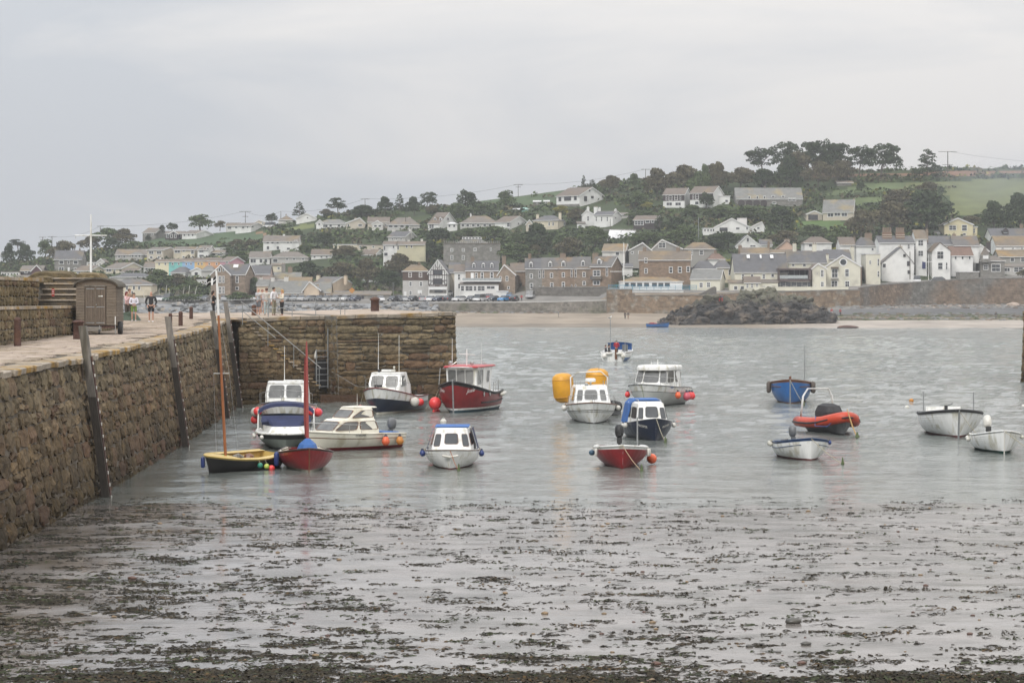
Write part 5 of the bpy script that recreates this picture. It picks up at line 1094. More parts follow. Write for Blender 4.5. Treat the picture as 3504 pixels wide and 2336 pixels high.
for o_ in(0,.12):MB().tube([(-2.0+o_,.8,.6),(-1.9+o_,.72,1.6),(-1.85+o_,.5,1.95),(-1.85+o_,-.5,1.95),(-1.9+o_,-.72,1.6),(-2.0+o_,-.8,.6)],.028,6).build('arch',WHITE,b,True)
aerial(b,-1.8,-.2,1.95,.12,0,.04,BLACK);MB().tube([(x,y+.2,z+.17)for x,y,z in zt[:5]],.015,4).build('grab_line',BLACK,b);MB().tube([(1.9,-.3,.9),(1.5,-.78,.35),(.8,-1.1,.35),(.6,-1.0,.8)],.015,4).build('blue_line',BLUE,b)
p0=loc(b,(2.0,0,1.15));rt=thing('mooring_line','frayed ochre rope trailing from the orange inflatable bow','rope',p0);e_=W(zx('B6',945),1496,F*EH/(1500-HY))-p0
MB().tube([Vector(),e_*.5+Vector((0,0,-.1)),e_],[.02,.035,.02],5).build('rope',mat('ochre_rope',(.35,.22,.08),.85,.3,15),rt);MB().lathe(e_,[(.01,-.04),(.12,.0),(.06,.12),(.02,.25)],7).build('weed',ROPEG,rt)
b=boat('dinghy','small white dinghy with blue gunwale and grey tilted outboard',zx('B6',553),1576,R(13),3.3)
H=Hull(3.3,1.95,(.86,.6,.58),.85,.15,.22,3.0,1.5,1.3,3.0,.07);build_hull(b,H,[(0,.12,DKBLUE,'blue_strake'),(.12,1,WHITE,'topside')],ANTIF,inner=DKBLUE,gun=DKBLUE,gr=.022)
for sd in(1,-1):MB().tube([H.pt(t,H.sheer(t)-.22,sd,.012)for t in np.linspace(.1,.93,8)],.016,5).build('blue_strip',DKBLUE,b)
outboard(b,-1.55,.62,.92,GREYP,tilt=R(-8));thwart(b,H,.35,.42,WHITE);thwart(b,H,.65,.46,WHITE);MB().tube([(-1.4,-.5,.62),(-.2,-.5,.72)],.02).build('oar',TIMBER,b)
fender(b,H,.18,-1,'flat',BALLW,.085,'larger white fender at the stern quarter of the blue trimmed dinghy',.02);fender(b,H,.02,-1,'flat',BALLW,.07,'white fender at the transom corner of the blue trimmed dinghy',.0);fender(b,H,.75,1,'pear',BALLBL,.07,'tiny dark fender at the right of the blue trimmed dinghy',.0)
mooring(b,H,.95,1.6,ROPE,True,'long mooring line with weed off the blue trimmed dinghy')
b=boat('clinker_boat','white clinker boat with thick black gunwale and two upright poles',zx('B6',1800),1497,R(8),5.6)
H=Hull(5.6,2.7,(1.22,.92,.85),.8,.3,.3,3.2,1.6,1.2,2.8,.10);build_hull(b,H,[(0,1,WHITE,'hull')],ANTIF,planks=9,inner=WHITE,floor=.35,gun=BLACK,gr=.075)
stempost(b,H,GALV,.09,.02);thwart(b,H,.3,.8,WHITE);thwart(b,H,.6,.85,WHITE)
for x,y,h in((-.8,-1.12,1.0),(-.4,1.1,1.0)):MB().tube([(x,y,.8),(x,y,.9+h)],.03,6).build('pole',GALV,b)
MB().box((-2.5,0,1.0),(.1,1.6,.3)).build('transom_board',WHITE,b);MB().box((-2.56,0,1.08),(.04,1.5,.03)).build('blue_strip',BLUE,b)
MB().box((-1.5,0,1.0),(.14,.14,.5)).build('engine_post',BLACK,b);MB().tube([(-1.5,0,1.2),(-1.4,.3,1.35)],.02).build('tiller',BLACK,b);g=MB()
for k in range(8):MB().lathe((-.6+rnd.uniform(-.5,.5),-.6+rnd.uniform(-.3,.3),.75+rnd.uniform(0,.1)),[(.02,-.08),(.12,0),(.02,.08)],6).build('net_heap',CANVB,b)
mooring(b,H,.9,.3,ROPE,False,'mooring line from the black gunwaled clinker boat')
b=boat('clinker_dinghy','white clinker dinghy with shrouded white outboard near the edge of the view',zx('B6',2183),1552,R(10),3.9)
H=Hull(3.9,1.85,(.92,.62,.6),.8,.15,.25,2.8,1.6,1.3,2.8,.12);build_hull(b,H,[(0,.06,WHITE,'white_band')],mat('green_bottom',(.03,.10,.08),.5),inner=WHITE,gun=WHITE,gr=.03)
build_hull(b,H,[(.08,1,WHITE,'hull')],mat('green_bottom',(.03,.10,.08),.5),planks=8,gun=BLACK,gr=.012,gname='rubbing_line');stempost(b,H,BALLW,.05,.03)
outboard(b,-1.85,.75,1.05,BLACK,cover=BALLW,tilt=R(-28));thwart(b,H,.35,.45,WHITE);thwart(b,H,.65,.5,WHITE)
fender(b,H,.3,-1,'ball',BALLW,.08,'small white fender at the left of the clinker dinghy',.1);fender(b,H,.2,-1,'ball',BALLW,.08,'rearmost small fender of the clinker dinghy',.05);fender(b,H,.7,1,'ball',BALLW,.07,'white fender at the right bow of the clinker dinghy',.05)
mooring(b,H,1.3,.6,ROPE,False,'mooring line leaving the clinker dinghy to the right')
pbt=boat('ferry_boat','open passenger boat with blue dodger heading out past the moorings',zx('B5',1095),1232,R(172),6.5)
H=Hull(6.5,2.9,(1.3,.95,.95),.85,.3,.35,3.2,1.6,1.2,3,.1);build_hull(pbt,H,[(0,.12,BROWNW,'rubbing_strake'),(.12,.62,WHITE,'topside'),(.62,1,BLUE,'lower_topside')],BLUE,inner=WHITE,floor=.35,gun=WHITE,gr=.05,transom_mat=WHITE)
g=MB();vs=[]
for i in range(9):
 u=-1+2*i/8;zz=1.75+.1*(1-u*u);vs+=[(1.6,u*1.2,1.1),(1.55,u*1.22,zz),(.6,u*1.2,zz+.05)]
g.add(vs,[(i*3+j,i*3+j+1,(i+1)*3+j+1,(i+1)*3+j)for i in range(8)for j in range(2)]);g.build('dodger',CANVB,pbt)
MB().tube([(-1.8,.5,.5),(-1.8,.5,4.2)],.04,6).build('mast',GALV,pbt);MB().tube([(-2.6,-1.1,.9),(-2.6,-1.1,1.9)],.03).build('pole',GALV,pbt);MB().box((-3.35,-.3,.8),(.12,.22,1.1)).build('rudder',BROWNW,pbt)
MB().box((-1.9,-1.0,1.35),(.5,.5,.65)).build('engine_box',GREYP,pbt)
for y,k,lab in((.85,'ball','round white fender at the left of the passenger boat transom'),(-1.0,'ball','round white fender at the right of the passenger boat transom')):
 c=loc(pbt,(-3.5,y,.55));o=MB().ball((0,0,0),.23).build('fender',BALLW,None,True,c);tag(o,lab,'fender')
for y,lab in((.4,'long white fender left of the rudder on the passenger boat'),(-.65,'cream long fender right of the rudder on the passenger boat')):
 c=loc(pbt,(-3.4,y,.82));o=MB().lathe((0,0,0),[(.02,-.32),(.12,-.26),(.13,0),(.12,.26),(.02,.32)],10,M=Matrix.Rotation(R(90),3,'Y')).build('fender',BALLW,None,True,c);tag(o,lab,'fender')
person(loc(pbt,(-2.3,-.2,.45)),1.7,R(172),'helmsman in a red and navy jacket standing in the passenger boat',(.4,.02,.03),(.03,.035,.05),hair=(.12,.12,.1),arms=('front','front'),fine=False)
for x,y,tp,hr,lab in((-1.9,.95,(.05,.05,.06),(.1,.05,.04),'passenger in black life jacket at the left of the boat'),(-1.0,.75,(.03,.03,.03),(.02,.015,.012),'dark haired passenger near the blue dodger'),(-.9,-.8,(.55,.6,.66),(.3,.2,.12),'passenger in pale clothing behind the grey engine box'),(-.2,.9,(.6,.6,.6),(.05,.04,.03),'passenger with a white hat at the dodger edge')):
 person(loc(pbt,(x,y,.0)),1.66,R(100),lab,tp,(.03,.03,.04),hair=hr,seated=True,fine=False,arms=('front','front'))
c=loc(pbt,(-1.8,.5,4.22));gl=thing('gull','grey and white gull perched on the passenger boat mast','bird',c,R(40))
gm=[(Vector((-.2,0,.10)),.025),(Vector((-.06,0,.13)),.065),(Vector((.06,0,.17)),.07),(Vector((.13,0,.25)),.035),(Vector((.16,0,.29)),.04),(Vector((.24,0,.28)),.01),(Vector((-.33,0,.09)),.018),(Vector((0,.03,.02)),.012),(Vector((0,-.03,.02)),.012)]
skinmesh('body',[(tuple(a),r)for a,r in gm],[(0,1),(1,2),(2,3),(3,4),(4,5),(0,6),(1,7),(1,8)],WHITE,gl,1)
for s in(1,-1):MB().add([(.08,s*.07,.2),(-.1,s*.075,.17),(-.36,s*.02,.1),(-.05,s*.07,.1)],[(0,1,2,3)]).build('wing',GREYP,gl)
b=boat('open_boat','blue open boat with red covers beached beside the dark rocks',zx('N',2180),1120.5,R(60),5.6)
H=Hull(5.6,1.9,(1.15,.75,.85),.8,.4,.3,2.8,1.8,1.2,2.8,.15);build_hull(b,H,[(0,.15,DKBLUE,'wash_strake'),(.15,1,BLUE,'topside')],DKBLUE,inner=BLUE,gun=DKBLUE,gr=.04)
MB().box((-1.5,0,.95),(1.6,1.2,.3),taper=.7).build('red_cover',RED,b);MB().box((1.2,0,.95),(1.0,1.1,.3),taper=.7).build('blue_cover',CANV,b)
for x,tp,lab in((-.1,(.2,.21,.22),'person in grey sitting amidships in the beached blue boat'),(1.1,(.06,.05,.06),'person in dark clothes at the bow of the beached blue boat')):
 person(loc(b,(x,.0,.1)),1.65,R(20),lab,tp,(.05,.05,.06),seated=True,fine=False,arms=('front','front'))
b=boat('sailing_dinghy','black sailing dinghy with a yellow deck and tall bare mast near the wall',zx('B3',215),1618,R(-36),4.1,roll=R(-7))
H=Hull(4.1,1.6,(.62,.48,.52),.7,.35,.25,2.8,1.7,1.2,2.4,.05);build_hull(b,H,[(0,.1,YELLOWD,'yellow_strake'),(.1,1,mat('black_hull',(.016,.014,.014),.35,.3),'topside')],BLACK,inner=YELLOWD,floor=.2,deck=YELLOWD,cockpit=.66,gun=YELLOWD,gr=.03)
for sd in(1,-1):MB().add([H.pt(t,H.sheer(t),sd)+Vector((0,dy*-sd,.02))for t in(0,.2,.4,.66)for dy in(0,.26)],[(0,2,3,1)if sd<0 else(0,1,3,2),(2,4,5,3)if sd<0 else(2,3,5,4),(4,6,7,5)if sd<0 else(4,5,7,6)]).build('side_deck',YELLOWD,b)
thwart(b,H,.35,.38,YELLOWD);MB().box((-.2,0,.32),(1.2,.12,.35)).build('centreboard_case',YELLOWD,b)
MB().lathe((.75,-.1,.42),[(.05,-.1),(.3,-.02),(.25,.1),(.02,.16)],8).build('green_bag',mat('lime_green',(.2,.6,.12),.5),b);MB().lathe((.25,.1,.42),[(.05,-.1),(.28,-.02),(.2,.12),(.02,.2)],8).build('grey_bag',TIMBER,b);MB().lathe((-.3,.2,.45),[(.05,-.1),(.22,-.02),(.16,.1),(.02,.16)],8).build('brown_bag',BROWNW,b)
iv=Matrix.LocRotScale(b.location,b.rotation_euler,None).inverted();dm=b.location.y-.8
mb_,mt_=W(772,1566,dm),W(740,925,dm+.1);bas,tp_=iv@mb_,iv@mt_;j_=bas.lerp(tp_,.76)
MB().tube([bas-(tp_-bas)*.05,bas.lerp(tp_,.4),j_],[.055,.05,.042],8).build('mast',mat('orange_spar',(.30,.11,.04),.4,.3,5,stretch=(1,1,.3)),b);MB().tube([j_,tp_],[.042,.035],8).build('mast_top',WHITE,b)
sp_=bas.lerp(tp_,.45);Mi=iv.to_3x3();MB().tube([sp_-Mi@Vector((.28,0,0)),sp_+Mi@Vector((.28,0,0))],.014,5).build('spreader',STEEL,b)
MB().tube([sp_+Mi@Vector((.28,0,0)),bas+Mi@Vector((.45,.2,-.05))],.005,4).build('shroud',STEEL,b);MB().tube([sp_-Mi@Vector((.28,0,0)),bas+Mi@Vector((-.35,.2,-.05))],.005,4).build('shroud',STEEL,b);MB().tube([j_+Mi@Vector((.0,0,.2)),sp_+Mi@Vector((.28,0,0))],.005,4).build('shroud',STEEL,b)
for t,m,lab,dr_ in((.50,mat('green_fender',(.03,.22,.15),.4),'green ball fender on the black sailing dinghy',.1),(.40,mat('lime_fender',(.5,.6,.12),.4),'yellow green ball fender on the black sailing dinghy',.15),(.22,BALLRED,'red ball fender on the black sailing dinghy',.1),(.04,mat('pale_blue_fender',(.3,.42,.55),.4),'pale blue ball fender at the stern of the black dinghy',.05)):fender(b,H,t,1,'ball',m,.09,lab,dr_)
fender(b,H,.97,-1,'sausage',BALLBL,.075,'navy blue sausage fender hanging at the bow of the black dinghy',.1)
fl=thing('flag','black flag with a white cross flying from the sailing dinghy mast','flag',W(738,946,dm));k_=dm/F
vs=[];nx,nz=10,7;base=lambda u,v:Vector((-u*31*k_,.05*math.sin(u*7+v*2)+.02,-(v*24+u*17+3*math.sin(u*6))*k_+3*k_))
vs=[base(i/nx,j/nz)for i in range(nx+1)for j in range(nz+1)];fs=[(i*(nz+1)+j,(i+1)*(nz+1)+j,(i+1)*(nz+1)+j+1,i*(nz+1)+j+1)for i in range(nx)for j in range(nz)]
gB,gW=MB(),MB();gB.add(vs,[f for q,f in enumerate(fs)if not(q//nz in(3,4)or q%nz==3)]);gW.add(vs,[f for q,f in enumerate(fs)if(q//nz in(3,4)or q%nz==3)])
gB.build('black_field',mat('flag_black',(.012,.010,.010),.8),fl);gW.build('white_cross',WHITE,fl)
b=boat('sailing_boat','dark red clinker sailing boat with a tall red mast and furled sail',zx('B3',1475),1616,R(3),5.0)
H=Hull(5.0,1.95,(.86,.55,.6),.6,.2,.25,2.8,1.7,1.2,2.6,.10);build_hull(b,H,[(0,.07,mat('dark_brown_trim',(.06,.03,.025),.5),'gunwale_strake')],CREAM,inner=CREAM,floor=.25,gun=mat('dark_brown_trim',(.06,.03,.025),.5),gr=.03)
build_hull(b,H,[(.07,1,RED,'hull')],CREAM,planks=6,gun=mat('dark_brown_trim',(.06,.03,.025),.5),gr=.02,gname='gunwale_cap');stempost(b,H,BROWNW,.05,.02);thwart(b,H,.35,.45,CREAM);thwart(b,H,.62,.48,CREAM)
iv=Matrix.LocRotScale(b.location,b.rotation_euler,None).inverted();dm=b.location.y-1.0;bas,tp_=iv@W(1053,1540,dm),iv@W(1049,1168,dm)
RSP=mat('red_spar',(.33,.07,.06),.4,.2,5);MB().tube([bas-Vector((0,0,.3)),bas.lerp(tp_,.6),bas.lerp(tp_,.92),tp_],[.055,.05,.04,.02],8).build('mast',RSP,b)
MB().tube([bas.lerp(tp_,t)+Vector((-.08,-.05,0))for t in(.12,.3,.5,.7,.85)],[.05,.085,.075,.06,.03],7).build('furled_sail',mat('red_sail',(.22,.04,.035),.8,.3,6,bump=.5),b)
loft(b,[rring(1.0,2.0,.48,.5,.1,3,.3),rring(1.1,1.8,.3,.95,.1,3,.2),rring(1.3,1.6,.08,1.15,.04,3,.06)],CANVB,'blue_cover')
for sd in(1,-1):MB().tube([(.2,sd*.55,.75),(-.6,sd*.85,.62)],.025,5).build('oar',TIMBER,b)
fender(b,H,.56,-1,'sausage',BALLBL,.10,'navy blue sausage fender on the left of the dark red sailing boat',.05)
def wbuoy(px,py,r,m,lab,kind='ball',g=None):
 d=F*EH/(py-HY);o=thing('mooring_buoy',lab,'buoy',(W(px,0,d).x,d,0),group=g)
 MB().lathe((0,0,r*.35),[(r*math.sin(math.pi*i/8)+.01,-r*math.cos(math.pi*i/8))for i in range(9)],12).build('float',m,o,True)
 if kind=='ring':MB().tube([(.0+r*.35*math.cos(t),0,r*1.45+r*.3*math.sin(t))for t in np.linspace(0,math.pi*2,9)],r*.08,5).build('ring',m,o)
wbuoy(1517,1446,.15,BALLW,'white mooring buoy floating below the red fishing boat','ring');wbuoy(zx('B6',1402),1373,.13,mat('amber_buoy',(.5,.2,.02),.4),'small amber mooring buoy afloat above the white one')
wbuoy(zx('B6',1365),1396,.12,WHITE,'small white mooring buoy afloat left of the white clinker boats');wbuoy(929,1606,.12,BALLRED,'red buoy floating between the black dinghy and the red sailing boat')
wbuoy(zx('B6',2345),1391,.09,BALLW,'pale buoy at the far edge of the water near the pier end')
o=MB().add(*pebble_geo((0,0,0),1.9,10,.22,5)).build('low_rock',RUST,None,True,(W(zx('L',2010),0,500).x,500,.15));tag(o,'low brown rock awash on the pale wet sand','rock')
# == TOWN
REND=lambda c:mat('render_%02x%02x%02x'%tuple(int(v*255)for v in c),c,.85,.1,.5,col2=tuple(v*.8 for v in c),amt2=.3,scale2=.3)
wWHITE,wOFF,wCREAM,wBEIGE=REND((.70,.70,.68)),REND((.60,.585,.55)),REND((.60,.54,.42)),REND((.50,.45,.37))
wPALE,wGREY,wLG=REND((.62,.60,.50)),REND((.29,.28,.26)),REND((.45,.44,.42))
def brickish(name,c,c2,s=1.0):
 def bld(t,b,g,vec,cc):
  mp=nn(t,'ShaderNodeMapping');mp.inputs['Rotation'].default_value=(R(90),0,0);t.links.new(g.outputs['Position'],mp.inputs['Vector'])
  br=nn(t,'ShaderNodeTexBrick');br.inputs['Scale'].default_value=s;br.inputs['Color1'].default_value=(*c,1);br.inputs['Color2'].default_value=(*c2,1);br.inputs['Mortar'].default_value=tuple(v*1.25 for v in c)+(1,);br.inputs['Mortar Size'].default_value=.02
  br.inputs['Brick Width'].default_value=.7;br.inputs['Row Height'].default_value=.28;t.links.new(mp.outputs[0],br.inputs['Vector'])
  m=nn(t,'ShaderNodeMix',data_type='RGBA',blend_type='MULTIPLY');m.inputs['Factor'].default_value=1;t.links.new(br.outputs['Color'],m.inputs['A']);t.links.new(cc,m.inputs['B']);return m.outputs['Result']
 return mat(name,(1,1,1),.9,.3,.9,bump=.5,bscale=3,build=bld)
wSTONE=brickish('town_stone',(.20,.155,.115),(.29,.225,.17));wGSTONE=brickish('grey_town_stone',(.17,.165,.15),(.24,.23,.21));wBSTONE=brickish('brown_town_stone',(.18,.13,.09),(.26,.185,.13))
wDARK=mat('dark_cladding',(.045,.035,.035),.7,.2,2);wBROWNC=mat('brown_cladding',(.085,.055,.042),.8,.2,2);wMAR=mat('maroon_cladding',(.08,.025,.03),.8,.2,2)
def roofm(name,c,lich=None,a=.5):return mat(name,c,.75,.22,.8,col2=lich,amt2=a,scale2=.22,bump=.3,bscale=2.5)
rSLATE=roofm('slate_roof',(.10,.10,.105),(.15,.125,.09),.3);rSLATEL=roofm('pale_slate_roof',(.17,.17,.16),(.24,.2,.12),.3);rGREY=roofm('grey_tile_roof',(.155,.135,.115),(.2,.15,.09),.3);rBRN=roofm('brown_tile_roof',(.14,.112,.09),(.18,.135,.08),.3)
rOCH=roofm('lichened_roof',(.14,.115,.09),(.20,.145,.08),.8);rRED=roofm('red_tile_roof',(.155,.095,.07));rTAN=roofm('tan_tile_roof',(.19,.15,.10),(.26,.17,.07),.6);rWHT=roofm('white_sheet_roof',(.6,.6,.6));rSCOCH=roofm('slate_ochre_roof',(.12,.115,.11),(.20,.13,.065),.45)
TRIM=mat('white_trim',(.70,.70,.69),.5,.06,1);POT=mat('chimney_pot',(.22,.165,.12),.8,.2,3);PANE=mat('window_pane',(.045,.05,.055),.12,.5,.4,spec=.8);FR=TRIM
HOUSES={}
class Geo:pass
def house(z,x0,x1,yf,ye,yr,label,wall,roof,kind='side',x2=None,xl=None,ax=None,wins=(),chim=(),dep=8.0,name='house',group=None,over=.3,d=None,barge=True,swins=(),inset=None,cat='house',fh=None):
 X0,X1,YF,YE,YR=zx(z,x0),zx(z,x1),zy(z,yf),zy(z,ye),zy(z,yr)
 d=d or hit((X0+X1)/2,YF);k=d/F;phi=0.0
 if x2 is not None:phi=-math.asin(min(.9,max(.02,(zx(z,x2)-X1)*k/dep)))
 if xl is not None:phi=math.asin(min(.9,max(.02,(X0-zx(z,xl))*k/dep)))
 L=(X1-X0)*k/math.cos(phi);he,hr=(YF-YE)*k,(YF-YR)*k
 o=W(X0,YF,d);O=Geo();root=thing(name,label,cat,o,phi,group);HOUSES[label]=root
 M=Matrix.Rotation(phi,3,'Z');Mi=M.inverted();lo=-2.5
 b=MB()
 b.box((L/2,dep/2,(he+lo)/2),(L,dep,he-lo))
 if kind=='side':b.prism([(0,he),(dep,he),(dep/2,hr)],.02,L-.02,axis='x')
 if kind=='front':
  a_=L/2 if ax is None else(zx(z,ax)-X0)*k;b.prism([(0,he),(L,he),(a_,hr)],.02,dep-.02,axis='y')
 b.build('wall',wall,root);w_=.12
 if kind=='side':
  s_=(hr-he)/(dep/2);e=over;
  P=[(-e,he-s_*e),(dep/2,hr),(dep+e,he-s_*e),(dep+e,he-s_*e+.16),(dep/2,hr+.16),(-e,he-s_*e+.16)]
  r=MB();y0_,y1_=(-.2,L+.2);r.add([(y0_,a,c)for a,c in P]+[(y1_,a,c)for a,c in P],[(5,4,1,0),(4,3,2,1),(6,7,10,11),(7,8,9,10),(0,6,11,5),(1,7,6,0),(5,11,10,4),(4,10,9,3),(2,8,7,1),(3,9,8,2)]);r.build('roof',roof,root)
  MB().box((L/2,-e-.03,he-s_*e+.02),(L+.4,.08,.16)).build('fascia',TRIM,root)
  if barge and(x2 or xl):
   xx=L+.2 if x2 else-.2;P2=[(-e,he-s_*e-.14),(dep/2,hr-.14),(dep+e,he-s_*e-.14),(dep+e,he-s_*e+.18),(dep/2,hr+.18),(-e,he-s_*e+.18)]
   sg_=.05 if x2 else-.05;MB().add([(xx,a,c)for a,c in P2]+[(xx+sg_,a,c)for a,c in P2],[(5,4,1,0),(4,3,2,1),(6,7,10,11),(7,8,9,10),(0,6,11,5),(1,7,6,0),(5,11,10,4),(4,10,9,3),(2,8,7,1),(3,9,8,2)]).build('bargeboard',TRIM,root)
 elif kind=='front':
  s1,s2=(hr-he)/a_,(hr-he)/max(.1,L-a_);e=over
  P=[(-e,he-s1*e),(a_,hr),(L+e,he-s2*e),(L+e,he-s2*e+.16),(a_,hr+.16),(-e,he-s1*e+.16)]
  def mk(P,ya,yb):return MB().add([(a,ya,c)for a,c in P]+[(a,yb,c)for a,c in P],[(0,1,4,5),(1,2,3,4),(11,10,7,6),(10,9,8,7),(5,11,6,0),(0,6,7,1),(4,10,11,5),(3,9,10,4),(1,7,8,2),(2,8,9,3)])
  mk(P,-.2,dep+.2).build('roof',roof,root)
  if barge:mk([(a,c+(-.16 if i<3 else .02))for i,(a,c)in enumerate(P)],-.26,-.2).build('bargeboard',TRIM,root)
 elif kind in('hip','pyr'):
  q=inset if inset is not None else min(dep/2,L*.3);e=over;q=L/2-.05 if kind=='pyr' else q;z_=he-.05
  MB().add([(-e,-e,z_),(L+e,-e,z_),(L+e,dep+e,z_),(-e,dep+e,z_),(q,dep/2,hr),(L-q,dep/2,hr)],[(0,1,5,4),(1,2,5),(2,3,4,5),(3,0,4),(3,2,1,0)]).build('roof',roof,root)
  MB().box((L/2,-e-.03,he-.03),(L+.6,.08,.16)).build('fascia',TRIM,root)
 elif kind=='flat':MB().box((L/2,dep/2,he+.1),(L+.3,dep+.3,.25)).build('roof',roof,root)
 elif kind=='shed':
  MB().add([(-.2,-.2,he),(L+.2,-.2,he),(L+.2,dep+.2,hr),(-.2,dep+.2,hr),(-.2,-.2,he+.15),(L+.2,-.2,he+.15),(L+.2,dep+.2,hr+.15),(-.2,dep+.2,hr+.15)],[(3,2,1,0),(4,5,6,7),(0,1,5,4),(1,2,6,5),(2,3,7,6),(3,0,4,7)]).build('roof',roof,root)
 sc=ZM[z][2]
 def place(x,y,w,h,st=''):
  PX,PY=zx(z,x),zy(z,y);ray=Mi@Vector(((PX-CX)/F,1,-(PY-HY)/F));c0=Mi@(Vector((0,0,EH))-o)
  t=-c0.y/ray.y;p=c0+ray*t;face='f'
  if(x2 is not None and p.x>L-.05):t=(L-c0.x)/ray.x;p=c0+ray*t;face='r'
  if(xl is not None and p.x<.05):t=-c0.x/ray.x;p=c0+ray*t;face='l'
  W_,H_=w/sc*k,h/sc*k
  if face=='f':W_/=math.cos(phi)
  else:W_=min(W_/max(.25,abs(math.sin(phi))),dep*.4)
  if face=='f':T=lambda a,q,c:(p.x+a,-q,p.z+c)
  elif face=='r':T=lambda a,q,c:(L+q,p.y+a,p.z+c)
  else:T=lambda a,q,c:(-q,p.y-a,p.z+c)
  hw,hh=W_/2,H_/2;fw=min(.14,hw*.35)
  if st=='d':MB().hexa([T(-hw,.0,-hh),T(hw,.0,-hh),T(hw,.05,-hh),T(-hw,.05,-hh),T(-hw,.0,hh),T(hw,.0,hh),T(hw,.05,hh),T(-hw,.05,hh)]).build('door',DOORM.get(label,TRIM),root);return
  g=MB();bars=[(-hw,-hh,-hw+fw,hh),(hw-fw,-hh,hw,hh),(-hw+fw,hh-fw,hw-fw,hh),(-hw+fw,-hh,hw-fw,-hh+fw)]
  n=max(1,int(round(W_/1.1)))if st!='p' else 1
  bars+=[(-hw+2*hw*i/n-.045,-hh+fw,-hw+2*hw*i/n+.045,hh-fw)for i in range(1,n)]
  if st in('s','g')or H_>1.3:bars.append((-hw+fw,-.04,hw-fw,.04))
  if st=='g':bars+=[(-.03,-hh+fw,.03,hh-fw)]
  for a0,c0_,a1,c1 in bars:g.hexa([T(a0,.03,c0_),T(a1,.03,c0_),T(a1,.10,c0_),T(a0,.10,c0_),T(a0,.03,c1),T(a1,.03,c1),T(a1,.10,c1),T(a0,.10,c1)])
  wn=g.build('window',TRIM if st!='k' else wDARK,root)
  q_=.05;MB().add([T(-hw+.02,q_,-hh+.02),T(hw-.02,q_,-hh+.02),T(hw-.02,q_,hh-.02),T(-hw+.02,q_,hh-.02),T(-hw+.02,-.2,-hh+.02),T(hw-.02,-.2,-hh+.02),T(hw-.02,-.2,hh-.02),T(-hw+.02,-.2,hh-.02)],[(0,1,2,3),(4,5,1,0),(1,5,6,2),(2,6,7,3),(3,7,4,0)]).build('pane',PANE,wn)
 for w in wins:place(*w)
 for c in chim:
  cx_,cy_=c[0],c[1];cw=c[2]if len(c)>2 else 18;cm=c[3]if len(c)>3 else wall;np_=c[4]if len(c)>4 else 2
  if kind=='side' or kind in('hip','pyr','flat','shed'):lx=(zx(z,cx_)-X0)*k/math.cos(phi);ly=dep/2 if kind!='flat' else dep*.4;lx=lx+(math.tan(phi)*0)
  else:lx=(zx(z,cx_)-X0)*k;ly=dep*.45
  pw=M@Vector((lx,ly,0))+o
  lx+=((zx(z,cx_)-CX)*pw.y/F-pw.x)/max(.4,math.cos(phi));pw=M@Vector((lx,ly,0))+o
  top=EH-(zy(z,cy_)-HY)*pw.y/F-o.z;bw=cw/sc*k;base=he*.9 if kind!='flat' else he
  ch=MB().box((lx,ly,(top-.35+base)/2),(bw,.7,max(.3,top-.35-base))).box((lx,ly,top-.4),(bw+.12,.82,.12)).build('chimney',cm,root)
  for i in range(np_):MB().lathe((lx+(i-(np_-1)/2)*bw/max(1,np_)*.9,ly,top-.35),[(.13,0),(.11,.3),(.13,.35)],6).build('pot',POT if cm not in(wWHITE,)or np_>2 else TRIM,ch)
 O.root,O.place,O.L,O.k,O.d,O.phi,O.he,O.hr,O.o,O.z,O.dep=root,place,L,k,d,phi,he,hr,o,z,dep;return O
DOORM={}
def dormer(h,x,y,w,hg,roof=None,wall=TRIM):
 """gabled dormer whose window shows at x,y"""
 z=h.z;sc=ZM[z][2];k=h.k;X=zx(z,x);M=Matrix.Rotation(h.phi,3,'Z');s_=(h.hr-h.he)/(h.dep/2)
 zc=(zy(z,y));W_,H_=w/sc*k,hg/sc*k;top=EH-(zc-HY)*h.d/F-h.o.z
 ly=max(.3,(top-H_/2-h.he)/s_-.2);lx=(X-CX)*(h.o.y+ly)/F-h.o.x;lx=lx/math.cos(h.phi)
 zb=top-H_/2;g=MB().box((lx,ly+1.2,top),(W_,2.4,H_));g.prism([(lx-W_/2,top+H_/2),(lx+W_/2,top+H_/2),(lx,top+H_/2+W_*.5)],ly,ly+2.4);dm=g.build('dormer',wall,h.root)
 e=.12;P=[(lx-W_/2-e,top+H_/2-e),(lx,top+H_/2+W_*.5),(lx+W_/2+e,top+H_/2-e),(lx+W_/2+e,top+H_/2-e+.1),(lx,top+H_/2+W_*.5+.12),(lx-W_/2-e,top+H_/2-e+.1)]
 ya,yb=ly-.08,ly+2.6;MB().add([(a,ya,c)for a,c in P]+[(a,yb,c)for a,c in P],[(0,1,4,5),(1,2,3,4),(5,11,6,0),(0,6,7,1),(4,10,11,5),(3,9,10,4),(1,7,8,2),(2,8,9,3)]).build('dormer_roof',roof or rSLATE,dm)
 MB().box((lx,ly-.02,top-.02),(W_*.72,.03,H_*.8)).build('window',PANE,dm);MB().box((lx,ly-.045,top-.02),(W_*.72,.03,.06)).build('glazing_bar',TRIM,dm)
def row(y,w,h,*xs,st=''):return[(x,y,w,h,st)for x in xs]
H_=house
H_('A',10,228,1010,942,925,'long low glazed conservatory building at the far left',wOFF,rGREY,'flat',wins=row(968,24,30,30,62,95,135,165,200),dep=6)
h=H_('A',232,485,990,930,870,'dark brown house with grey roof and a maroon gable',wDARK,rGREY,x2=None,wins=row(942,40,26,300),chim=[(420,842,26)]);
H_('A',358,482,995,932,866,'small maroon gable wing standing forward of the dark brown house',wMAR,rGREY,'front',d=h.d-3,dep=4,over=.15)
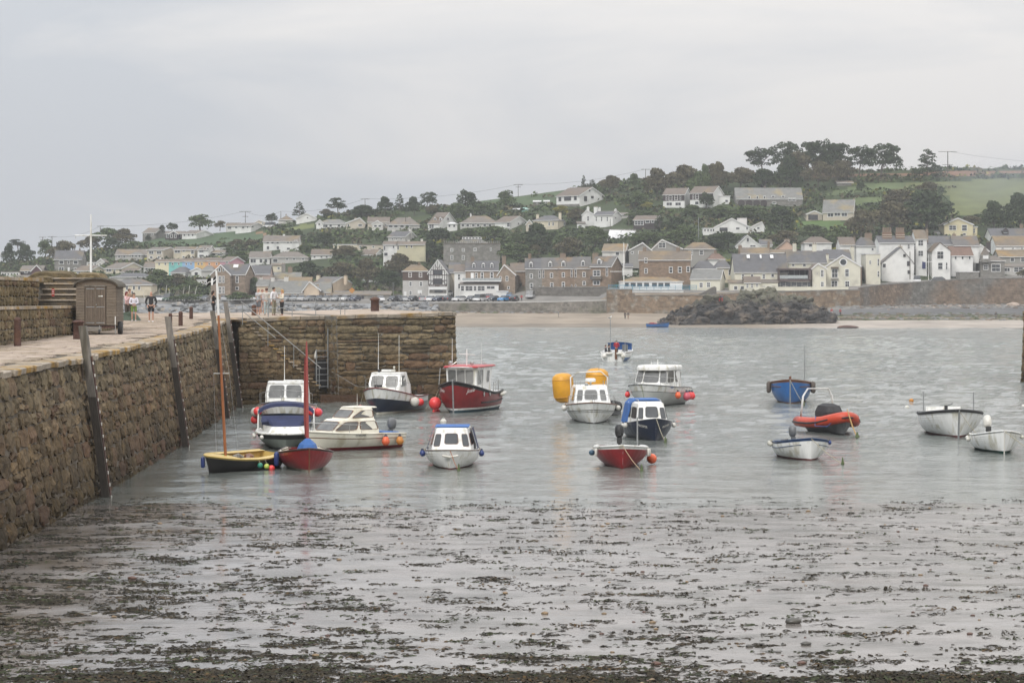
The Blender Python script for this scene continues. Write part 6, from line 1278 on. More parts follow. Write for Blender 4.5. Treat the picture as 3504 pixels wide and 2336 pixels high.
H_('A',140,352,1030,1008,982,'low grey roof with a white gable in front of the conservatory',wWHITE,rGREY,x2=360,dep=6)
H_('A',625,940,940,795,697,'tall grey stone villa with a chimney at each end',wGSTONE,rSLATE,wins=row(833,56,44,706,870)+row(833,24,44,790)+row(908,62,46,706,st='')+row(908,34,28,866)+row(915,24,50,790,st='d'),chim=[(636,672,14),(918,670,14)],dep=8)
H_('A',960,1118,880,838,828,'flat roofed white house with a glazed front behind the mast',wWHITE,rWHT,'flat',wins=row(855,26,24,985,1020,1060,1095),dep=6)
H_('A',1120,1195,890,825,792,'small white gabled house right of the signal mast',wOFF,rGREY,'front',wins=row(850,22,22,1150))
H_('A',850,1050,975,928,872,'cream bungalow with brown roof at the foot of the signal mast',wCREAM,rBRN,x2=1185,wins=row(950,50,22,985,905),chim=[(1020,845,14,wCREAM)],dep=9)
H_('A',1200,1420,955,905,838,'cream bungalow with a wide white bay window and right gable',wCREAM,rGREY,x2=1650,wins=row(922,70,36,1252)+row(925,20,24,1320),chim=[(1332,820,20,POT)],dep=10)
H_('A',1395,1570,960,945,905,'low brown roofed wing with pale gable beside the cream bungalow',wOFF,rBRN,x2=1670,dep=6)
H_('A',1270,1760,1030,1003,950,'long low slate roof of the boathouse below the bungalows',wOFF,rSLATE,'hip',dep=9)
H_('A',1256,1740,1215,1090,1020,'cream building with orange ridged slate hips and white balcony',wCREAM,rSCOCH,'hip',wins=row(1125,30,50,1460,1540,1600)+row(1180,26,40,1450,1520),dep=10)
H_('A',1325,1690,805,745,682,'grey walled bungalow with a glazed projecting bay on the slope',wLG,rGREY,wins=row(765,36,26,1370,1430),dep=8)
H_('A',1495,1635,805,745,716,'glazed bay wing projecting from the grey walled bungalow',wLG,rSLATEL,'hip',wins=row(760,30,30,1525,1565,1605),dep=4,d=hit(zx('A',1500),zy('A',805))-4)
H_('A',1690,1890,800,690,660,'beige stepped balcony house above the pastel terrace',wBEIGE,rGREY,x2=2005,wins=row(720,60,40,1740,1830)+row(775,40,30,1740,1830),dep=8)
H_('A',1995,2240,785,690,655,'cream balcony house with white glazed porch above the terrace',wCREAM,rGREY,x2=2262,wins=row(705,70,42,2040)+row(700,36,26,2113)+row(712,40,50,2213)+row(770,30,24,2110,2213),dep=7)
H_('B',255,385,780,688,640,'white balcony house right of the cream balcony house',wWHITE,rGREY,x2=420,wins=row(695,60,50,300)+row(685,40,34,375)+row(755,60,30,300),dep=7)
H_('B',365,565,765,722,690,'low grey roofed house beside the white balcony house',wLG,rGREY,wins=row(745,60,26,420,510))
H_('B',415,570,700,672,668,'flat roofed white extension above the low grey roofed house',wWHITE,rWHT,'flat')
H_('A',1640,1795,575,495,437,'grey stone hillside house with two small dormers',wGSTONE,rGREY,x2=1890,wins=row(510,22,24,1672,1755),dep=9)
H_('A',1900,2110,568,500,474,'dark fronted glass bungalow on the field edge',wDARK,rGREY,wins=row(525,40,46,1930,1985,2060),dep=8,chim=[(2076,458,12,wWHITE,0)])
H_('A',1945,2045,568,505,474,'dark gabled glass porch of the field edge bungalow',wDARK,rGREY,'front',wins=row(530,26,44,1972,2015),dep=3,d=hit(zx('A',2000),zy('A',568))-3)
H_('B',75,250,560,505,465,'white bungalow wing with right gable on the field edge',wWHITE,rGREY,x2=400,wins=row(518,26,30,105,155,200),dep=11,chim=[(254,443,24,wWHITE,0)])
tg='pastel terrace houses'
for x0,x1,ye_,yr_,c,lab in((-231,-75,828,798,(.68,.63,.45),'pale cream end house of the pastel terrace'),(-75,80,824,794,(.20,.50,.47),'turquoise house in the pastel terrace'),(80,220,822,790,(.26,.42,.62),'pale blue house in the pastel terrace'),(220,345,820,784,(.62,.42,.18),'yellow house in the pastel terrace'),(345,515,819,778,(.60,.33,.18),'orange house in the pastel terrace')):
 mx_c=(x0+x1)/2;H_('B',x0,x1,890,ye_,yr_,lab,REND(c),rBRN,wins=row(850,22,30,x0+45,x1-40),dep=7,group=tg,d=652,over=.15,chim=[(x0+60,760,18,wOFF,1)]if x0==-231 else())
H_('B',515,632,890,819,768,'pink end house of the pastel terrace with pink gable',REND((.62,.34,.40)),rBRN,x2=755,wins=row(832,30,26,595),dep=9,group=tg,d=652)
H_('A',1652,1785,935,890,828,'small white house with brown roof left of the pastel terrace',wWHITE,rGREY,wins=row(910,36,30,1685,1750))
H_('A',1960,2130,1020,950,880,'white house with grey hipped roof below the turquoise terrace house',wWHITE,rSLATE,'hip',x2=2195,wins=row(980,26,50,2145),dep=9)
H_('B',165,330,1000,935,895,'white gabled cottage with balcony below the yellow terrace house',wWHITE,rSLATE,'front',wins=row(965,46,50,240),dep=7)
H_('B',300,440,1000,925,868,'slate roofed cottage right of the balcony cottage',wLG,rSLATEL,'hip')
H_('B',250,425,1088,1038,1028,'flat roofed white building low between trees',wWHITE,rWHT,'flat',wins=row(1065,30,26,290,345,395))
h=H_('B',520,805,1195,970,853,'big stone villa with a white framed front gable and skylight',wSTONE,rSLATE,x2=862,wins=row(1028,36,82,710)+row(1130,42,40,710),dep=10,d=590)
H_('B',408,630,1195,970,862,'front gable wing of the big stone villa',wSTONE,rSLATE,'front',wins=row(917,32,46,508)+row(917,22,40,552)+row(1028,36,80,512,st='g')+row(1028,26,80,552,st='g')+row(1150,36,84,514,st='g')+row(1150,26,84,554,st='g'),dep=7,d=586,ax=520)
MB().box((0,0,0),(1.3,.1,1.0),(R(-40),0,0)).build('skylight',TRIM,h.root,loc=(h.L*.55,1.9,h.he+2.2))
H_('B',862,1085,1085,965,870,'pinkish rear wing with slate roof behind the stone villa',REND((.42,.33,.29)),rSLATE,dep=8,d=600)
H_('B',583,735,470,412,378,'white bungalow with left gable porch on the skyline',wWHITE,rGREY,x2=None,wins=row(435,50,34,622),dep=6)
H_('B',690,880,480,415,380,'long white wing of the skyline bungalow with small window',wWHITE,rGREY,x2=1000,wins=row(432,36,28,700,780)+row(428,26,26,830)+row(422,20,22,885),dep=9)
H_('B',905,1055,425,378,345,'cream gabled house peeping over the white skyline bungalow',wCREAM,rGREY,'front',ax=960,wins=row(385,22,20,1005))
H_('B',1185,1350,385,345,290,'small pyramid roofed house on the skyline beside a pole',wOFF,rGREY,'pyr',chim=[(1273,278,12)])
H_('B',1390,1620,365,325,270,'white gabled bungalow beside the skyline pine',wWHITE,rGREY,'front',wins=row(320,26,22,1520))
H_('B',1625,1990,440,388,332,'long bungalow with pale grey hipped roof and white bays',wWHITE,rSLATEL,'hip',wins=row(415,70,36,1720)+row(412,36,34,1785,1880),dep=9)
H_('B',1620,1700,430,380,345,'glazed gable end of the grey hipped bungalow',wWHITE,rGREY,'front',wins=row(395,30,30,1655),dep=3,d=hit(zx('B',1660),zy('B',440))-3)
H_('B',1965,2180,445,380,322,'cream cottage with tall front chimney and bay',wBEIGE,rGREY,'front',ax=2120,wins=row(408,26,34,1990)+row(405,50,30,2125),chim=[(2070,312,22,wBEIGE,1)])
H_('C',195,440,545,470,412,'house with brown roof and timbered gabled porch',wBEIGE,rBRN,wins=row(505,26,30,405),chim=[(206,400,14)])
H_('C',245,370,552,492,455,'timbered gable porch of the brown roofed hillside house',wOFF,rBRN,'front',wins=row(515,40,30,285,335),dep=3,d=hit(zx('C',300),zy('C',545))-3)
H_('C',420,790,555,500,412,'bungalow with wide grey hipped roof and glazed left end',wLG,rGREY,'hip',wins=row(520,50,32,460,520,590,650),chim=[(676,405,26,wOFF)],dep=9)
h=H_('B',1010,1210,695,592,522,'big white two storey house with white chimneys below the field',wWHITE,rGREY,x2=None,wins=row(606,36,28,1062,1118,1176)+row(665,36,44,1065,1178)+row(670,24,40,1118,st='d'),chim=[(1070,515,24,wWHITE)],dep=8)
H_('B',1208,1420,700,590,525,'white gabled wing with tall chimney of the big white house',wWHITE,rGREY,wins=row(604,22,22,1295,1330)+row(675,44,30,1300)+row(592,40,28,1385),chim=[(1250,508,26,wWHITE)],dep=8)
H_('B',850,1085,875,775,708,'white chalet style house with large glazed front and balcony',wWHITE,rGREY,wins=row(815,70,50,895)+row(815,40,50,985,1040),chim=[(1062,705,26,wWHITE)],dep=8)
H_('B',1100,1520,850,775,705,'grey walled bungalow with red ridged hip roof',wLG,rGREY,'hip',wins=row(812,60,46,1150)+row(795,36,26,1285,1365,1470),dep=9)
H_('B',1088,1220,940,870,845,'small cream house with brown roof below the chalet',wCREAM,rBRN,'shed',wins=row(900,36,30,1188))
H_('B',1562,1790,795,745,682,'white bungalow with brown roof and square chimney among trees',wWHITE,rBRN,wins=row(770,30,26,1600,1680,1740),chim=[(1705,670,32,wCREAM,0)])
H_('B',1815,2160,672,632,618,'flat roofed cream house half hidden by dark bushes',wCREAM,rWHT,'flat',wins=row(650,26,24,1850,2120),dep=6)
H_('C',80,370,785,735,715,'long flat roofed beige bungalow above the white terrace',wBEIGE,rGREY,'flat',wins=row(755,26,26,110,165,260),dep=7)
H_('C',115,285,870,845,785,'low white cottage with purple brown roof left of the white terrace',wWHITE,rBRN,x2=370,chim=[(222,770,26,wOFF,1)],dep=8)
H_('C',430,630,690,640,577,'grey cottage with two stout white chimneys',wLG,rSLATE,x2=750,wins=row(665,24,24,480,530,580),chim=[(495,545,34,wOFF,0),(686,537,30,wOFF,0)],dep=8)
H_('C',375,530,870,728,692,'white end house of the hillside terrace',wWHITE,rBRN,wins=row(770,24,52,390)+row(757,24,34,492)+row(840,50,46,405),chim=[(517,665,26,wOFF,0)],d=628)
H_('C',530,850,820,728,692,'cream run of the hillside terrace right of the white end house',REND((.50,.47,.33)),rBRN,wins=row(765,24,52,545)+row(752,24,34,645,700),chim=[(667,660,26,wOFF,0),(818,650,26,wOFF,0)],d=628)
pg=REND((.60,.49,.37))
h=H_('B',1068,1500,1275,1180,1048,'long cream cottage with a pale slate roof behind the car park',pg,rSLATEL,wins=row(1222,34,60,1348,1410,st='g'),dep=9,d=590,chim=[(1120,992,44,wOFF),(1275,985,48,wOFF)])
H_('B',1478,1650,1275,1140,1055,'central gabled porch of the cream cottage with slate hung top',pg,rSLATEL,'front',wins=row(1240,90,34,1550),ax=1540,dep=7,d=585,over=.6)
H_('B',1650,1780,1275,1172,1062,'right wing of the long cream cottage',pg,rSLATEL,wins=row(1205,20,36,1725),dep=8,d=590)
H_('B',935,1066,1270,1095,1030,'left end of the cream cottage row with a small chimney',pg,rSLATEL,wins=(),chim=[(985,990,34,wOFF)],dep=8,d=592)
H_('B',1040,1435,1100,1030,950,'rear cottage roof with rising stone chimneys behind the cream cottage',pg,rSLATEL,chim=[(1243,838,44,wGSTONE),(1320,870,50,POT,1)],dep=7,d=606)
H_('B',1290,1560,1110,1060,1005,'orange lichened rear roof behind the cream cottage',pg,rOCH,dep=6,d=602)
H_('B',1580,1800,1200,1075,1000,'cream house with a big plain right gable above the shelter',pg,rSCOCH,x2=2008,chim=[(1640,968,40,wCREAM),(1955,972,34,pg)],dep=12,d=600)
H_('C',-200,455,1385,1312,1265,'long low stone shelter building with a grey sheet roof',wGSTONE,rGREY,'shed',dep=6,d=586,wins=row(1345,30,60,20,140,st='k'))
h=H_('C',598,892,1325,1035,955,'grey house with brown clad upper floor and ochre hipped roof',wLG,rOCH,'hip',wins=row(1076,38,58,683,803,st='s')+row(1181,36,54,688,808,st='s')+row(1281,36,50,688,st='s')+row(1296,26,56,628,st='d')+row(1272,50,40,795,st='d'),chim=[(787,930,30,wBSTONE)],dep=8,d=592)
DOORM['']=None
MB().box((h.L/2,-.02,h.he-(1140-1035)/2/3.36*h.k),(h.L+.04,.1,(1140-1035)/3.36*h.k)).build('cladding',wBROWNC,h.root)
h=H_('C',893,1110,1290,1052,905,'black and white timbered gabled house with a shop awning',wWHITE,rSLATE,'front',ax=1000,x2=1145,dep=13,d=590,wins=row(1050,104,56,1002,st='k')+row(1152,100,66,1002,st='k'))
def beamC(h,x0,y0,x1,y1,w=7,m=wDARK,out=.12,name='timber_beam'):
 sc=ZM[h.z][2];P=lambda x,y:((zx(h.z,x)-zx(h.z,893))*h.k/math.cos(h.phi),-out,-(zy(h.z,y)-zy(h.z,1290))*h.k)
 a,b=Vector(P(x0,y0)),Vector(P(x1,y1));dv=b-a;q=w/sc*h.k/2;n=Vector((-dv.z,0,dv.x)).normalized()*q;t=Vector((0,.08,0))
 MB().hexa([a-n,b-n,b-n+t,a-n+t,a+n,b+n,b+n+t,a+n+t]).build(name,m,h.root)
for x in(897,922,948,1053,1080,1105):beamC(h,x,1020,x,1195)
for y in(1020,1078,1140,1192):beamC(h,893,y,1110,y)
for x in(955,975,1000,1025,1045):beamC(h,x,1020,x,905+abs(x-1000)*1.35+12,5)
for a in((970,960,1000,1010),(1030,960,1000,1010),(900,1190,948,1145),(1105,1190,1055,1145),(925,1015,955,970),(1078,1015,1045,970)):beamC(h,*a,5)
for x in(965,985,1005,1025):beamC(h,x,1080,x,1120,5)
beamC(h,897,1200,1108,1200,16,wBROWNC,.16,'shop_sign');
for i,(x,w_)in enumerate(((940,60),(1055,60))):
 for j in range(5):beamC(h,x-w_/2+j*13,1200,x-w_/2+j*13+8,1200,6,TRIM,.2,'sign_letter')
beamC(h,903,1230,1098,1230,28,TRIM,.7,'awning');beamC(h,905,1268,1100,1268,36,wGSTONE,.14,'shopfront');beamC(h,965,1265,1060,1265,26,PANE,.2,'shop_window')
H_('C',1112,1200,1290,1052,1015,'cream rendered side wing right of the timbered house',wBEIGE,rSLATE,dep=12,d=597)
H_('C',1130,1255,1290,1015,940,'slate roofed annex with skylights behind the timbered house',wBEIGE,rSLATE,dep=9,d=606)
H_('C',1192,1328,1275,1042,962,'white house with red edged roof between the timbered house and the guesthouse',wWHITE,rBRN,wins=row(1100,30,70,1245,st='s')+row(1205,30,60,1247,st='s'),dep=8,d=592)
h=H_('C',1322,1695,1285,1025,920,'stone guesthouse with slate mansard, dormers and a glass balcony',wSTONE,rSLATE,wins=row(1098,34,92,1398,st='d')+row(1085,30,66,1443,st='s')+row(1085,36,80,1512,st='s')+row(1080,40,72,1622,st='s'),chim=[(1400,868,40,POT,3),(1762,855,46,POT,3)],dep=8,d=591)
for x in(1415,1525,1622):dormer(h,x,972,38,46)
k_=h.k/3.36
MB().box((h.L*.5,-2.2,h.he-(1150-1025)*k_),(h.L*1.18,4.2,.25)).build('balcony_floor',TRIM,h.root);MB().box((h.L*.5,-4.25,h.he-(1132-1025)*k_),(h.L*1.18,.06,34*k_)).build('glass_balustrade',mat('balcony_glass',(.35,.38,.38),.1,.2),h.root)
h2=H_('C',1258,1700,1285,1190,1165,'white glazed conservatory along the foot of the guesthouse',wWHITE,rGREY,'shed',dep=3.2,d=586.5,wins=row(1232,46,66,1285,st='p')+row(1232,90,62,1360,1500)+row(1222,100,40,1610)+row(1232,40,60,1430))
h=H_('C',1692,1890,1290,1072,962,'stone gabled house right of the guesthouse with white bargeboards',wSTONE,rOCH,'front',ax=1765,x2=1930,wins=row(1122,26,58,1720,st='s')+row(1120,30,62,1797,st='s')+row(1225,30,34,1815),dep=10,d=591)
H_('C',1840,2010,1280,1030,942,'dark stone house set back between the gable and the long terrace',wBSTONE,rBRN,chim=[(1950,930,30,wBSTONE)],dep=7,d=600)
H_('C',1680,1810,1305,1268,1264,'white painted garden wall shed in front of the stone gable',wWHITE,rWHT,'flat',dep=1.5,d=583)
for x0,x1,m_,ws,cm,dm_,lab in((-5,162,wGSTONE,row(1168,32,48,53,st='s')+row(1268,34,58,55,st='s')+row(1148,18,82,137)+row(1280,14,24,137),[(38,938,30,wBSTONE,3)],(50,),'first grey house of the long stone terrace above the beach wall'),(162,330,wSTONE,row(1160,32,52,258,st='s')+row(1258,34,52,260,st='s')+row(1148,18,82,175)+row(1280,14,24,175),(),(245,),'second house of the long stone terrace in pinkish stone'),(330,488,wBSTONE,row(1155,32,52,378,st='s')+row(1255,32,60,378,st='s')+row(1140,18,82,462)+row(1266,14,24,462),[(373,932,60,POT,4)],(378,),'third dark brown house of the long stone terrace'),(488,655,wSTONE,row(1152,32,52,587,st='s')+row(1240,34,44,588,st='s')+row(1140,20,82,502)+row(1262,14,24,502),(),(577,),'fourth house of the long stone terrace with a white dormer')):
 h=H_('E',x0,x1,1292 if x0<400 else 1285,1092-(x0+5)*.006,988-x0*.03,lab,m_,rSLATE if x0<160 else rSCOCH,wins=ws,chim=cm,dep=8,d=590,group='long stone terrace',over=.15)
 for x in dm_:dormer(h,x,1058-x*.03,40,44,rOCH)
h=H_('E',655,858,1272,1070,968,'end house of the stone terrace with bay window and plain stone gable',wBSTONE,rSCOCH,x2=985,wins=row(1138,74,62,716)+row(1235,70,46,714)+row(1127,22,88,820),chim=[(702,928,56,POT,3)],dep=9,d=588,group='long stone terrace')
dormer(h,728,1025,44,44,rOCH);MB().box((h.L*.30,-.45,h.he-(1185-1070)/2.9586*h.k),(3.0,.9,.8)).build('bay_roof',rSLATE,h.root)
H_('E',980,1078,1240,1075,1040,'white rendered wing at the end of the stone terrace',wWHITE,rSLATE,dep=8,d=600)
h=H_('E',308,535,448,360,272,'large white house on the skyline with brown roof and stone base',wWHITE,rBRN,x2=800,wins=row(390,26,42,344,st='k')+row(384,68,42,422,st='k')+row(378,26,42,500,st='k')+row(385,30,50,601,st='k')+row(370,26,24,670,st='k')+row(302,14,20,643,st='k'),chim=[(438,266,24,wWHITE,0)],dep=24*.55)
MB().box((h.L/2,-.1,-.9),(h.L,.3,2.0)).build('stone_base',wGSTONE,h.root)
H_('E',570,690,660,545,502,'white gabled end with tall window of the white balcony villa',wWHITE,rSLATE,'front',ax=612,wins=row(585,22,52,628),chim=[(628,462,26,wWHITE)],dep=7)
H_('E',690,875,670,552,510,'white balcony villa with chimneys among the hillside trees',wWHITE,rSLATE,x2=975,wins=row(590,16,46,712,766,824)+row(578,20,22,905),chim=[(708,458,38,wWHITE,3),(745,470,22,wWHITE),(907,485,20,wWHITE)],dep=9)
H_('E',930,1035,580,545,525,'low grey outbuilding right of the white balcony villa',wLG,rGREY,dep=5)
H_('E',520,598,690,640,612,'low white lean-to left of the white balcony villa',wWHITE,rGREY,'shed',wins=row(662,40,24,548),dep=5)
H_('E',1088,1310,688,602,555,'dark clad bungalow with white framed windows and white end wall',wDARK,rBRN,x2=1392,wins=row(630,92,46,1145)+row(617,48,30,1230)+row(615,30,28,1283),dep=9)
h=H_('E',1388,1600,468,345,275,'left one of the twin white hillside houses with brown hung upper floor',wWHITE,rBRN,x2=1690,wins=row(378,36,52,1463)+row(374,34,52,1520)+row(375,14,48,1422,1563)+row(438,60,36,1450,1540),dep=10)
MB().box((h.L/2,-.02,h.he-32/2.9586*h.k),(h.L+.02,.08,64/2.9586*h.k)).build('hung_tiles',wDARK,h.root)
h=H_('E',1660,1885,468,330,258,'right one of the twin white hillside houses partly behind a tree',wWHITE,rBRN,x2=2015,wins=row(368,14,50,1694)+row(364,34,52,1733)+row(428,40,36,1730),dep=10)
MB().box((h.L/2,-.02,h.he-34/2.9586*h.k),(h.L+.02,.08,66/2.9586*h.k)).build('hung_tiles',wDARK,h.root)
H_('E',1905,2065,450,362,358,'flat roofed white extension beside the twin houses',wWHITE,rWHT,'flat',wins=row(408,34,30,2030)+row(415,20,34,1925),dep=6)
h=H_('C',1066,1718,905,722,720,'castellated grey stone mansion with a glazed roof lantern',wGSTONE,rGREY,'flat',wins=row(790,34,38,1162,1295,st='g')+row(785,34,38,1430,st='g')+row(783,20,40,1612,st='g')+row(878,34,52,1162,1295,st='g'),dep=14,d=648)
for i in range(30):
 MB().box((h.L*(i+.5)/30,.1,h.he+.55),(h.L/30*.55,.5,.7)).build('merlon',wGSTONE,h.root)
kk=h.k/3.36;lx=lambda x:(x-1066)*kk
MB().add([(lx(1195),2,h.he+.2),(lx(1585),2,h.he+.2),(lx(1585),13,h.he+.2),(lx(1195),13,h.he+.2),(lx(1280),6,h.he+60*kk),(lx(1500),6,h.he+60*kk),(lx(1500),9,h.he+60*kk),(lx(1280),9,h.he+60*kk)],[(0,1,5,4),(1,2,6,5),(2,3,7,6),(3,0,4,7),(4,5,6,7)]).build('pyramid_roof',rSLATEL,h.root)
ln=MB().box((lx(1388),7,h.he+73*kk),(225*kk,3,26*kk)).build('roof_lantern',TRIM,h.root)
for i in range(6):MB().box((lx(1296+i*37),5.47,h.he+73*kk),(26*kk,.06,14*kk)).build('pane',PANE,ln)
h=H_('C',890,1022,558,490,355,'white A-frame house with steep brown roof and two dormers',wWHITE,rBRN,x2=1222,wins=row(435,22,34,1118)+row(520,60,50,930),dep=15)
for x in(945,1008):dormer(h,x,437,30,30,rBRN)
H_('C',1110,1225,545,490,470,'glass conservatory against the white A-frame house',wWHITE,rWHT,'hip',wins=row(515,30,34,1135,1190),dep=3,d=hit(zx('C',1160),zy('C',550))-5)
H_('C',1258,1700,540,482,392,'long hipped bungalow with a row of pale windows',wLG,rGREY,'hip',wins=row(508,40,34,1290,1345,1410,1465,1540,1600),chim=[(1380,368,18,wWHITE,1)],dep=9)
H_('C',1660,1830,555,475,402,'white gabled bungalow with brown roof and two small windows',wWHITE,rBRN,x2=2045,wins=row(488,16,28,1928,1970)+row(500,40,50,1815),chim=[(1787,395,28,wWHITE,0)],dep=12)
H_('E',0,68,720,640,600,'small timbered cottage end left of the cream hipped house',wBEIGE,rGREY,'front',wins=row(660,26,26,35))
H_('E',72,320,700,606,550,'cream house with slate hipped roof and two tall cream chimneys',wCREAM,rSLATE,'hip',x2=405,wins=row(640,18,40,275,235,388),chim=[(118,533,24,wCREAM,1),(345,517,24,wCREAM,1)],dep=9)
for x0,x1,y0,y1,yr_,lab,m_,r_ in((75,150,450,415,404,'small grey garden shed below the skyline field',wGSTONE,rWHT),(180,235,432,412,402,'little pale summerhouse on the upper garden slope',wOFF,rWHT)):
 H_('E',x0,x1,y0,y1,yr_,lab,m_,r_,dep=3,wins=row((y0+y1)/2,14,14,(x0+x1)/2),name='shed',cat='shed')
h=H_('C',1960,2045,345,320,300,'pale green polytunnel beside the hillside shed',mat('green_polytunnel',(.22,.42,.36),.6,.2),mat('green_polytunnel',(.22,.42,.36),.6,.2),'hip',dep=4,name='polytunnel',cat='polytunnel',barge=False)
H_('C',1870,1965,345,328,312,'low pale shed roof beside the polytunnel',wGSTONE,rWHT,'shed',dep=3,name='shed',cat='shed')
d_=hit(zx('E',960),zy('E',805));sr=thing('sheeted_roof','big sloping white corrugated sheet roof on the hillside','roof',W(zx('E',815),zy('E',803),d_));k=d_/F/2.9586
MB().add([(0,0,0),(215*k,0,2*k),(315*k,9,104*k),(45*k,9,114*k),(0,0,-.3),(215*k,0,-.3),(315*k,9,104*k-.3),(45*k,9,114*k-.3)],[(0,1,2,3),(4,5,1,0),(5,6,2,1),(7,4,0,3),(7,6,5,4)]).build('sheets',rWHT,sr)
for i in range(1,9):MB().tube([(215*k*i/9,-.02,.02),(45*k+270*k*i/9,9,110*k+.02)],.06,4).build('sheet_rib',rWHT,sr)
MB().box((150*k,9.3,112*k),(330*k,.5,.5)).build('parapet',wGSTONE,sr)
H_('E',772,1000,1000,915,842,'tan roofed grey house behind the end of the stone terrace',wOFF,rTAN,x2=1060,wins=row(940,44,40,925),chim=[(800,845,24)],dep=9,d=615)
H_('E',1045,1270,995,905,832,'gabled house with pale bargeboards and a dark balcony',wGREY,rTAN,'front',ax=1180,wins=row(930,30,26,1075)+row(928,60,34,1165),d=612)
H_('E',1275,1590,1000,895,800,'grey gabled house with a large triangular glazed gable',wGREY,rBRN,'front',ax=1376,wins=row(855,74,56,1378),d=618)
H_('E',1610,1915,985,895,822,'dark bungalow with ochre topped hipped roof',wGREY,rOCH,'hip',wins=row(930,44,50,1668,1775),d=612)
h=H_('E',1145,1662,1230,1003,915,'large brown stone house with ochre roof and two brick chimneys',wBSTONE,rOCH,x2=1690,wins=row(1010,32,52,1213,st='s')+row(1115,34,54,1214,st='s')+row(1105,38,64,1466,st='s')+row(1103,40,64,1558,st='s')+row(1098,36,60,1642),chim=[(1200,870,36,POT,2),(1540,866,38,POT,2)],dep=9,d=588)
h=H_('E',950,1585,1292,1222,1175,'glazed seafront pavilion with lichened hipped roof',wWHITE,rTAN,'hip',wins=row(1255,62,48,1085,1150,1220,1300,1365,1430)+row(1255,50,48,1020),dep=7,d=578)
h=H_('E',1076,1595,1362,1312,1308,'low white basement block under the seafront pavilion',wWHITE,rWHT,'flat',wins=row(1342,34,18,1117,1405),dep=8,d=569.5)
def bluerail(x0,y0,x1,y1,d,lab):
 a,b=W(zx('E',x0),zy('E',y0),d),W(zx('E',x1),zy('E',y1),d);t=thing('blue_railing',lab,'railing',a);v=b-a;n=int(v.length/1.6)
 BR=mat('turquoise_rail',(.05,.22,.33),.5,.15,2)
 for zz in(.15,.5,.85,1.15):MB().tube([Vector((0,0,zz)),v+Vector((0,0,zz))],.055,4).build('rail',BR,t)
 for i in range(n+1):MB().box(v*(i/n)+Vector((0,0,.6)),(.09,.09,1.2)).build('post',BR,t)
bluerail(835,1303,1075,1303,568,'turquoise railing along the stone bastion left of the pavilion');bluerail(1078,1308,1728,1308,567,'long turquoise railing in front of the seafront pavilion')
H_('E',1665,1958,1335,1195,1105,'cream cottage with pale slate roof right of the pavilion',wPALE,rSLATEL,x2=2035,wins=row(1258,38,54,1773,st='g')+row(1255,38,54,1848,st='g'),dep=8,d=578)
H_('E',1700,1925,1200,1095,1010,'slate hipped roof house behind the cream cottage',wCREAM,rSLATE,'hip',d=590)
H_('E',1920,2075,1200,1085,1000,'second slate hipped house toward the hotel',wCREAM,rSLATE,'hip',wins=row(1130,26,60,2060),d=594)
H_('E',1852,2015,1060,998,935,'white house with orange hipped roof above the slate hips',wWHITE,rRED,'hip',chim=[(1917,905,26,POT,3)],d=606)
H_('F',288,835,615,555,462,'long grey stone house with pale slate roof high on the hill',wGSTONE,rSLATEL,wins=row(545,20,24,395,462,520)+row(537,28,18,593,675)+row(562,66,26,748)+row(590,34,18,600),chim=[(322,462,14),(522,450,16)],dep=10)
for i,x in enumerate((330,395,455,515)):MB().lathe((0,0,0),[(1.1,-.1),(1.1,.1)],12,M=Matrix.Rotation(R(90),3,'X')).build('arch_opening',wDARK,HOUSES['long grey stone house with pale slate roof high on the hill'],loc=((x-288)/2.4117*hit(zx('F',560),zy('F',615))/F,-.06,.9))
H_('F',1003,1245,735,665,562,'stone bungalow with a big grey roof on the right hand lawn',wBEIGE,rSLATEL,x2=1303,wins=row(690,50,34,1066,st='')+row(683,50,34,1122)+row(685,50,34,1180),chim=[(1015,560,14),(1260,550,14)],dep=10)
H_('F',868,998,735,683,655,'garage with a dark door beside the lawn bungalow',wBEIGE,rGREY,'front',wins=row(708,80,44,922,st='k'),dep=7,name='garage',cat='garage')
H_('F',108,408,838,792,718,'wide white gabled bungalow with blue edged roof and orange tiles',wWHITE,rRED,'front',ax=250,wins=row(808,66,30,183,st='k')+row(800,36,22,300)+row(798,18,26,377),chim=[(335,705,80,wWHITE,0)],dep=9)
H_('F',412,520,828,788,745,'small white gable wing right of the wide white bungalow',wWHITE,rRED,'front',ax=500,wins=row(797,26,22,470),dep=7)
H_('F',15,108,858,802,798,'white veranda with glass panels left of the wide bungalow',wWHITE,rWHT,'flat',wins=row(815,16,24,30,55,80,100),dep=4)
H_('F',285,488,965,945,858,'white cottage with a tall front gable and boarded window',wWHITE,rSLATE,'front',ax=380,wins=row(895,26,36,383)+row(945,50,20,425),dep=9)
H_('F',488,585,960,935,890,'slate roofed wing of the tall gabled white cottage',wWHITE,rSLATE,'side',dep=7)
H_('F',330,560,1030,1005,960,'long ochre lichened roof behind the hotel roofs',wBEIGE,rOCH,dep=7,d=600,chim=[(320,935,30,POT,3),(555,905,18,POT,2)])
H_('F',565,780,1030,1000,975,'ochre topped stone roof right of the long ochre roof',wBEIGE,rOCH,dep=7,d=603)
H_('F',622,788,1010,972,905,'pinkish gable wall with a big pale chimney',REND((.5,.36,.28)),rBRN,'front',ax=705,chim=[(706,882,44,REND((.42,.35,.3)),3)],dep=6,d=610,barge=False)
H_('F',852,1075,975,920,865,'white house with dark hipped roof and small roof window',wWHITE,rBRN,'hip',wins=row(940,44,26,905),d=618)
h=H_('F',275,635,1318,1157,1010,'cream hotel wing with large slate roof and four sash windows',wPALE,rSLATE,x2=None,wins=row(1196,26,44,343,515,st='g')+row(1188,26,24,418)+row(1188,28,32,588),dep=11,d=582)
H_('F',636,712,1320,1157,1012,'right end of the hotel slate roof with white verge',wPALE,rSLATE,dep=11,d=583)
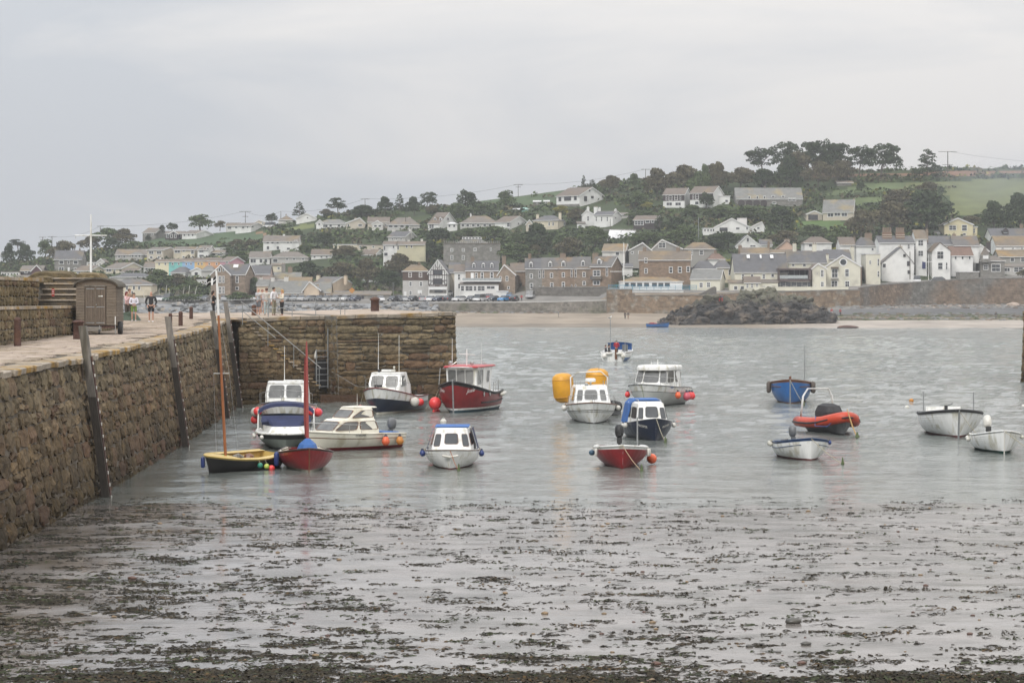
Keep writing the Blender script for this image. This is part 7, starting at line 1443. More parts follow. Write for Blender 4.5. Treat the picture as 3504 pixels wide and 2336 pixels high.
for x,w_ in((400,26),(595,26),(503,14)):MB().box((0,0,0),(w_/2.4117*h.k,.12,1.3),(R(-48),0,0)).build('skylight',TRIM,h.root,loc=((x-275)/2.4117*h.k,3.9,h.he+3.95))
H_('F',357,487,1318,1243,1200,'brown roofed cream bay projecting from the hotel',wPALE,rBRN,wins=row(1273,20,36,380,418,459,st='g'),dep=4,d=576)
H_('F',232,355,1318,1252,1226,'cream arched lean-to left of the hotel bay',wPALE,rGREY,'shed',dep=4,d=578,wins=row(1290,34,34,283,337,st='p'))
H_('F',488,632,1318,1248,1222,'cream arched lean-to right of the hotel bay',wPALE,rGREY,'shed',dep=4,d=578,wins=row(1290,40,30,515,565,st='p'))
H_('F',715,1030,1250,1082,985,'middle cream range of the hotel with a long slate roof',wPALE,rSLATE,wins=row(1102,26,24,757)+row(1102,30,28,850,940),chim=[(768,915,30,wPALE,2),(932,918,34,wPALE,2)],dep=9,d=590)
H_('F',1030,1235,1250,1050,975,'slate roof linking the hotel range to the gabled front',wPALE,rSLATE,chim=[(1245,945,30,wPALE,2)],dep=9,d=596)
bx=thing('balcony_block','dark modern balcony block with a glass front between the hotel wings','building',W(zx('F',632),zy('F',1240),580));k=580/F/2.4117;lx=lambda x:(x-632)*k;lz=lambda y:(1240-y)*k;wB=mat('brown_grey_panel',(.09,.065,.06),.6,.1,1)
MB().box((lx(765),2,lz(1135)),(270*k,5,14*k)).build('top_slab',wB,bx);MB().box((lx(765),2,lz(1230)),(270*k,5,18*k)).build('floor_slab',wB,bx)
MB().box((lx(895),2,lz(1183)),(22*k,5,90*k)).build('side_wall',wB,bx);MB().box((lx(640),2,lz(1183)),(10*k,5,90*k)).build('side_wall',wB,bx);MB().box((lx(765),3.6,lz(1183)),(240*k,.2,84*k)).build('back_wall',wDARK,bx)
MB().box((lx(758),-.45,lz(1200)),(236*k,.05,28*k)).build('glass_balustrade',mat('balcony_glass',(.35,.38,.38),.1,.2),bx);MB().box((lx(765),1,lz(1268)),(270*k,2,52*k)).build('glazed_lower_front',PANE,bx)
for i in range(5):MB().box((lx(690+i*45),3.4,lz(1183)),(3*k,.15,84*k)).build('mullion',wGREY,bx)
for i in range(6):MB().box((lx(650+i*45),-.1,lz(1268)),(3*k,.15,52*k)).build('mullion',wGREY,bx)
hA=H_('F',1032,1305,1312,1110,1022,'large cream gabled house with round attic window standing on the sea wall',wPALE,rSLATE,'front',ax=1165,x2=1388,wins=row(1170,52,74,1101,st='g')+row(1260,52,60,1099,st='g')+row(1166,34,66,1202,st='g')+row(1258,38,52,1204,st='g'),chim=[(1040,1008,22,wPALE,2)],dep=14,d=586)
kk=hA.k/2.4117;MB().lathe(((1170-1032)*kk,-.05,(1312-1078)*kk),[(.02,-.02),(1.05,-.02),(1.05,.06),(.8,.06)],18,M=Matrix.Rotation(R(90),3,'X')).build('round_window',TRIM,hA.root)
MB().lathe(((1170-1032)*kk,-.08,(1312-1078)*kk),[(.02,-.02),(.78,-.02),(.78,.05),(.02,.05)],16,M=Matrix.Rotation(R(90),3,'X')).build('pane',PANE,hA.root)
MB().box(((1101-1032)*kk,-.5,(1312-1122)*kk),(64*kk,1,10*kk)).build('bay_roof',rBRN,hA.root);MB().box(((1101-1032)*kk,-.3,(1312-1215)*kk),(62*kk,.6,10*kk)).build('bay_band',wGREY,hA.root)
MB().box((hA.L+.06,6.9,hA.he/2-1),(.1,13.6,hA.he+1.6)).build('side_wall',wBSTONE,hA.root)
H_('F',915,1030,1308,1130,1090,'small cream gabled part left of the large gabled house',wPALE,rBRN,'front',ax=962,wins=row(1170,28,62,997,st='g')+row(1260,28,46,998,st='g')+row(1172,6,20,955,st='p'),dep=8,d=581)
H_('G',152,272,1275,1012,1006,'tall cream flat topped block with bay windows behind the gabled house',wPALE,rWHT,'flat',wins=row(1080,18,34,187,st='g')+row(1080,16,60,255)+row(1175,16,50,255),dep=8,d=592)
H_('G',75,245,1080,946,868,'white house with a broad slate hipped roof',wWHITE,rSLATE,'hip',wins=row(972,22,24,207),chim=[(172,832,60,POT,5)],dep=9,d=612)
H_('G',-60,60,1060,935,872,'brown roofed white cottage left of the slate hipped house',wWHITE,rBRN,chim=[(-2,872,18,wWHITE,1),(54,862,20,POT,1)],dep=8,d=614)
h=H_('G',262,550,1195,918,862,'tall plain white block with stacks of brown banded chimneys',wWHITE,rSLATE,wins=row(948,22,44,505,st='g')+row(945,14,44,556),dep=9,d=606)
kk=h.k/2.4123
for x0,x1 in((302,378),(413,485)):
 st_=MB().box((((x0+x1)/2-262)*kk,3,(1195-874)*kk),((x1-x0)*kk,1.2,84*kk)).build('chimney_stack',mat('banded_brick',(.2,.12,.08),.8,.2,1),h.root)
 for i in range(4):MB().box((((x0+x1)/2-262)*kk,2.35,(1195-905+i*18)*kk),((x1-x0)*kk+.1,.2,5*kk)).build('stone_band',wBEIGE,st_)
 for i in range(5):MB().lathe(((x0+8+i*(x1-x0-16)/4-262)*kk,3,(1195-832)*kk),[(.25,0),(.2,1.3),(.26,1.4)],6).build('pot',POT,st_)
H_('G',566,655,1158,886,812,'white bay fronted Victorian house with ochre roof and blue door',wWHITE,rOCH,wins=row(920,46,50,604,st='g')+row(1006,46,50,604,st='g')+row(1080,34,16,630),dep=9,d=610,chim=[(655,800,20,wSTONE,1)])
MB().box((0,0,0),(28/2.4123*610/F,.12,58/2.4123*610/F)).build('blue_door',mat('blue_door',(.02,.03,.12),.5),HOUSES['white bay fronted Victorian house with ochre roof and blue door'],loc=((630-566)/2.4123*610/F,-.08,1.8))
H_('G',285,545,1180,1085,958,'white roughcast cottage with crooked gable and square chimney',wWHITE,rSLATE,'front',ax=437,wins=row(1024,20,22,470,st='k')+row(1107,34,40,303)+row(1090,24,40,503,st='k')+row(1160,24,30,508,st='k'),chim=[(436,935,32,wBEIGE,1)],dep=10,d=600,barge=False)
H_('G',660,876,1050,930,862,'slate roofed house behind the timbered white gable',wWHITE,rSLATE,chim=[(880,835,28,wSTONE,1)],dep=8,d=618)
h=H_('G',700,850,1160,985,918,'white house with black timber gable and large bay window',wWHITE,rBRN,'front',ax=763,wins=row(1020,58,66,766,st='g')+row(1110,44,60,766)+row(1110,16,60,818),dep=8,d=608,barge=False)
H_('G',800,1036,868,768,716,'cream house high behind the town with balcony and blue windows',REND((.60,.54,.36)),rGREY,'front',ax=910,wins=row(795,62,42,868)+row(795,46,52,965,st='')+row(848,30,22,965),chim=[(816,688,16,REND((.60,.54,.36)),1)],dep=9)
H_('G',1036,1072,868,790,786,'narrow cream side wing of the high balcony house',REND((.60,.54,.36)),rWHT,'flat',wins=row(820,16,40,1045),dep=6)
H_('G',878,1085,1010,940,862,'stone tiled roof with a small white framed dormer',wWHITE,rSCOCH,chim=(),dep=8,d=616,wins=())
H_('G',858,1035,1120,1022,950,'white house with red brown roof and three small windows',wWHITE,rRED,wins=row(1042,22,30,893,950,1008),dep=8,d=612)
H_('G',1035,1165,1155,985,932,'white gabled house with dark side chimney near the grey turret',wWHITE,rBRN,'front',ax=1098,wins=row(1015,26,44,1078,st='g'),chim=[(1163,905,36,wDARK,2)],dep=9,d=623)
h=H_('G',1185,1457+60,930,860,798,'slate roofed house with a white framed dormer at the upper right',wWHITE,rSLATE,wins=(),chim=[(1435,760,26,POT,2)],dep=9)
dormer(h,1305,835,46,34,rSLATE,wDARK)
H_('G',1228,1530,985,942,862,'white range with a big ochre and brown lichened roof',wWHITE,rOCH,wins=row(965,26,16,1280,1365,1440),dep=10,d=640)
h=H_('G',1098,1298,1175,1068,1022,'grey stone house with white bay windows and a small turret',wGSTONE,rGREY,'hip',wins=row(1120,40,44,1142,st='g')+row(1125,76,66,1225,st='g'),dep=6,d=615)
MB().box(((1132-1098)*h.k/2.4123,-.5,(1175-1050)*h.k/2.4123),(70*h.k/2.4123,2,60*h.k/2.4123)).build('turret',wGSTONE,h.root);MB().lathe(((1132-1098)*h.k/2.4123,-.5,(1175-1018)*h.k/2.4123),[(40*h.k/2.4123,0),(.05,70*h.k/2.4123)],4).build('turret_roof',rGREY,h.root)
MB().box(((1132-1098)*h.k/2.4123,-1.55,(1175-1038)*h.k/2.4123),(44*h.k/2.4123,.1,28*h.k/2.4123)).build('turret_window',TRIM,h.root)
H_('G',1250,1530,1110,1032,978,'tan roofed slate hung house at the right end of the town',wGREY,rTAN,wins=row(1058,36,36,1360)+row(1055,40,40,1448),dep=8,d=636)
H_('G',1290,1530,1190,1118,1092,'grey house with wide white windows at the right edge',wLG,rGREY,'shed',wins=row(1140,50,36,1318)+row(1140,80,44,1412),dep=6,d=622)
H_('G',925,1085,1215,1160,1150,'flat stone garden building with a pale coping',wGSTONE,rWHT,'flat',dep=5,d=604)
H_('F',1120,1255,455,425,408,'weathered stone barn under the tall pines',wGSTONE,rGREY,dep=6)
H_('G',722,760,860,838,822,'small grey outbuilding left of the high cream house',wGSTONE,rSLATEL,dep=4)
# == SEA WALLS
def seawall(pts,label,material,thick=1.5,seed=1,hrow=(.45,.6),lrow=(.7,1.8),stones=True,cope_h=.3,name='sea_wall',copem=None):
 """pts: (px, ytop, ybase, d)"""
 t=thing(name,label,'wall',(0,0,0))
 P3=[((px-CX)*d/F,d,EH-(yb-HY)*d/F,EH-(yt-HY)*d/F)for px,yt,yb,d in pts];S=[0]
 for a,b in zip(P3,P3[1:]):S.append(S[-1]+math.hypot(b[0]-a[0],b[1]-a[1]))
 core=MB();cp=MB()
 for a,b in zip(P3,P3[1:]):
  core.hexa([(a[0],a[1],a[2]-2),(b[0],b[1],b[2]-2),(b[0],b[1]+thick,b[2]-2),(a[0],a[1]+thick,a[2]-2),(a[0],a[1],a[3]),(b[0],b[1],b[3]),(b[0],b[1]+thick,b[3]),(a[0],a[1]+thick,a[3])])
  if cope_h:cp.hexa([(a[0],a[1]-.12,a[3]),(b[0],b[1]-.12,b[3]),(b[0],b[1]+.7,b[3]),(a[0],a[1]+.7,a[3]),(a[0],a[1]-.12,a[3]+cope_h),(b[0],b[1]-.12,b[3]+cope_h),(b[0],b[1]+.7,b[3]+cope_h),(a[0],a[1]+.7,a[3]+cope_h)])
 core.build('wall_core',material,t)
 if cope_h:cp.build('coping',copem or wGSTONE,t)
 if stones:
  def at(s):
   i=max(0,min(len(S)-2,sum(1 for q in S if q<=s)-1));u=(s-S[i])/(S[i+1]-S[i]);a,b=P3[i],P3[i+1];return[a[j]+(b[j]-a[j])*u for j in range(4)]
  wall_stones(lambda s,z,o:Vector((at(s)[0],at(s)[1]-o,z)),0,S[-1],lambda s:at(s)[2]-.3,lambda s:at(s)[3],hrow,lrow,.10,t,material,0,seed,rough=.05,irregular=.2,nu=3,nv=2)
 return t
sA=mat('car_park_wall_stone',(.19,.175,.15),.9,.35,.7,bump=.6,perobj=.3,col2=(.12,.12,.08),amt2=.4,scale2=.2);sB=mat('bastion_stone',(.21,.155,.105),.9,.35,.8,bump=.6,perobj=.3,col2=(.27,.25,.21),amt2=.35,scale2=.5)
sC=mat('garden_wall_stone',(.15,.14,.125),.9,.3,.6,bump=.6,perobj=.2);sD=mat('sea_wall_stone',(.20,.15,.11),.9,.35,.5,bump=.6,perobj=.3,col2=(.17,.165,.15),amt2=.55,scale2=.12)
seawall([(1312,1036,1064,573.5),(1700,1036,1062,573.5),(1900,1034,1062,572),(2078,1029,1062,569)],'low rubble sea wall below the parked cars',sA,1,71,copem=wLG)
seawall([(1822,984,1022,583),(2080,983,1020,580)],'tall dark garden wall under the long stone terrace',sC,1,72,cope_h=.2)
seawall([(2077,991,1070,566),(2163,991,1070,562.5),(2164,1012,1070,562.4),(2420,1010,1068,562),(2560,1002,1066,566),(2715,998,1062,572)],'brown granite bastion wall beneath the pavilion and terrace',sB,3,73,cope_h=.2)
seawall([(2715,998,1055,572.2),(2850,994,1050,571),(2943,993,1046,569)],'brown sea wall under the large cream gabled house',sB,3,74,cope_h=.25)
seawall([(2943,985,1046,569.1),(3010,976,1044,578),(3165,965,1042,588),(3340,954,1040,597),(3504,952,1038,604),(3900,948,1036,620)],'high weathered sea wall curving away at the right of the town',sD,3,75,cope_h=.2)
o=MB().prism([(0,-1),(4.9,-1),(4.9,1.9),(4.5,2.2),(3.9,2.0),(1.6,.7),(0,.1)],0,1.0).build('buttress_wall',sC,None,loc=W(2384,1010,564));tag(o,'sloping rubble wall with a rounded top beside the cream cottage','wall')
tr=thing('hotel_terrace','hotel terrace with parapet, tables and planters behind the bastion','terrace',W(2620,992,574));MB().box((9,1,.3),(24,.3,1.0)).build('parapet',wPALE,tr);MB().box((9,5,.2),(24,8,.3)).build('floor',wLG,tr)
for i in range(8):
 t=MB().box((0+i*2.6,2.5+(i%2),1.05),(1.1,.9,.06)).build('table',wOFF,tr);MB().tube([(i*2.6,2.5+i%2,.3),(i*2.6,2.5+i%2,1.0)],.05).build('table_leg',wGREY,t)
# == VEGETATION
def leafm(n,c):return mat(n,c,.9,.45,.5,perobj=.35,spec=.15)
L_dark,L_mid,L_brown,L_yel=leafm('dark_foliage',(.046,.064,.030)),leafm('mid_foliage',(.080,.108,.044)),leafm('brownish_foliage',(.10,.09,.052)),leafm('yellow_foliage',(.20,.19,.05))
BARK=mat('bark',(.10,.085,.07),.9,.3,2)
def leaves(lobes,n,s,seed,flat=1.0):
 """leaf clumps spread over lobes (cx,cy,cz,rx,ry,rz)"""
 q=np.random.default_rng(seed);lob=np.array(lobes);w=lob[:,3]*lob[:,5];k=q.choice(len(lob),n,p=w/w.sum())
 u=q.normal(size=(n,3));u[:,2]=np.abs(u[:,2])*1.1-.35*q.random(n);u/=np.linalg.norm(u,axis=1)[:,None]
 r=.72+.36*q.random(n)**.6;c=lob[k,:3]+u*lob[k,3:]*r[:,None]
 nrm=u+q.normal(size=(n,3))*.55;nrm/=np.linalg.norm(nrm,axis=1)[:,None]
 a=np.cross(nrm,q.normal(size=(n,3)));a/=np.linalg.norm(a,axis=1)[:,None];b=np.cross(nrm,a)
 sz=s*(.6+.9*q.random((n,1)));a=a*sz;b=b*sz*flat
 v=np.stack([c-a-b*.5,c+a*.3-b,c+a+b*.5,c-a*.4+b],1).reshape(-1,3)
 f=np.arange(4*n).reshape(n,4);return v,f
def proto(kind,seed):
 q=random.Random(seed);root=thing('tree','x','tree');tk=MB();lob=[]
 if kind=='dome':
  for i in range(15):
   a,rr=q.uniform(0,6.28),q.uniform(.05,.33);x=rr*math.cos(a)+.1*0;lob.append((x,rr*math.sin(a),.40+.42*(1-(rr/.36)**2)*q.uniform(.45,1)+.1*x,q.uniform(.13,.22),q.uniform(.13,.2),q.uniform(.12,.18)))
  lob+=[(0,0,.3,.38,.36,.26)];v,f=leaves(lob,1500,.028,seed);tk.tube([(0,0,-.1),(.02,0,.25),(.05,0,.5)],[.03,.024,.012],6)
  for i in range(4):tk.tube([(.02,0,.2),(q.uniform(-.25,.25),q.uniform(-.2,.2),.55)],[.014,.005],4)
 elif kind=='pine':
  for i in range(34):x=q.uniform(-.40,.40);lob.append((x+.05,q.uniform(-.3,.3),.88-x*x*.9-q.choice([0,0,.1,.2,.3,.42])+.05*q.random(),q.uniform(.10,.2),.16,q.uniform(.06,.12)))
  v,f=leaves(lob,2300,.026,seed,.7);tk.tube([(-.08,0,-.1),(-.03,0,.35),(.04,0,.62),(.1,0,.85)],[.032,.026,.016,.006],6)
  for l in lob[:9]:tk.tube([(-.02,0,.42+q.random()*.2),(l[0]*.6,l[1]*.6,l[2]-.12),(l[0],l[1],l[2]-.02)],[.013,.009,.004],4)
 else:
  for i in range(34):
   h=i/33;a=q.uniform(0,6.28);rr=(.40*(1-h)**.6+.04)*q.uniform(.4,1);lob.append((rr*math.cos(a),rr*math.sin(a),.14+.82*h,.13*(1.15-h)+.03,.13*(1.15-h)+.03,.06))
  v,f=leaves(lob,1600,.026,seed,.6);tk.tube([(0,0,-.1),(0,0,.95)],[.03,.006],6)
  for l in lob[::2]:tk.tube([(0,0,l[2]-.06),l[:3]],[.01,.003],4)
 tk.build('trunk',BARK,root);cr=bulk_mesh('crown',v,f,L_dark);cr.parent=root;return root
PROT={k:[proto(k,s)for s in ss]for k,ss in dict(dome=(1,2,3,4),pine=(5,6,7),fir=(8,9)).items()};used=set()
def tree(z,x0,x1,yb,yt,kind,label,m=0,group=None,lean=0):
 px0,px1,pb,pt=zx(z,x0),zx(z,x1),zy(z,yb),zy(z,yt);d=min(hit((px0+px1)/2,pb),DR+1);k=d/F
 pr=PROT[kind][int(x0+yb)%len(PROT[kind])];o=pr if pr not in used else copy_tree(pr);used.add(pr)
 p=W((px0+px1)/2,pb,d);w=(px1-px0)*k/.95;h=(pb-pt)*k/.98;o.location=p;o.scale=(w*(-1 if int(x0)%2 else 1),max(w*.8,3),h);o.rotation_euler=(0,lean,rnd.uniform(-.5,.5));tag(o,label,'tree',group)
 if m:
  for c in o.children:
   if c.name.startswith('crown'):c.material_slots[0].link='OBJECT';c.material_slots[0].material=(L_dark,L_mid,L_brown,L_yel)[m]
 return o
for a in(('A',10,210,900,615,'dome','dark rounded tree at the very left of the town'),('A',95,295,690,572,'pine','wind swept tree with a see-through crown on the left skyline'),('A',180,420,870,612,'dome','broad dark tree behind the brown house'),('A',415,640,800,552,'dome','green tree above the grey villa chimney',1),('A',540,890,860,545,'dome','wide tree mass behind the grey stone villa',2),('A',880,1180,720,505,'dome','tree crossed by the yard of the signal mast'),('A',1040,1400,640,408,'dome','highest wind shaped tree right of the signal mast',1),('A',1290,1590,660,432,'dome','rounded brown green tree right of the mast tree',2),('A',1170,1420,700,540,'dome','low dark tree on the field corner'),('A',1390,1650,690,570,'dome','shrubby tree at the start of the green field',1),('A',1670,1745,600,515,'dome','small round bush in front of the hillside stone house'),('A',1830,1905,480,398,'dome','small skyline tree behind the hillside stone house gable'),('A',1905,2055,480,370,'dome','rounded skyline tree above the glass bungalow'),('B',125,450,470,268,'dome','large domed skyline tree left of the white bungalow'),('B',440,585,460,338,'dome','smaller open tree beside the large domed one'),('B',1020,1195,385,260,'dome','leaning dark tree between skyline bungalow and pyramid roof'),('B',1330,1520,340,140,'fir','layered dark cypress above the white gabled bungalow'),('B',1755,1965,290,98,'pine','umbrella pine with a pale bare trunk on the skyline'),('B',1650,1830,300,215,'dome','thin scrubby tree left of the umbrella pine',2),('B',2000,2250,330,175,'dome','dense hedge like tree right of the umbrella pine'),('B',600,800,660,550,'dome','dark bush row left of the big white house',2),('B',780,940,660,556,'dome','rounded bush at the lower edge of the field',2),('B',555,655,740,655,'dome','round dark bush by the white flat extension'),('B',640,880,830,695,'dome','wide bush left of the chalet',1),('B',1320,1480,545,440,'dome','soft grey green bush above the big white house',1),('B',1570,1850,660,480,'dome','tree mass right of the big white house'),('B',1400,1600,720,600,'dome','bushy tree at the white wing of the big house',1),('B',1780,2110,800,615,'dome','large tree in front of the flat cream house'),('B',1340,1720,1010,810,'dome','wide dark tree above the cream cottage roofs'),('B',1690,2080,1030,800,'dome','dark tree between the cottage roofs and the brown tree'),('B',2040,2380,1130,765,'dome','brownish spreading tree with a visible trunk',2),('B',980,1065,900,820,'fir','small palm like tree by the chalet',1),('A',1670,2010,1140,900,'dome','grey green tree left of the big stone villa',1),('A',1900,2150,1120,940,'dome','dark evergreen beside the grey green tree'),('A',2040,2330,1200,1020,'dome','low bushy tree under the flat white building',1),('B',370,520,960,830,'dome','dark bush behind the villa front gable'),('B',830,1000,1220,990,'dome','shrub climbing between the villa and the cream cottage',1),('C',290,500,400,165,'dome','left dense evergreen of the skyline clump'),('C',480,645,380,150,'fir','spiky dead topped cedar in the skyline clump'),('C',630,825,400,165,'dome','middle dark evergreen of the skyline clump'),('C',790,985,330,130,'pine','flat topped pine at the right of the skyline clump'),('C',0,330,430,265,'dome','long low hedge tree left of the skyline clump'),('C',860,1010,380,260,'dome','bushy tree below the flat topped pine'),('C',1195,1465,330,86,'dome','wind sculpted tree standing against the sky above the A-frame'),('C',1665,1920,330,88,'dome','dense round tree at the field edge'),('C',1090,1350,420,240,'dome','green scrub tree below the wind sculpted one',1),('C',1330,1700,400,250,'dome','wide scrub tree behind the hipped bungalow',1),('C',680,1080,930,650,'dome','large dark tree left of the castellated mansion'),('C',600,870,900,735,'dome','green tree in front of the cream hillside terrace',1),('B',560,930,1290,1165,'dome','long hedge in front of the big stone villa',1),('A',1930,2352,1290,1180,'dome','hedge at the back of the left car row',1),('C',840,1200,690,530,'dome','hedge tree below the A-frame house'),('C',1180,1500,660,520,'dome','hedge tree below the hipped bungalow',1),('C',1450,1830,690,490,'dome','grey green tree above the mansion roof',1),('C',1780,2010,740,570,'dome','pale soft tree right of the mansion',1),('C',1960,2352,850,460,'dome','very tall dark tree in front of the cream hipped house'),('C',1690,2180,960,705,'dome','broad green tree above the guesthouse roofs',1),('C',1360,1740,930,825,'dome','ivy covered tree hiding the lower right of the mansion'),('C',370,770,1120,815,'dome','brown tree below the white terrace',2),('C',270,620,1260,1010,'dome','dark tree left of the grey and brown house'),('C',10,130,1230,1090,'dome','green bush behind the low shelter',1),('E',545,620,330,152,'fir','narrow spiky cypress beside the white skyline house'),('E',600,740,330,195,'fir','spreading cypress branch right of the narrow one'),('E',730,970,330,122,'dome','wind blown dark tree right of the white skyline house'),('E',1020,1180,290,120,'dome','small wind cut tree on the upper slope',1),('E',1170,1480,380,60,'dome','left of the big brown green wood above the twin houses',2),('E',1400,1770,340,0,'dome','highest rounded tree of the wood above the twin houses',2),('E',1740,1880,330,20,'dome','pale green tree right of the high wood',1),('E',1860,2050,330,-5,'dome','sparse open tree on the skyline',2),('E',940,1260,480,300,'dome','garden tree mass between the white houses',1),('E',400,600,620,460,'dome','dark bushes under the white skyline house'),('E',260,440,540,440,'dome','yellow green garden bush',3),('E',1160,1290,500,405,'dome','yellowish bush left of the twin houses',3),('E',1280,1420,700,540,'fir','dark conifer right of the dark clad bungalow'),('E',1390,1680,740,560,'dome','low spreading conifer mass under the twin houses'),('E',1560,1830,570,440,'dome','rounded tree below the twin houses',1),('E',1735,1920,490,310,'dome','dark tree in front of the right twin house'),('E',1000,1350,600,490,'dome','bushes above the dark clad bungalow',1),('E',1400,1760,860,620,'dome','slope tree above the grey gabled house',1),('E',530,860,900,650,'dome','tree left of the white sloping sheet roof',1),('E',1030,1400,850,700,'dome','green bush right of the white sloping sheet roof',1),('E',-20,300,900,690,'dome','dark tree under the cream hipped house'),('E',260,600,1000,740,'dome','big dark tree above the stone terrace chimneys'),('E',0,160,1000,830,'dome','brown tree behind the first terrace chimney',2),('E',1750,2071,900,740,'dome','dark bush below the wide white bungalow'),('E',370,480,1000,890,'dome','small tree between the terrace chimneys'),('F',385,600,380,140,'pine','leaning pine with pale bare trunk at the left of the hilltop grove'),('F',560,800,380,92,'pine','second flat crowned pine of the hilltop grove'),('F',760,1010,400,100,'pine','third pine of the hilltop grove'),('F',860,1120,400,78,'pine','tallest pine of the hilltop grove'),('F',1000,1250,400,110,'pine','right hand broad pine of the hilltop grove'),('F',600,860,470,190,'dome','dark understorey tree below the left pines'),('F',820,1100,480,210,'dome','dark understorey tree below the tallest pine'),('F',1040,1200,440,210,'dome','understorey tree below the right hand pine'),('F',640,930,420,130,'dome','full dark canopy filling the middle of the hilltop grove'),('F',900,1180,380,120,'dome','full canopy behind the tallest pine'),('F',1090,1290,420,230,'dome','low tree closing the right side of the grove',2),('E',1600,1900,400,60,'dome','soft tree filling the wood behind the twin houses',1),('G',0,220,390,125,'pine','open branched cypress right of the hilltop grove'),('G',150,435,400,105,'pine','leaning open cypress with pointed right branches'),('G',525,790,390,152,'fir','lone broad cypress on the right skyline'),('F',0,220,470,255,'dome','wood edge tree left of the long stone house',2),('F',180,460,480,270,'dome','wood tree above the long stone house left end'),('F',380,660,470,300,'dome','low wood behind the long stone house'),('F',520,800,830,600,'dome','dark oak below the long stone house'),('F',250,560,740,610,'dome','garden trees below the long stone house',1),('F',0,280,720,600,'dome','flowering shrub bank above the wide white bungalow',1),('F',770,1060,900,760,'dome','green bank trees below the garage',1),('F',1180,1447,900,610,'dome','big dark tree hiding the right end of the lawn bungalow'),('F',1000,1260,960,760,'dome','green tree above the dark hipped house',1),('F',110,330,960,820,'dome','bush below the wide white bungalow'),('F',540,820,940,800,'dome','brown bare bushes behind the pinkish gable',2),('G',140,560,860,540,'dome','left tree of the big dark wood on the right'),('G',400,890,850,465,'dome','largest tree of the big dark wood on the right'),('G',250,600,640,470,'dome','upper fringe tree of the big dark wood',2),('G',560,760,520,400,'dome','hedge tree at the corner of the pale field'),('G',1080,1330,830,560,'dome','smoke veiled tree right of the pale field'),('G',1280,1560,830,490,'dome','tall tree at the right edge of the view'),('G',880,1120,800,680,'dome','low trees above the high cream house'),('G',60,160,490,415,'dome','dark clipped bush below the barn'),('G',640,700,1180,1020,'dome','shrub growing against the timbered white house',1),('G',835,975,1170,1060,'dome','palm and shrubs in front of the red roofed white house',1),('G',1390,1500,1210,1130,'dome','garden bush at the right end of the sea wall'),('G',545,600,1180,1110,'dome','small bush by the white Victorian house'),('C',1205,1260,1285,1195,'fir','small conical tree beside the conservatory')):tree(*a)
for pl in PROT.values():
 for p in pl:
  if p not in used:
   for c in list(p.children):bpy.data.objects.remove(c)
   bpy.data.objects.remove(p)
hrects=[]
for o in C.objects:
 if o.get('category')in('house','shed','garage','polytunnel')and o.type=='EMPTY':
  w=next((c for c in o.children if c.name.split('.')[0]=='wall'),None)
  if w:
   xs=[(Matrix.Rotation(o.rotation_euler[2],3,'Z')@v.co)+o.location for v in w.data.vertices];us=[CX+v.x*F/v.y for v in xs];hrects.append((min(us)-6,max(us)+6,min(v.y for v in xs)-5,max(v.y for v in xs)+1))
sv,sf,sm=[],[],[];nv_=0;q=random.Random(12);cnt=0
while cnt<9000:
 px=q.uniform(-80,3600);d0=interp(T_d0,px)+20;d=d0+(DR+4-d0)*q.random()**.85;dd=min(d,DR);py=gy(px,dd)
 cnt+=1
 if py is None or any(inpoly(px,py,P)for P,_ in FIELDS)and q.random()<.985:continue
 if any(a<px<b and c<d<e for a,b,c,e in hrects)or(px>2700 and py>905):continue
 if noise.noise((px*.006,d*.03,8))<-.28:continue
 z=gz(px,dd);X=(px-CX)*d/F;r=q.uniform(.8,2.4)*(1 if d<DR-8 else .8);h=r*q.uniform(.5,.95)
 v,f=leaves([(X,d,z-.1,r*1.3,r,h)],13,.42,cnt);sv.append(v);sf.append(f+nv_);nv_+=len(v)
 sm+=[q.choices((0,1,2,3),(5,6,2.4,.5))[0]]*13
sc_=bulk_mesh('scrub_and_hedges',np.concatenate(sv),np.concatenate(sf),[L_dark,L_mid,L_brown,L_yel],midx=sm);stuff(sc_);tag(sc_,'hedges and scrub covering the hillside between the houses','scrub')
# == ROCKS
rk=MB();ROCKM=mat('grey_armour_rock',(.20,.205,.21),.85,.35,.8,bump=.6,perobj=.35,col2=(.27,.23,.18),amt2=.3,scale2=.4)
prs=[]
for s in range(6):
 q=random.Random(s);g=MB();vs=[]
 for i,(rr,zz)in enumerate(((.3,-.9),(.95,-.35),(1,.2),(.65,.7),(.15,.9))):
  for k in range(7):t=2*math.pi*k/7;j=q.uniform(.75,1.15);vs.append((rr*j*math.cos(t)*1.25,rr*j*math.sin(t),zz*q.uniform(.8,1.1)*.75))
 g.add(vs,[(i*7+k,i*7+(k+1)%7,(i+1)*7+(k+1)%7,(i+1)*7+k)for i in range(4)for k in range(7)]+[tuple(range(28,35)),tuple(range(7))[::-1]]);prs.append(g)
bmesh_=[g.build('boulder',ROCKM)for g in prs];firsts=list(bmesh_)
def boulder(p,r,lab,grp,m=None):
 i=rnd.randrange(6);o=firsts[i]
 if o is None:o=bmesh_[i].copy();C.objects.link(o)
 else:firsts[i]=None
 o.location=p;o.scale=(r,r,r*rnd.uniform(.7,1));o.rotation_euler=(rnd.uniform(-.4,.4),rnd.uniform(-.4,.4),rnd.uniform(0,6));tag(o,lab,'boulder',grp)
 if m:o.material_slots[0].link='OBJECT';o.material_slots[0].material=m
 return o
for i in range(285):
 u=rnd.random();px=rnd.uniform(435,1490);y=1039+36*u;d=572-14*u;boulder(W(px,y,d),rnd.uniform(.55,1.15),'grey boulder in the rock armour bank below the car park','rock armour boulders')
o=MB().add([tuple(W(px,y,d))for px,y,d in((300,1036,576),(1500,1036,576),(1500,1080,556),(300,1080,556))],[(3,2,1,0)]).build('armour_bank_ground',ROCKM);struct(o)
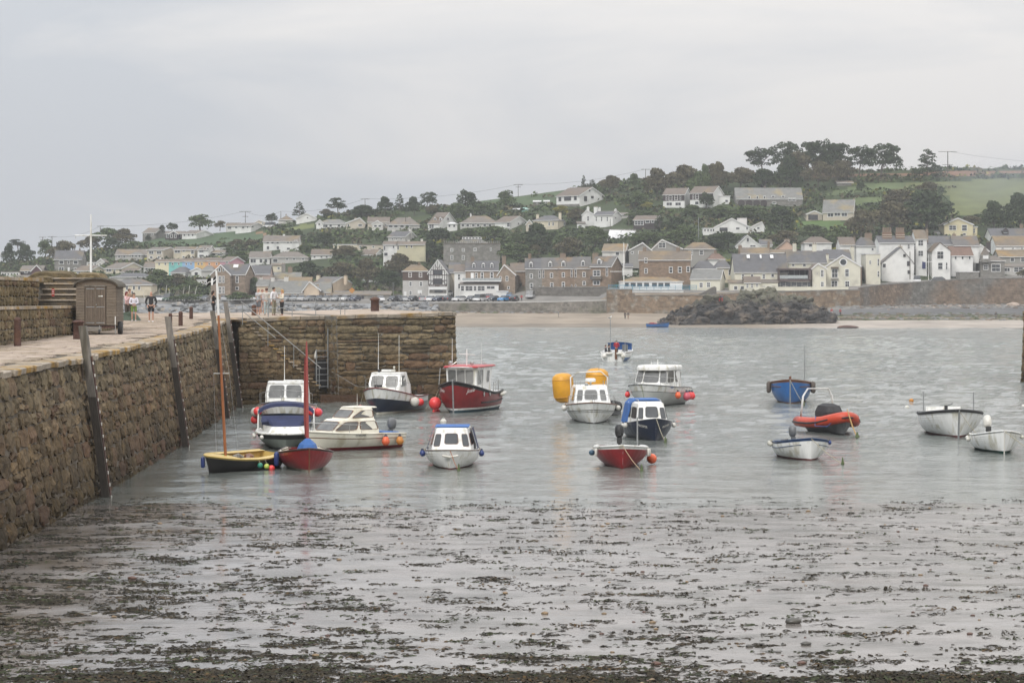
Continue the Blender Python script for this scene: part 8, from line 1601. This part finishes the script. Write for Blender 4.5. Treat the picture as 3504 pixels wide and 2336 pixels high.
PBL=['pale %s boulder %s the high right hand sea wall'%(a,b)for b in('just below','lying out from')for a in('pinkish flat topped','white pointed','big rounded cream','small tan','thin upright','orange tinted','long low')]
pk=mat('pinkish_rock',(.36,.29,.24),.85,.3,1)
for i,(x,y,w)in enumerate(((910,400,70),(1300,365,50),(1360,378,70),(640,405,60),(545,430,46),(1060,385,50),(1480,388,90),(1720,345,120),(1840,375,80),(2010,375,80),(1000,380,40),(1150,400,50),(400,390,40),(2200,370,200))):
 px,py=zx('M',x),zy('M',y);d=hit(px,py);boulder(W(px,py,d),w/3.894*d/F/2.3,PBL[i],'pale boulders below the sea wall',pk)
g=MB();q=random.Random(3)
for i in range(1500):
 if i<700:px=q.uniform(2860,3600);py=q.choice([q.uniform(1040,1056),q.uniform(1072,1096)])
 else:px=q.uniform(1480,2080);py=q.uniform(1054,1071)
 d=hit(px,py);r=q.uniform(.2,.75);p=W(px,py,d);g.add(*pebble_geo((p.x,p.y,p.z),r,5,.5,i),mi=q.choice([0,1,2])if py>1070 else q.choice([0,0,2]))
stuff(tag(g.build('shore_rubble',[mat('shore_rock',(.17,.17,.165),.9,.3,1,perobj=.3),mat('green_weed_rock',(.06,.075,.03),.8,.4,1,perobj=.3),mat('brown_shore_rock',(.14,.11,.085),.9,.3,1,perobj=.3)]),'loose stones and weedy rubble along the far shore','rubble'))
g=MB();vs=[]
for i,px in enumerate(range(2840,3921,40)):
 d=hit(px,1086+(px-2840)*.009);p=W(px,1086+(px-2840)*.009,d);vs+=[(p.x,p.y,p.z+.15),(p.x,p.y+6,p.z+.2),(p.x,p.y-.1,p.z-.6)]
g.add(vs,[(i*3,i*3+3,i*3+4,i*3+1)for i in range(27)]+[(i*3+2,i*3+5,i*3+3,i*3)for i in range(27)]);struct(g.build('causeway_path',mat('causeway',(.33,.27,.2),.85,.3,1)))
TOPL=[(-230,560),(-120,500),(0,425),(120,390),(220,320),(300,285),(420,262),(560,268),(700,225),(820,190),(1000,185),(1200,190),(1330,225),(1440,290),(1560,285),(1650,320),(1710,370),(1790,400),(1840,420),(1850,480)]
rv=[];NXr,NYr=190,46;BASEL=[(-230,570),(200,560),(700,530),(1200,505),(1850,490)]
for i in range(NXr):
 x=-230+2080*i/(NXr-1);px=zx('L',x);yb=zy('L',interp(BASEL,x));db=519-(yb-1118)*0.0;ht=(yb-zy('L',interp(TOPL,x)))*525/F
 for j in range(NYr):
  v=j/(NYr-1);d=db+20*v;X=(px-CX)*(db+8)/F
  prof=min(1,(v/.5)**.62)if v<.5 else max(0,1-((v-.62)/.38)**2)if v>.62 else 1
  zb=EH-(yb-HY)*db/F-.3;n=noise.ridged_multi_fractal((X*.22+d*.1,d*.32,2),0.8,2.2,6,1.0,2.0)-1.1-1.3*abs(noise.noise((X*.16-d*.12,d*.2,6)));n2=noise.noise((X*1.1,d*1.1,7))*.5+noise.noise((X*.16,d*.1,1))*1.2
  rv.append((X+.5*noise.noise((X,d,3)),d+.8*noise.noise((X*.8,d*.8,9)),zb+ht*prof*1.02+(n*2.0+n2*.9)*min(1,ht/2)*min(1,v*6)*(.5+.6*prof)))
a=(np.arange(NXr-1)[:,None]*NYr+np.arange(NYr-1)[None]).ravel()
def rock_b(t,b,g,vec,c):
 sp=nn(t,'ShaderNodeSeparateXYZ');t.links.new(g.outputs['Position'],sp.inputs[0]);n=nn(t,'ShaderNodeTexNoise');n.inputs['Scale'].default_value=.5;n.inputs['Detail'].default_value=6;t.links.new(g.outputs['Position'],n.inputs['Vector'])
 ad=nn(t,'ShaderNodeMath',operation='MULTIPLY_ADD');t.links.new(n.outputs['Fac'],ad.inputs[0]);ad.inputs[1].default_value=5;t.links.new(sp.outputs['Z'],ad.inputs[2]);mr=nn(t,'ShaderNodeMapRange');mr.inputs['From Min'].default_value=7.6;mr.inputs['From Max'].default_value=9.6;t.links.new(ad.outputs[0],mr.inputs['Value'])
 m=nn(t,'ShaderNodeMix',data_type='RGBA');t.links.new(mr.outputs[0],m.inputs['Factor']);t.links.new(c,m.inputs['A']);m.inputs['B'].default_value=(.10,.097,.065,1);return m.outputs['Result']
o=bulk_mesh('tidal_rock',np.array(rv),np.stack([a,a+NYr,a+NYr+1,a+1],1),mat('dark_tidal_rock',(.022,.020,.018),.85,.8,.7,bump=3,bscale=1.2,col2=(.10,.08,.06),amt2=.5,scale2=.35,build=rock_b));tag(o,'big dark craggy rock on the far beach with people climbing it','rock')
g=MB();q=random.Random(8)
for i in range(520):
 a_,b_=q.randrange(2,NXr-2),q.randrange(0,30);p=rv[a_*NYr+b_];r=q.uniform(.35,1.3)*(1.25 if b_<8 else 1);M=Euler((q.uniform(-.5,.5),q.uniform(-.5,.5),q.uniform(0,6))).to_matrix();e=Vector(p)-Vector((0,0,r*.35))
 g.add([e+M@(Vector(v)*r)for v in prs[i%6].v],prs[i%6].f)
stuff(g.build('crag',_mats['dark_tidal_rock'],o))
# == CARS
def carproto(kind):
 t=thing('parked_car' if kind=='car' else 'parked_van','x','car' if kind=='car' else 'van');g=MB();w=.86 if kind=='car' else .95
 low=[(-2.05,.28),(2.05,.28),(2.1,.62),(1.95,.82),(1.05,.93),(-1.9,.98),(-2.08,.75)]
 top=[(1.1,.92),(.45,1.42),(-1.2,1.46),(-1.95,.97)]if kind=='car' else[(1.6,.92),(1.15,1.85),(-2.0,1.95),(-2.08,.97)]
 ny=[(-w,.9),(-w*.97,1),(w*.97,1),(w,.9)];g.prism(low,-w,w)
 g.prism([(a,b+.02)for a,b in(top[1],top[2])]+[(top[2][0],top[2][1]+.05),(top[1][0],top[1][1]+.05)],-w*.8,w*.8);g.build('body',WHITE,t)
 c=MB();n=len(top);c.add([(a,-w*(.97 if b<1 else .8),b)for a,b in top]+[(a,w*(.97 if b<1 else .8),b)for a,b in top],[tuple(range(n)),tuple(range(2*n-1,n-1,-1))]+[(i,i+n,(i+1)%n+n,(i+1)%n)for i in range(n)]).build('cabin_glass',PANE,t)
 for x in(-1.3,1.3):
  for s in(-1,1):
   wh=MB().lathe((x,s*(w-.08),.31),[(.2,-.1),(.31,-.08),(.31,.08),(.2,.1)],12,M=Matrix.Rotation(R(90),3,'X')).build('wheel',BLACK,t)
 for s in(-1,1):MB().box((2.03,s*w*.75,.7),(.1,.32,.14)).build('headlight',TRIM,t);MB().box((-2.05,s*w*.8,.8),(.08,.22,.2)).build('tail_light',BALLRED,t)
 MB().box((2.11,0,.45),(.03,.5,.11)).build('number_plate',TRIM,t);return t
CP={k:carproto(k)for k in('car','van')};cu=set()
CC=dict(black=(.015,.015,.018),silver=(.38,.39,.40),white=(.7,.7,.7),dark_blue=(.02,.03,.07),blue=(.04,.25,.55),red=(.25,.02,.02),grey=(.12,.125,.13),green=(.03,.08,.05))
def car(z,x,y,col,kind,ang,label,d=None):
 pr=CP[kind];o=pr if kind not in cu else copy_tree(pr);cu.add(kind);px,py=zx(z,x),zy(z,y);d=d or max(hit(px,py),interp(T_d0,px)+3);o.location=W(px,py,d);o.location.z=gz(px,d)+.02;o.rotation_euler=(0,0,R(ang));tag(o,label,kind,'vehicles parked along the sea front')
 m=mat('car_'+col,CC[col],.25,.05,1,coat=.5)
 for c in o.children:
  if c.name.startswith('body'):c.material_slots[0].link='OBJECT';c.material_slots[0].material=m
ORD=['first','second','third','fourth','fifth','sixth','seventh','eighth','ninth','tenth','eleventh','twelfth','thirteenth','fourteenth','fifteenth','sixteenth','seventeenth','eighteenth']
for i,(x,c,k,a)in enumerate(((342,'white','car',-80),(490,'black','car',-110),(612,'silver','car',-70),(708,'black','car',-110),(812,'silver','car',100),(916,'white','car',-105),(1015,'dark_blue','car',-125),(1135,'black','car',60),(1250,'white','car',-130),(1383,'black','car',-110),(1480,'white','van',-115),(1640,'black','car',-120),(1770,'blue','car',-125),(1880,'black','car',75))):
 car('C',x,1388 if x>400 else 1412,c,k,a,'%s %s, %s vehicle counted rightwards from the slipway'%(c.replace('_',' '),k,ORD[i]),576.5)
for i,(x,y,c,k,a,lab)in enumerate(((560,1375,'grey','car',90,'grey car in the second rank behind the black and silver cars'),(745,1322,'dark_blue','car',150,'dark blue car parked on the ramp by the grey house door'),(790,1312,'green','car',160,'teal green car on the ramp below the turquoise shutter'),(855,1305,'dark_blue','car',150,'navy car on the ramp beside the timbered house'),(1100,1325,'white','car',-120,'white car half hidden in front of the timbered house'),(1590,1360,'red','car',-100,'red car behind the dark cars right of the white van'),(1745,1345,'white','van',-90,'cream white van behind the light blue car'),(1825,1350,'blue','car',-90,'blue car tucked behind the black rear facing car'),(2065,1350,'silver','van',-100,'silver van against the garden wall'),(222,1180,'white','car',20,'white car parked high among the trees'))):car('C',x,y,c,k,a,lab)
for i,(x,c,k,a)in enumerate(((-165,'white','car',-30),(-80,'green','van',-100),(45,'silver','car',-95),(160,'silver','car',-90),(270,'silver','car',-80),(340,'grey','car',-95),(560,'silver','car',-80),(690,'silver','car',-110),(790,'red','car',-95),(870,'white','car',-60),(1290,'silver','car',-110),(1370,'silver','car',-100),(1455,'white','car',-100),(1550,'silver','car',-130),(1660,'black','car',-100),(1750,'white','car',-120),(1855,'silver','car',-110),(1960,'white','car',-110))):
 car('B',x,1285,c,k,a,'%s %s, %s in the long row behind the rock armour'%(c,k,ORD[i]),579)
car('B',2065,1285,'dark_blue','car',-110,'dark blue car at the right end of the row behind the rock armour',579);car('B',1080,438,'white','van',170,'white van on the lane beside the skyline bungalow');car('G',575,1158,'white','van',-100,'white van between the cottage and the Victorian house',596);car('G',740,1195,'grey','car',-160,'grey car parked on the upper promenade',597)
# == POLES, LAMPS, MASTS, FAR PEOPLE
def polething(z,x,yb,yt,label,arms=(),m=BARK,r=.13,name='utility_pole',cat='pole',d=None,lean=0):
 px,pb=zx(z,x),zy(z,yb);d=d or hit(px,pb);t=thing(name,label,cat,W(px,pb,d));h=(pb-zy(z,yt))*d/F;l=lean/ZM[z][2]*d/F
 MB().tube([(0,0,-1),(l,0,h)],[r,r*.7],6).build('pole',m,t)
 for dz,w in arms:MB().box((0,0,h-dz),(w,.14,.14)).build('crossarm',m,t)
 return W(px,pb,d)+Vector((l,0,h))
ps=[polething('A',490,660,540,'short utility pole on the far left skyline',((.1,2.4),(1,1.6))),polething('A',598,640,534,'utility pole behind the round tree on the left skyline',((.1,3),)),polething('A',1152,560,414,'utility pole top above the tree right of the mast',((.1,2.4),)),polething('B',805,380,245,'tall utility pole above the white skyline bungalow',((.1,4),(1.8,2))),polething('B',1213,340,245,'plain utility pole beside the pyramid roof',()),polething('C',165,300,203,'utility pole left of the evergreen clump',((.1,3),)),polething('C',1926,190,38,'utility pole standing on the green field line',((.1,3.2),(.9,1.8))),polething('E',1210,180,85,'utility pole beside the brown green wood',((.1,3),)),polething('G',828,350,165,'big H shaped utility pole right of the lone cypress',((.1,6.4),(4.5,3.6)),r=.2)]
for a,b,lab in((0,1,'thin power line between the two far left poles'),(1,2,'power line above the left hand trees'),(2,3,'power line sagging over the green field'),(3,4,'power line from the tall pole to the pyramid roof pole'),(4,5,'power line behind the umbrella pine'),(5,6,'long power line over the evergreen clump'),(6,7,'power line above the white skyline house')):
 A_,B_=ps[a],ps[b];t=thing('power_line',lab,'cable',A_);MB().tube([(B_-A_)*u-Vector((0,0,6*u*(1-u)))for u in np.linspace(0,1,9)],.035,4).build('wire',GREYP,t)
t=thing('power_line','pale power line running right from the H shaped pole','cable',ps[8]);MB().tube([Vector((70*u,0,-8*u*(1.3-u)*1.2))for u in np.linspace(0,1,8)],.035,4).build('wire',GREYP,t)
polething('B',1088,470,305,'wooden pole in front of the white van lane');polething('E',853,700,590,'wooden pole beside the white balcony villa');polething('E',1038,660,525,'wooden pole right of the white balcony villa');polething('E',1747,800,570,'tall grey lamp pole below the twin houses',m=GALV);polething('G',516,1190,992,'dark pole in front of the white roughcast cottage',d=594)
polething('C',440,1240,1008,'wooden pole behind the low shelter');polething('C',488,1330,1172,'slim street lamp beside the shelter',((0,.5),),GALV,.08,'street_lamp','lamp');polething('C',632,545,390,'wooden pole by the glazed bungalow')
t=polething('E',990,1275,830,'tall white flag mast on the stone bastion',((7.2,7),),WHITE,.16,'flag_mast','mast',571);polething('G',668,1195,1012,'white flag mast in front of the timbered white house',((2,2.5),),WHITE,.1,'flag_mast','mast',596)
for i,(x,y0,y1,l)in enumerate(((380,330,70,28),(290,330,125,2),(640,345,85,40),(728,350,75,35),(803,345,85,72),(445,310,130,2),(82,315,140,-45))):
 ZM['Q']=(480,960,4.523);polething('Q',x,y0,y1,'%s bare dinghy mast from the left behind the rock armour'%ORD[(2,1,4,5,6,3,0)[i]],(),BALLW,.08,'dinghy_mast','mast',582,l)
def far(z,x,y,h,f,lab,top,leg,dmin=None,**k):
 px,py=zx(z,x),zy(z,y);d=dmin or hit(px,py);person(W(px,py,d),h,R(f),lab,top,leg,fine=False,**k)
K_,Wt=(.03,.03,.035),(.5,.5,.5)
for a in(('N',895,226,1.7,0,'person in green on the stones below the car park',(.05,.2,.08),K_),('N',976,217,1.7,0,'person in white on the stones below the car park',Wt,K_),('N',1138,291,1.75,80,'lone walker in grey with a backpack on the sand',(.2,.2,.21),(.25,.24,.22)),('N',1768,307,1.75,30,'left one of two people in black on the sand',K_,K_),('N',1798,307,1.7,-30,'right one of two people in black, leaning, on the sand',K_,(.3,.2,.15)),('N',788,140,1.7,0,'person in a red jacket beside the parked cars',(.4,.03,.04),K_),('L',1835,432,1.75,170,'person in red jacket and white trousers on the causeway',(.4,.03,.04),Wt),('L',1933,436,1.7,10,'person in a long red coat on the causeway',(.35,.03,.04),K_),('M',1978,552,1.8,180,'man in dark coat walking the causeway at the right',K_,(.12,.12,.12)),('M',2245,340,1.7,20,'first of two dark figures by the right sea wall',K_,K_),('M',2262,340,1.7,-20,'second of two dark figures by the right sea wall',(.08,.06,.08),K_)):far(*a)
for x,y,f,lab,tp,lg in((545,276,180,'left person in red trousers standing on the dark rock',(.05,.06,.12),(.4,.03,.03)),(575,276,180,'right person in red trousers standing on the dark rock',(.1,.1,.14),(.4,.03,.03)),(912,265,0,'person in blue and white clambering on the dark rock',(.1,.15,.35),K_),(962,255,40,'child in a red coat clambering on the dark rock',(.45,.03,.03),(.3,.04,.04)),(1090,225,0,'dark figure near the crest of the dark rock',(.08,.09,.08),K_)):
 far('L',x,y,1.7 if 'child' not in lab else 1.2,f,lab,tp,lg,529)
# == AIR
hz=MB().box((0,1480,30),(5200,3160,130)).build('haze',None);hz.data.materials.clear()
mh=bpy.data.materials.new('haze_air');mh.use_nodes=True;t=mh.node_tree;t.nodes.clear();oo=nn(t,'ShaderNodeOutputMaterial');pv=nn(t,'ShaderNodeVolumePrincipled')
pv.inputs['Color'].default_value=(.90,.92,.95,1);pv.inputs['Density'].default_value=HAZE;pv.inputs['Anisotropy'].default_value=.2;t.links.new(pv.outputs[0],oo.inputs['Volume']);hz.data.materials.append(mh);stuff(hz)
sm_=MB().lathe((0,0,0),[(26*math.sin(math.pi*i/10)+.1,-13*math.cos(math.pi*i/10))for i in range(11)],16).build('smoke',None,None,True,W(3450,610,690));sm_.data.materials.clear()
ms=bpy.data.materials.new('bonfire_smoke');ms.use_nodes=True;t=ms.node_tree;t.nodes.clear();oo=nn(t,'ShaderNodeOutputMaterial');pv=nn(t,'ShaderNodeVolumePrincipled');tc_=nn(t,'ShaderNodeTexCoord');ln_=nn(t,'ShaderNodeVectorMath',operation='LENGTH');mp_=nn(t,'ShaderNodeMapping');mp_.inputs['Scale'].default_value=(.038,.038,.077);no_=nn(t,'ShaderNodeTexNoise');no_.inputs['Scale'].default_value=.09
t.links.new(tc_.outputs['Object'],mp_.inputs['Vector']);t.links.new(mp_.outputs[0],ln_.inputs[0]);t.links.new(tc_.outputs['Object'],no_.inputs['Vector']);mr_=nn(t,'ShaderNodeMapRange');mr_.inputs['From Min'].default_value=1;mr_.inputs['From Max'].default_value=.1;mr_.inputs['To Max'].default_value=.02;t.links.new(ln_.outputs['Value'],mr_.inputs['Value'])
mu_=nn(t,'ShaderNodeMath',operation='MULTIPLY');t.links.new(mr_.outputs[0],mu_.inputs[0]);t.links.new(no_.outputs['Fac'],mu_.inputs[1]);t.links.new(mu_.outputs[0],pv.inputs['Density']);pv.inputs['Color'].default_value=(.72,.80,.92,1);t.links.new(pv.outputs[0],oo.inputs['Volume']);sm_.data.materials.append(ms);stuff(sm_)
mk=thing('slipway_marker','orange diamond marker on a post by the slipway','sign',W(zx('B',2030),zy('B',1285),578));MB().tube([(0,0,-1),(0,0,2.2)],.07).build('post',GALV,mk);MB().box((0,-.1,2.9),(1.1,.08,1.1),(0,R(45),0)).build('board',mat('orange_sign',(.45,.2,.04),.6),mk)
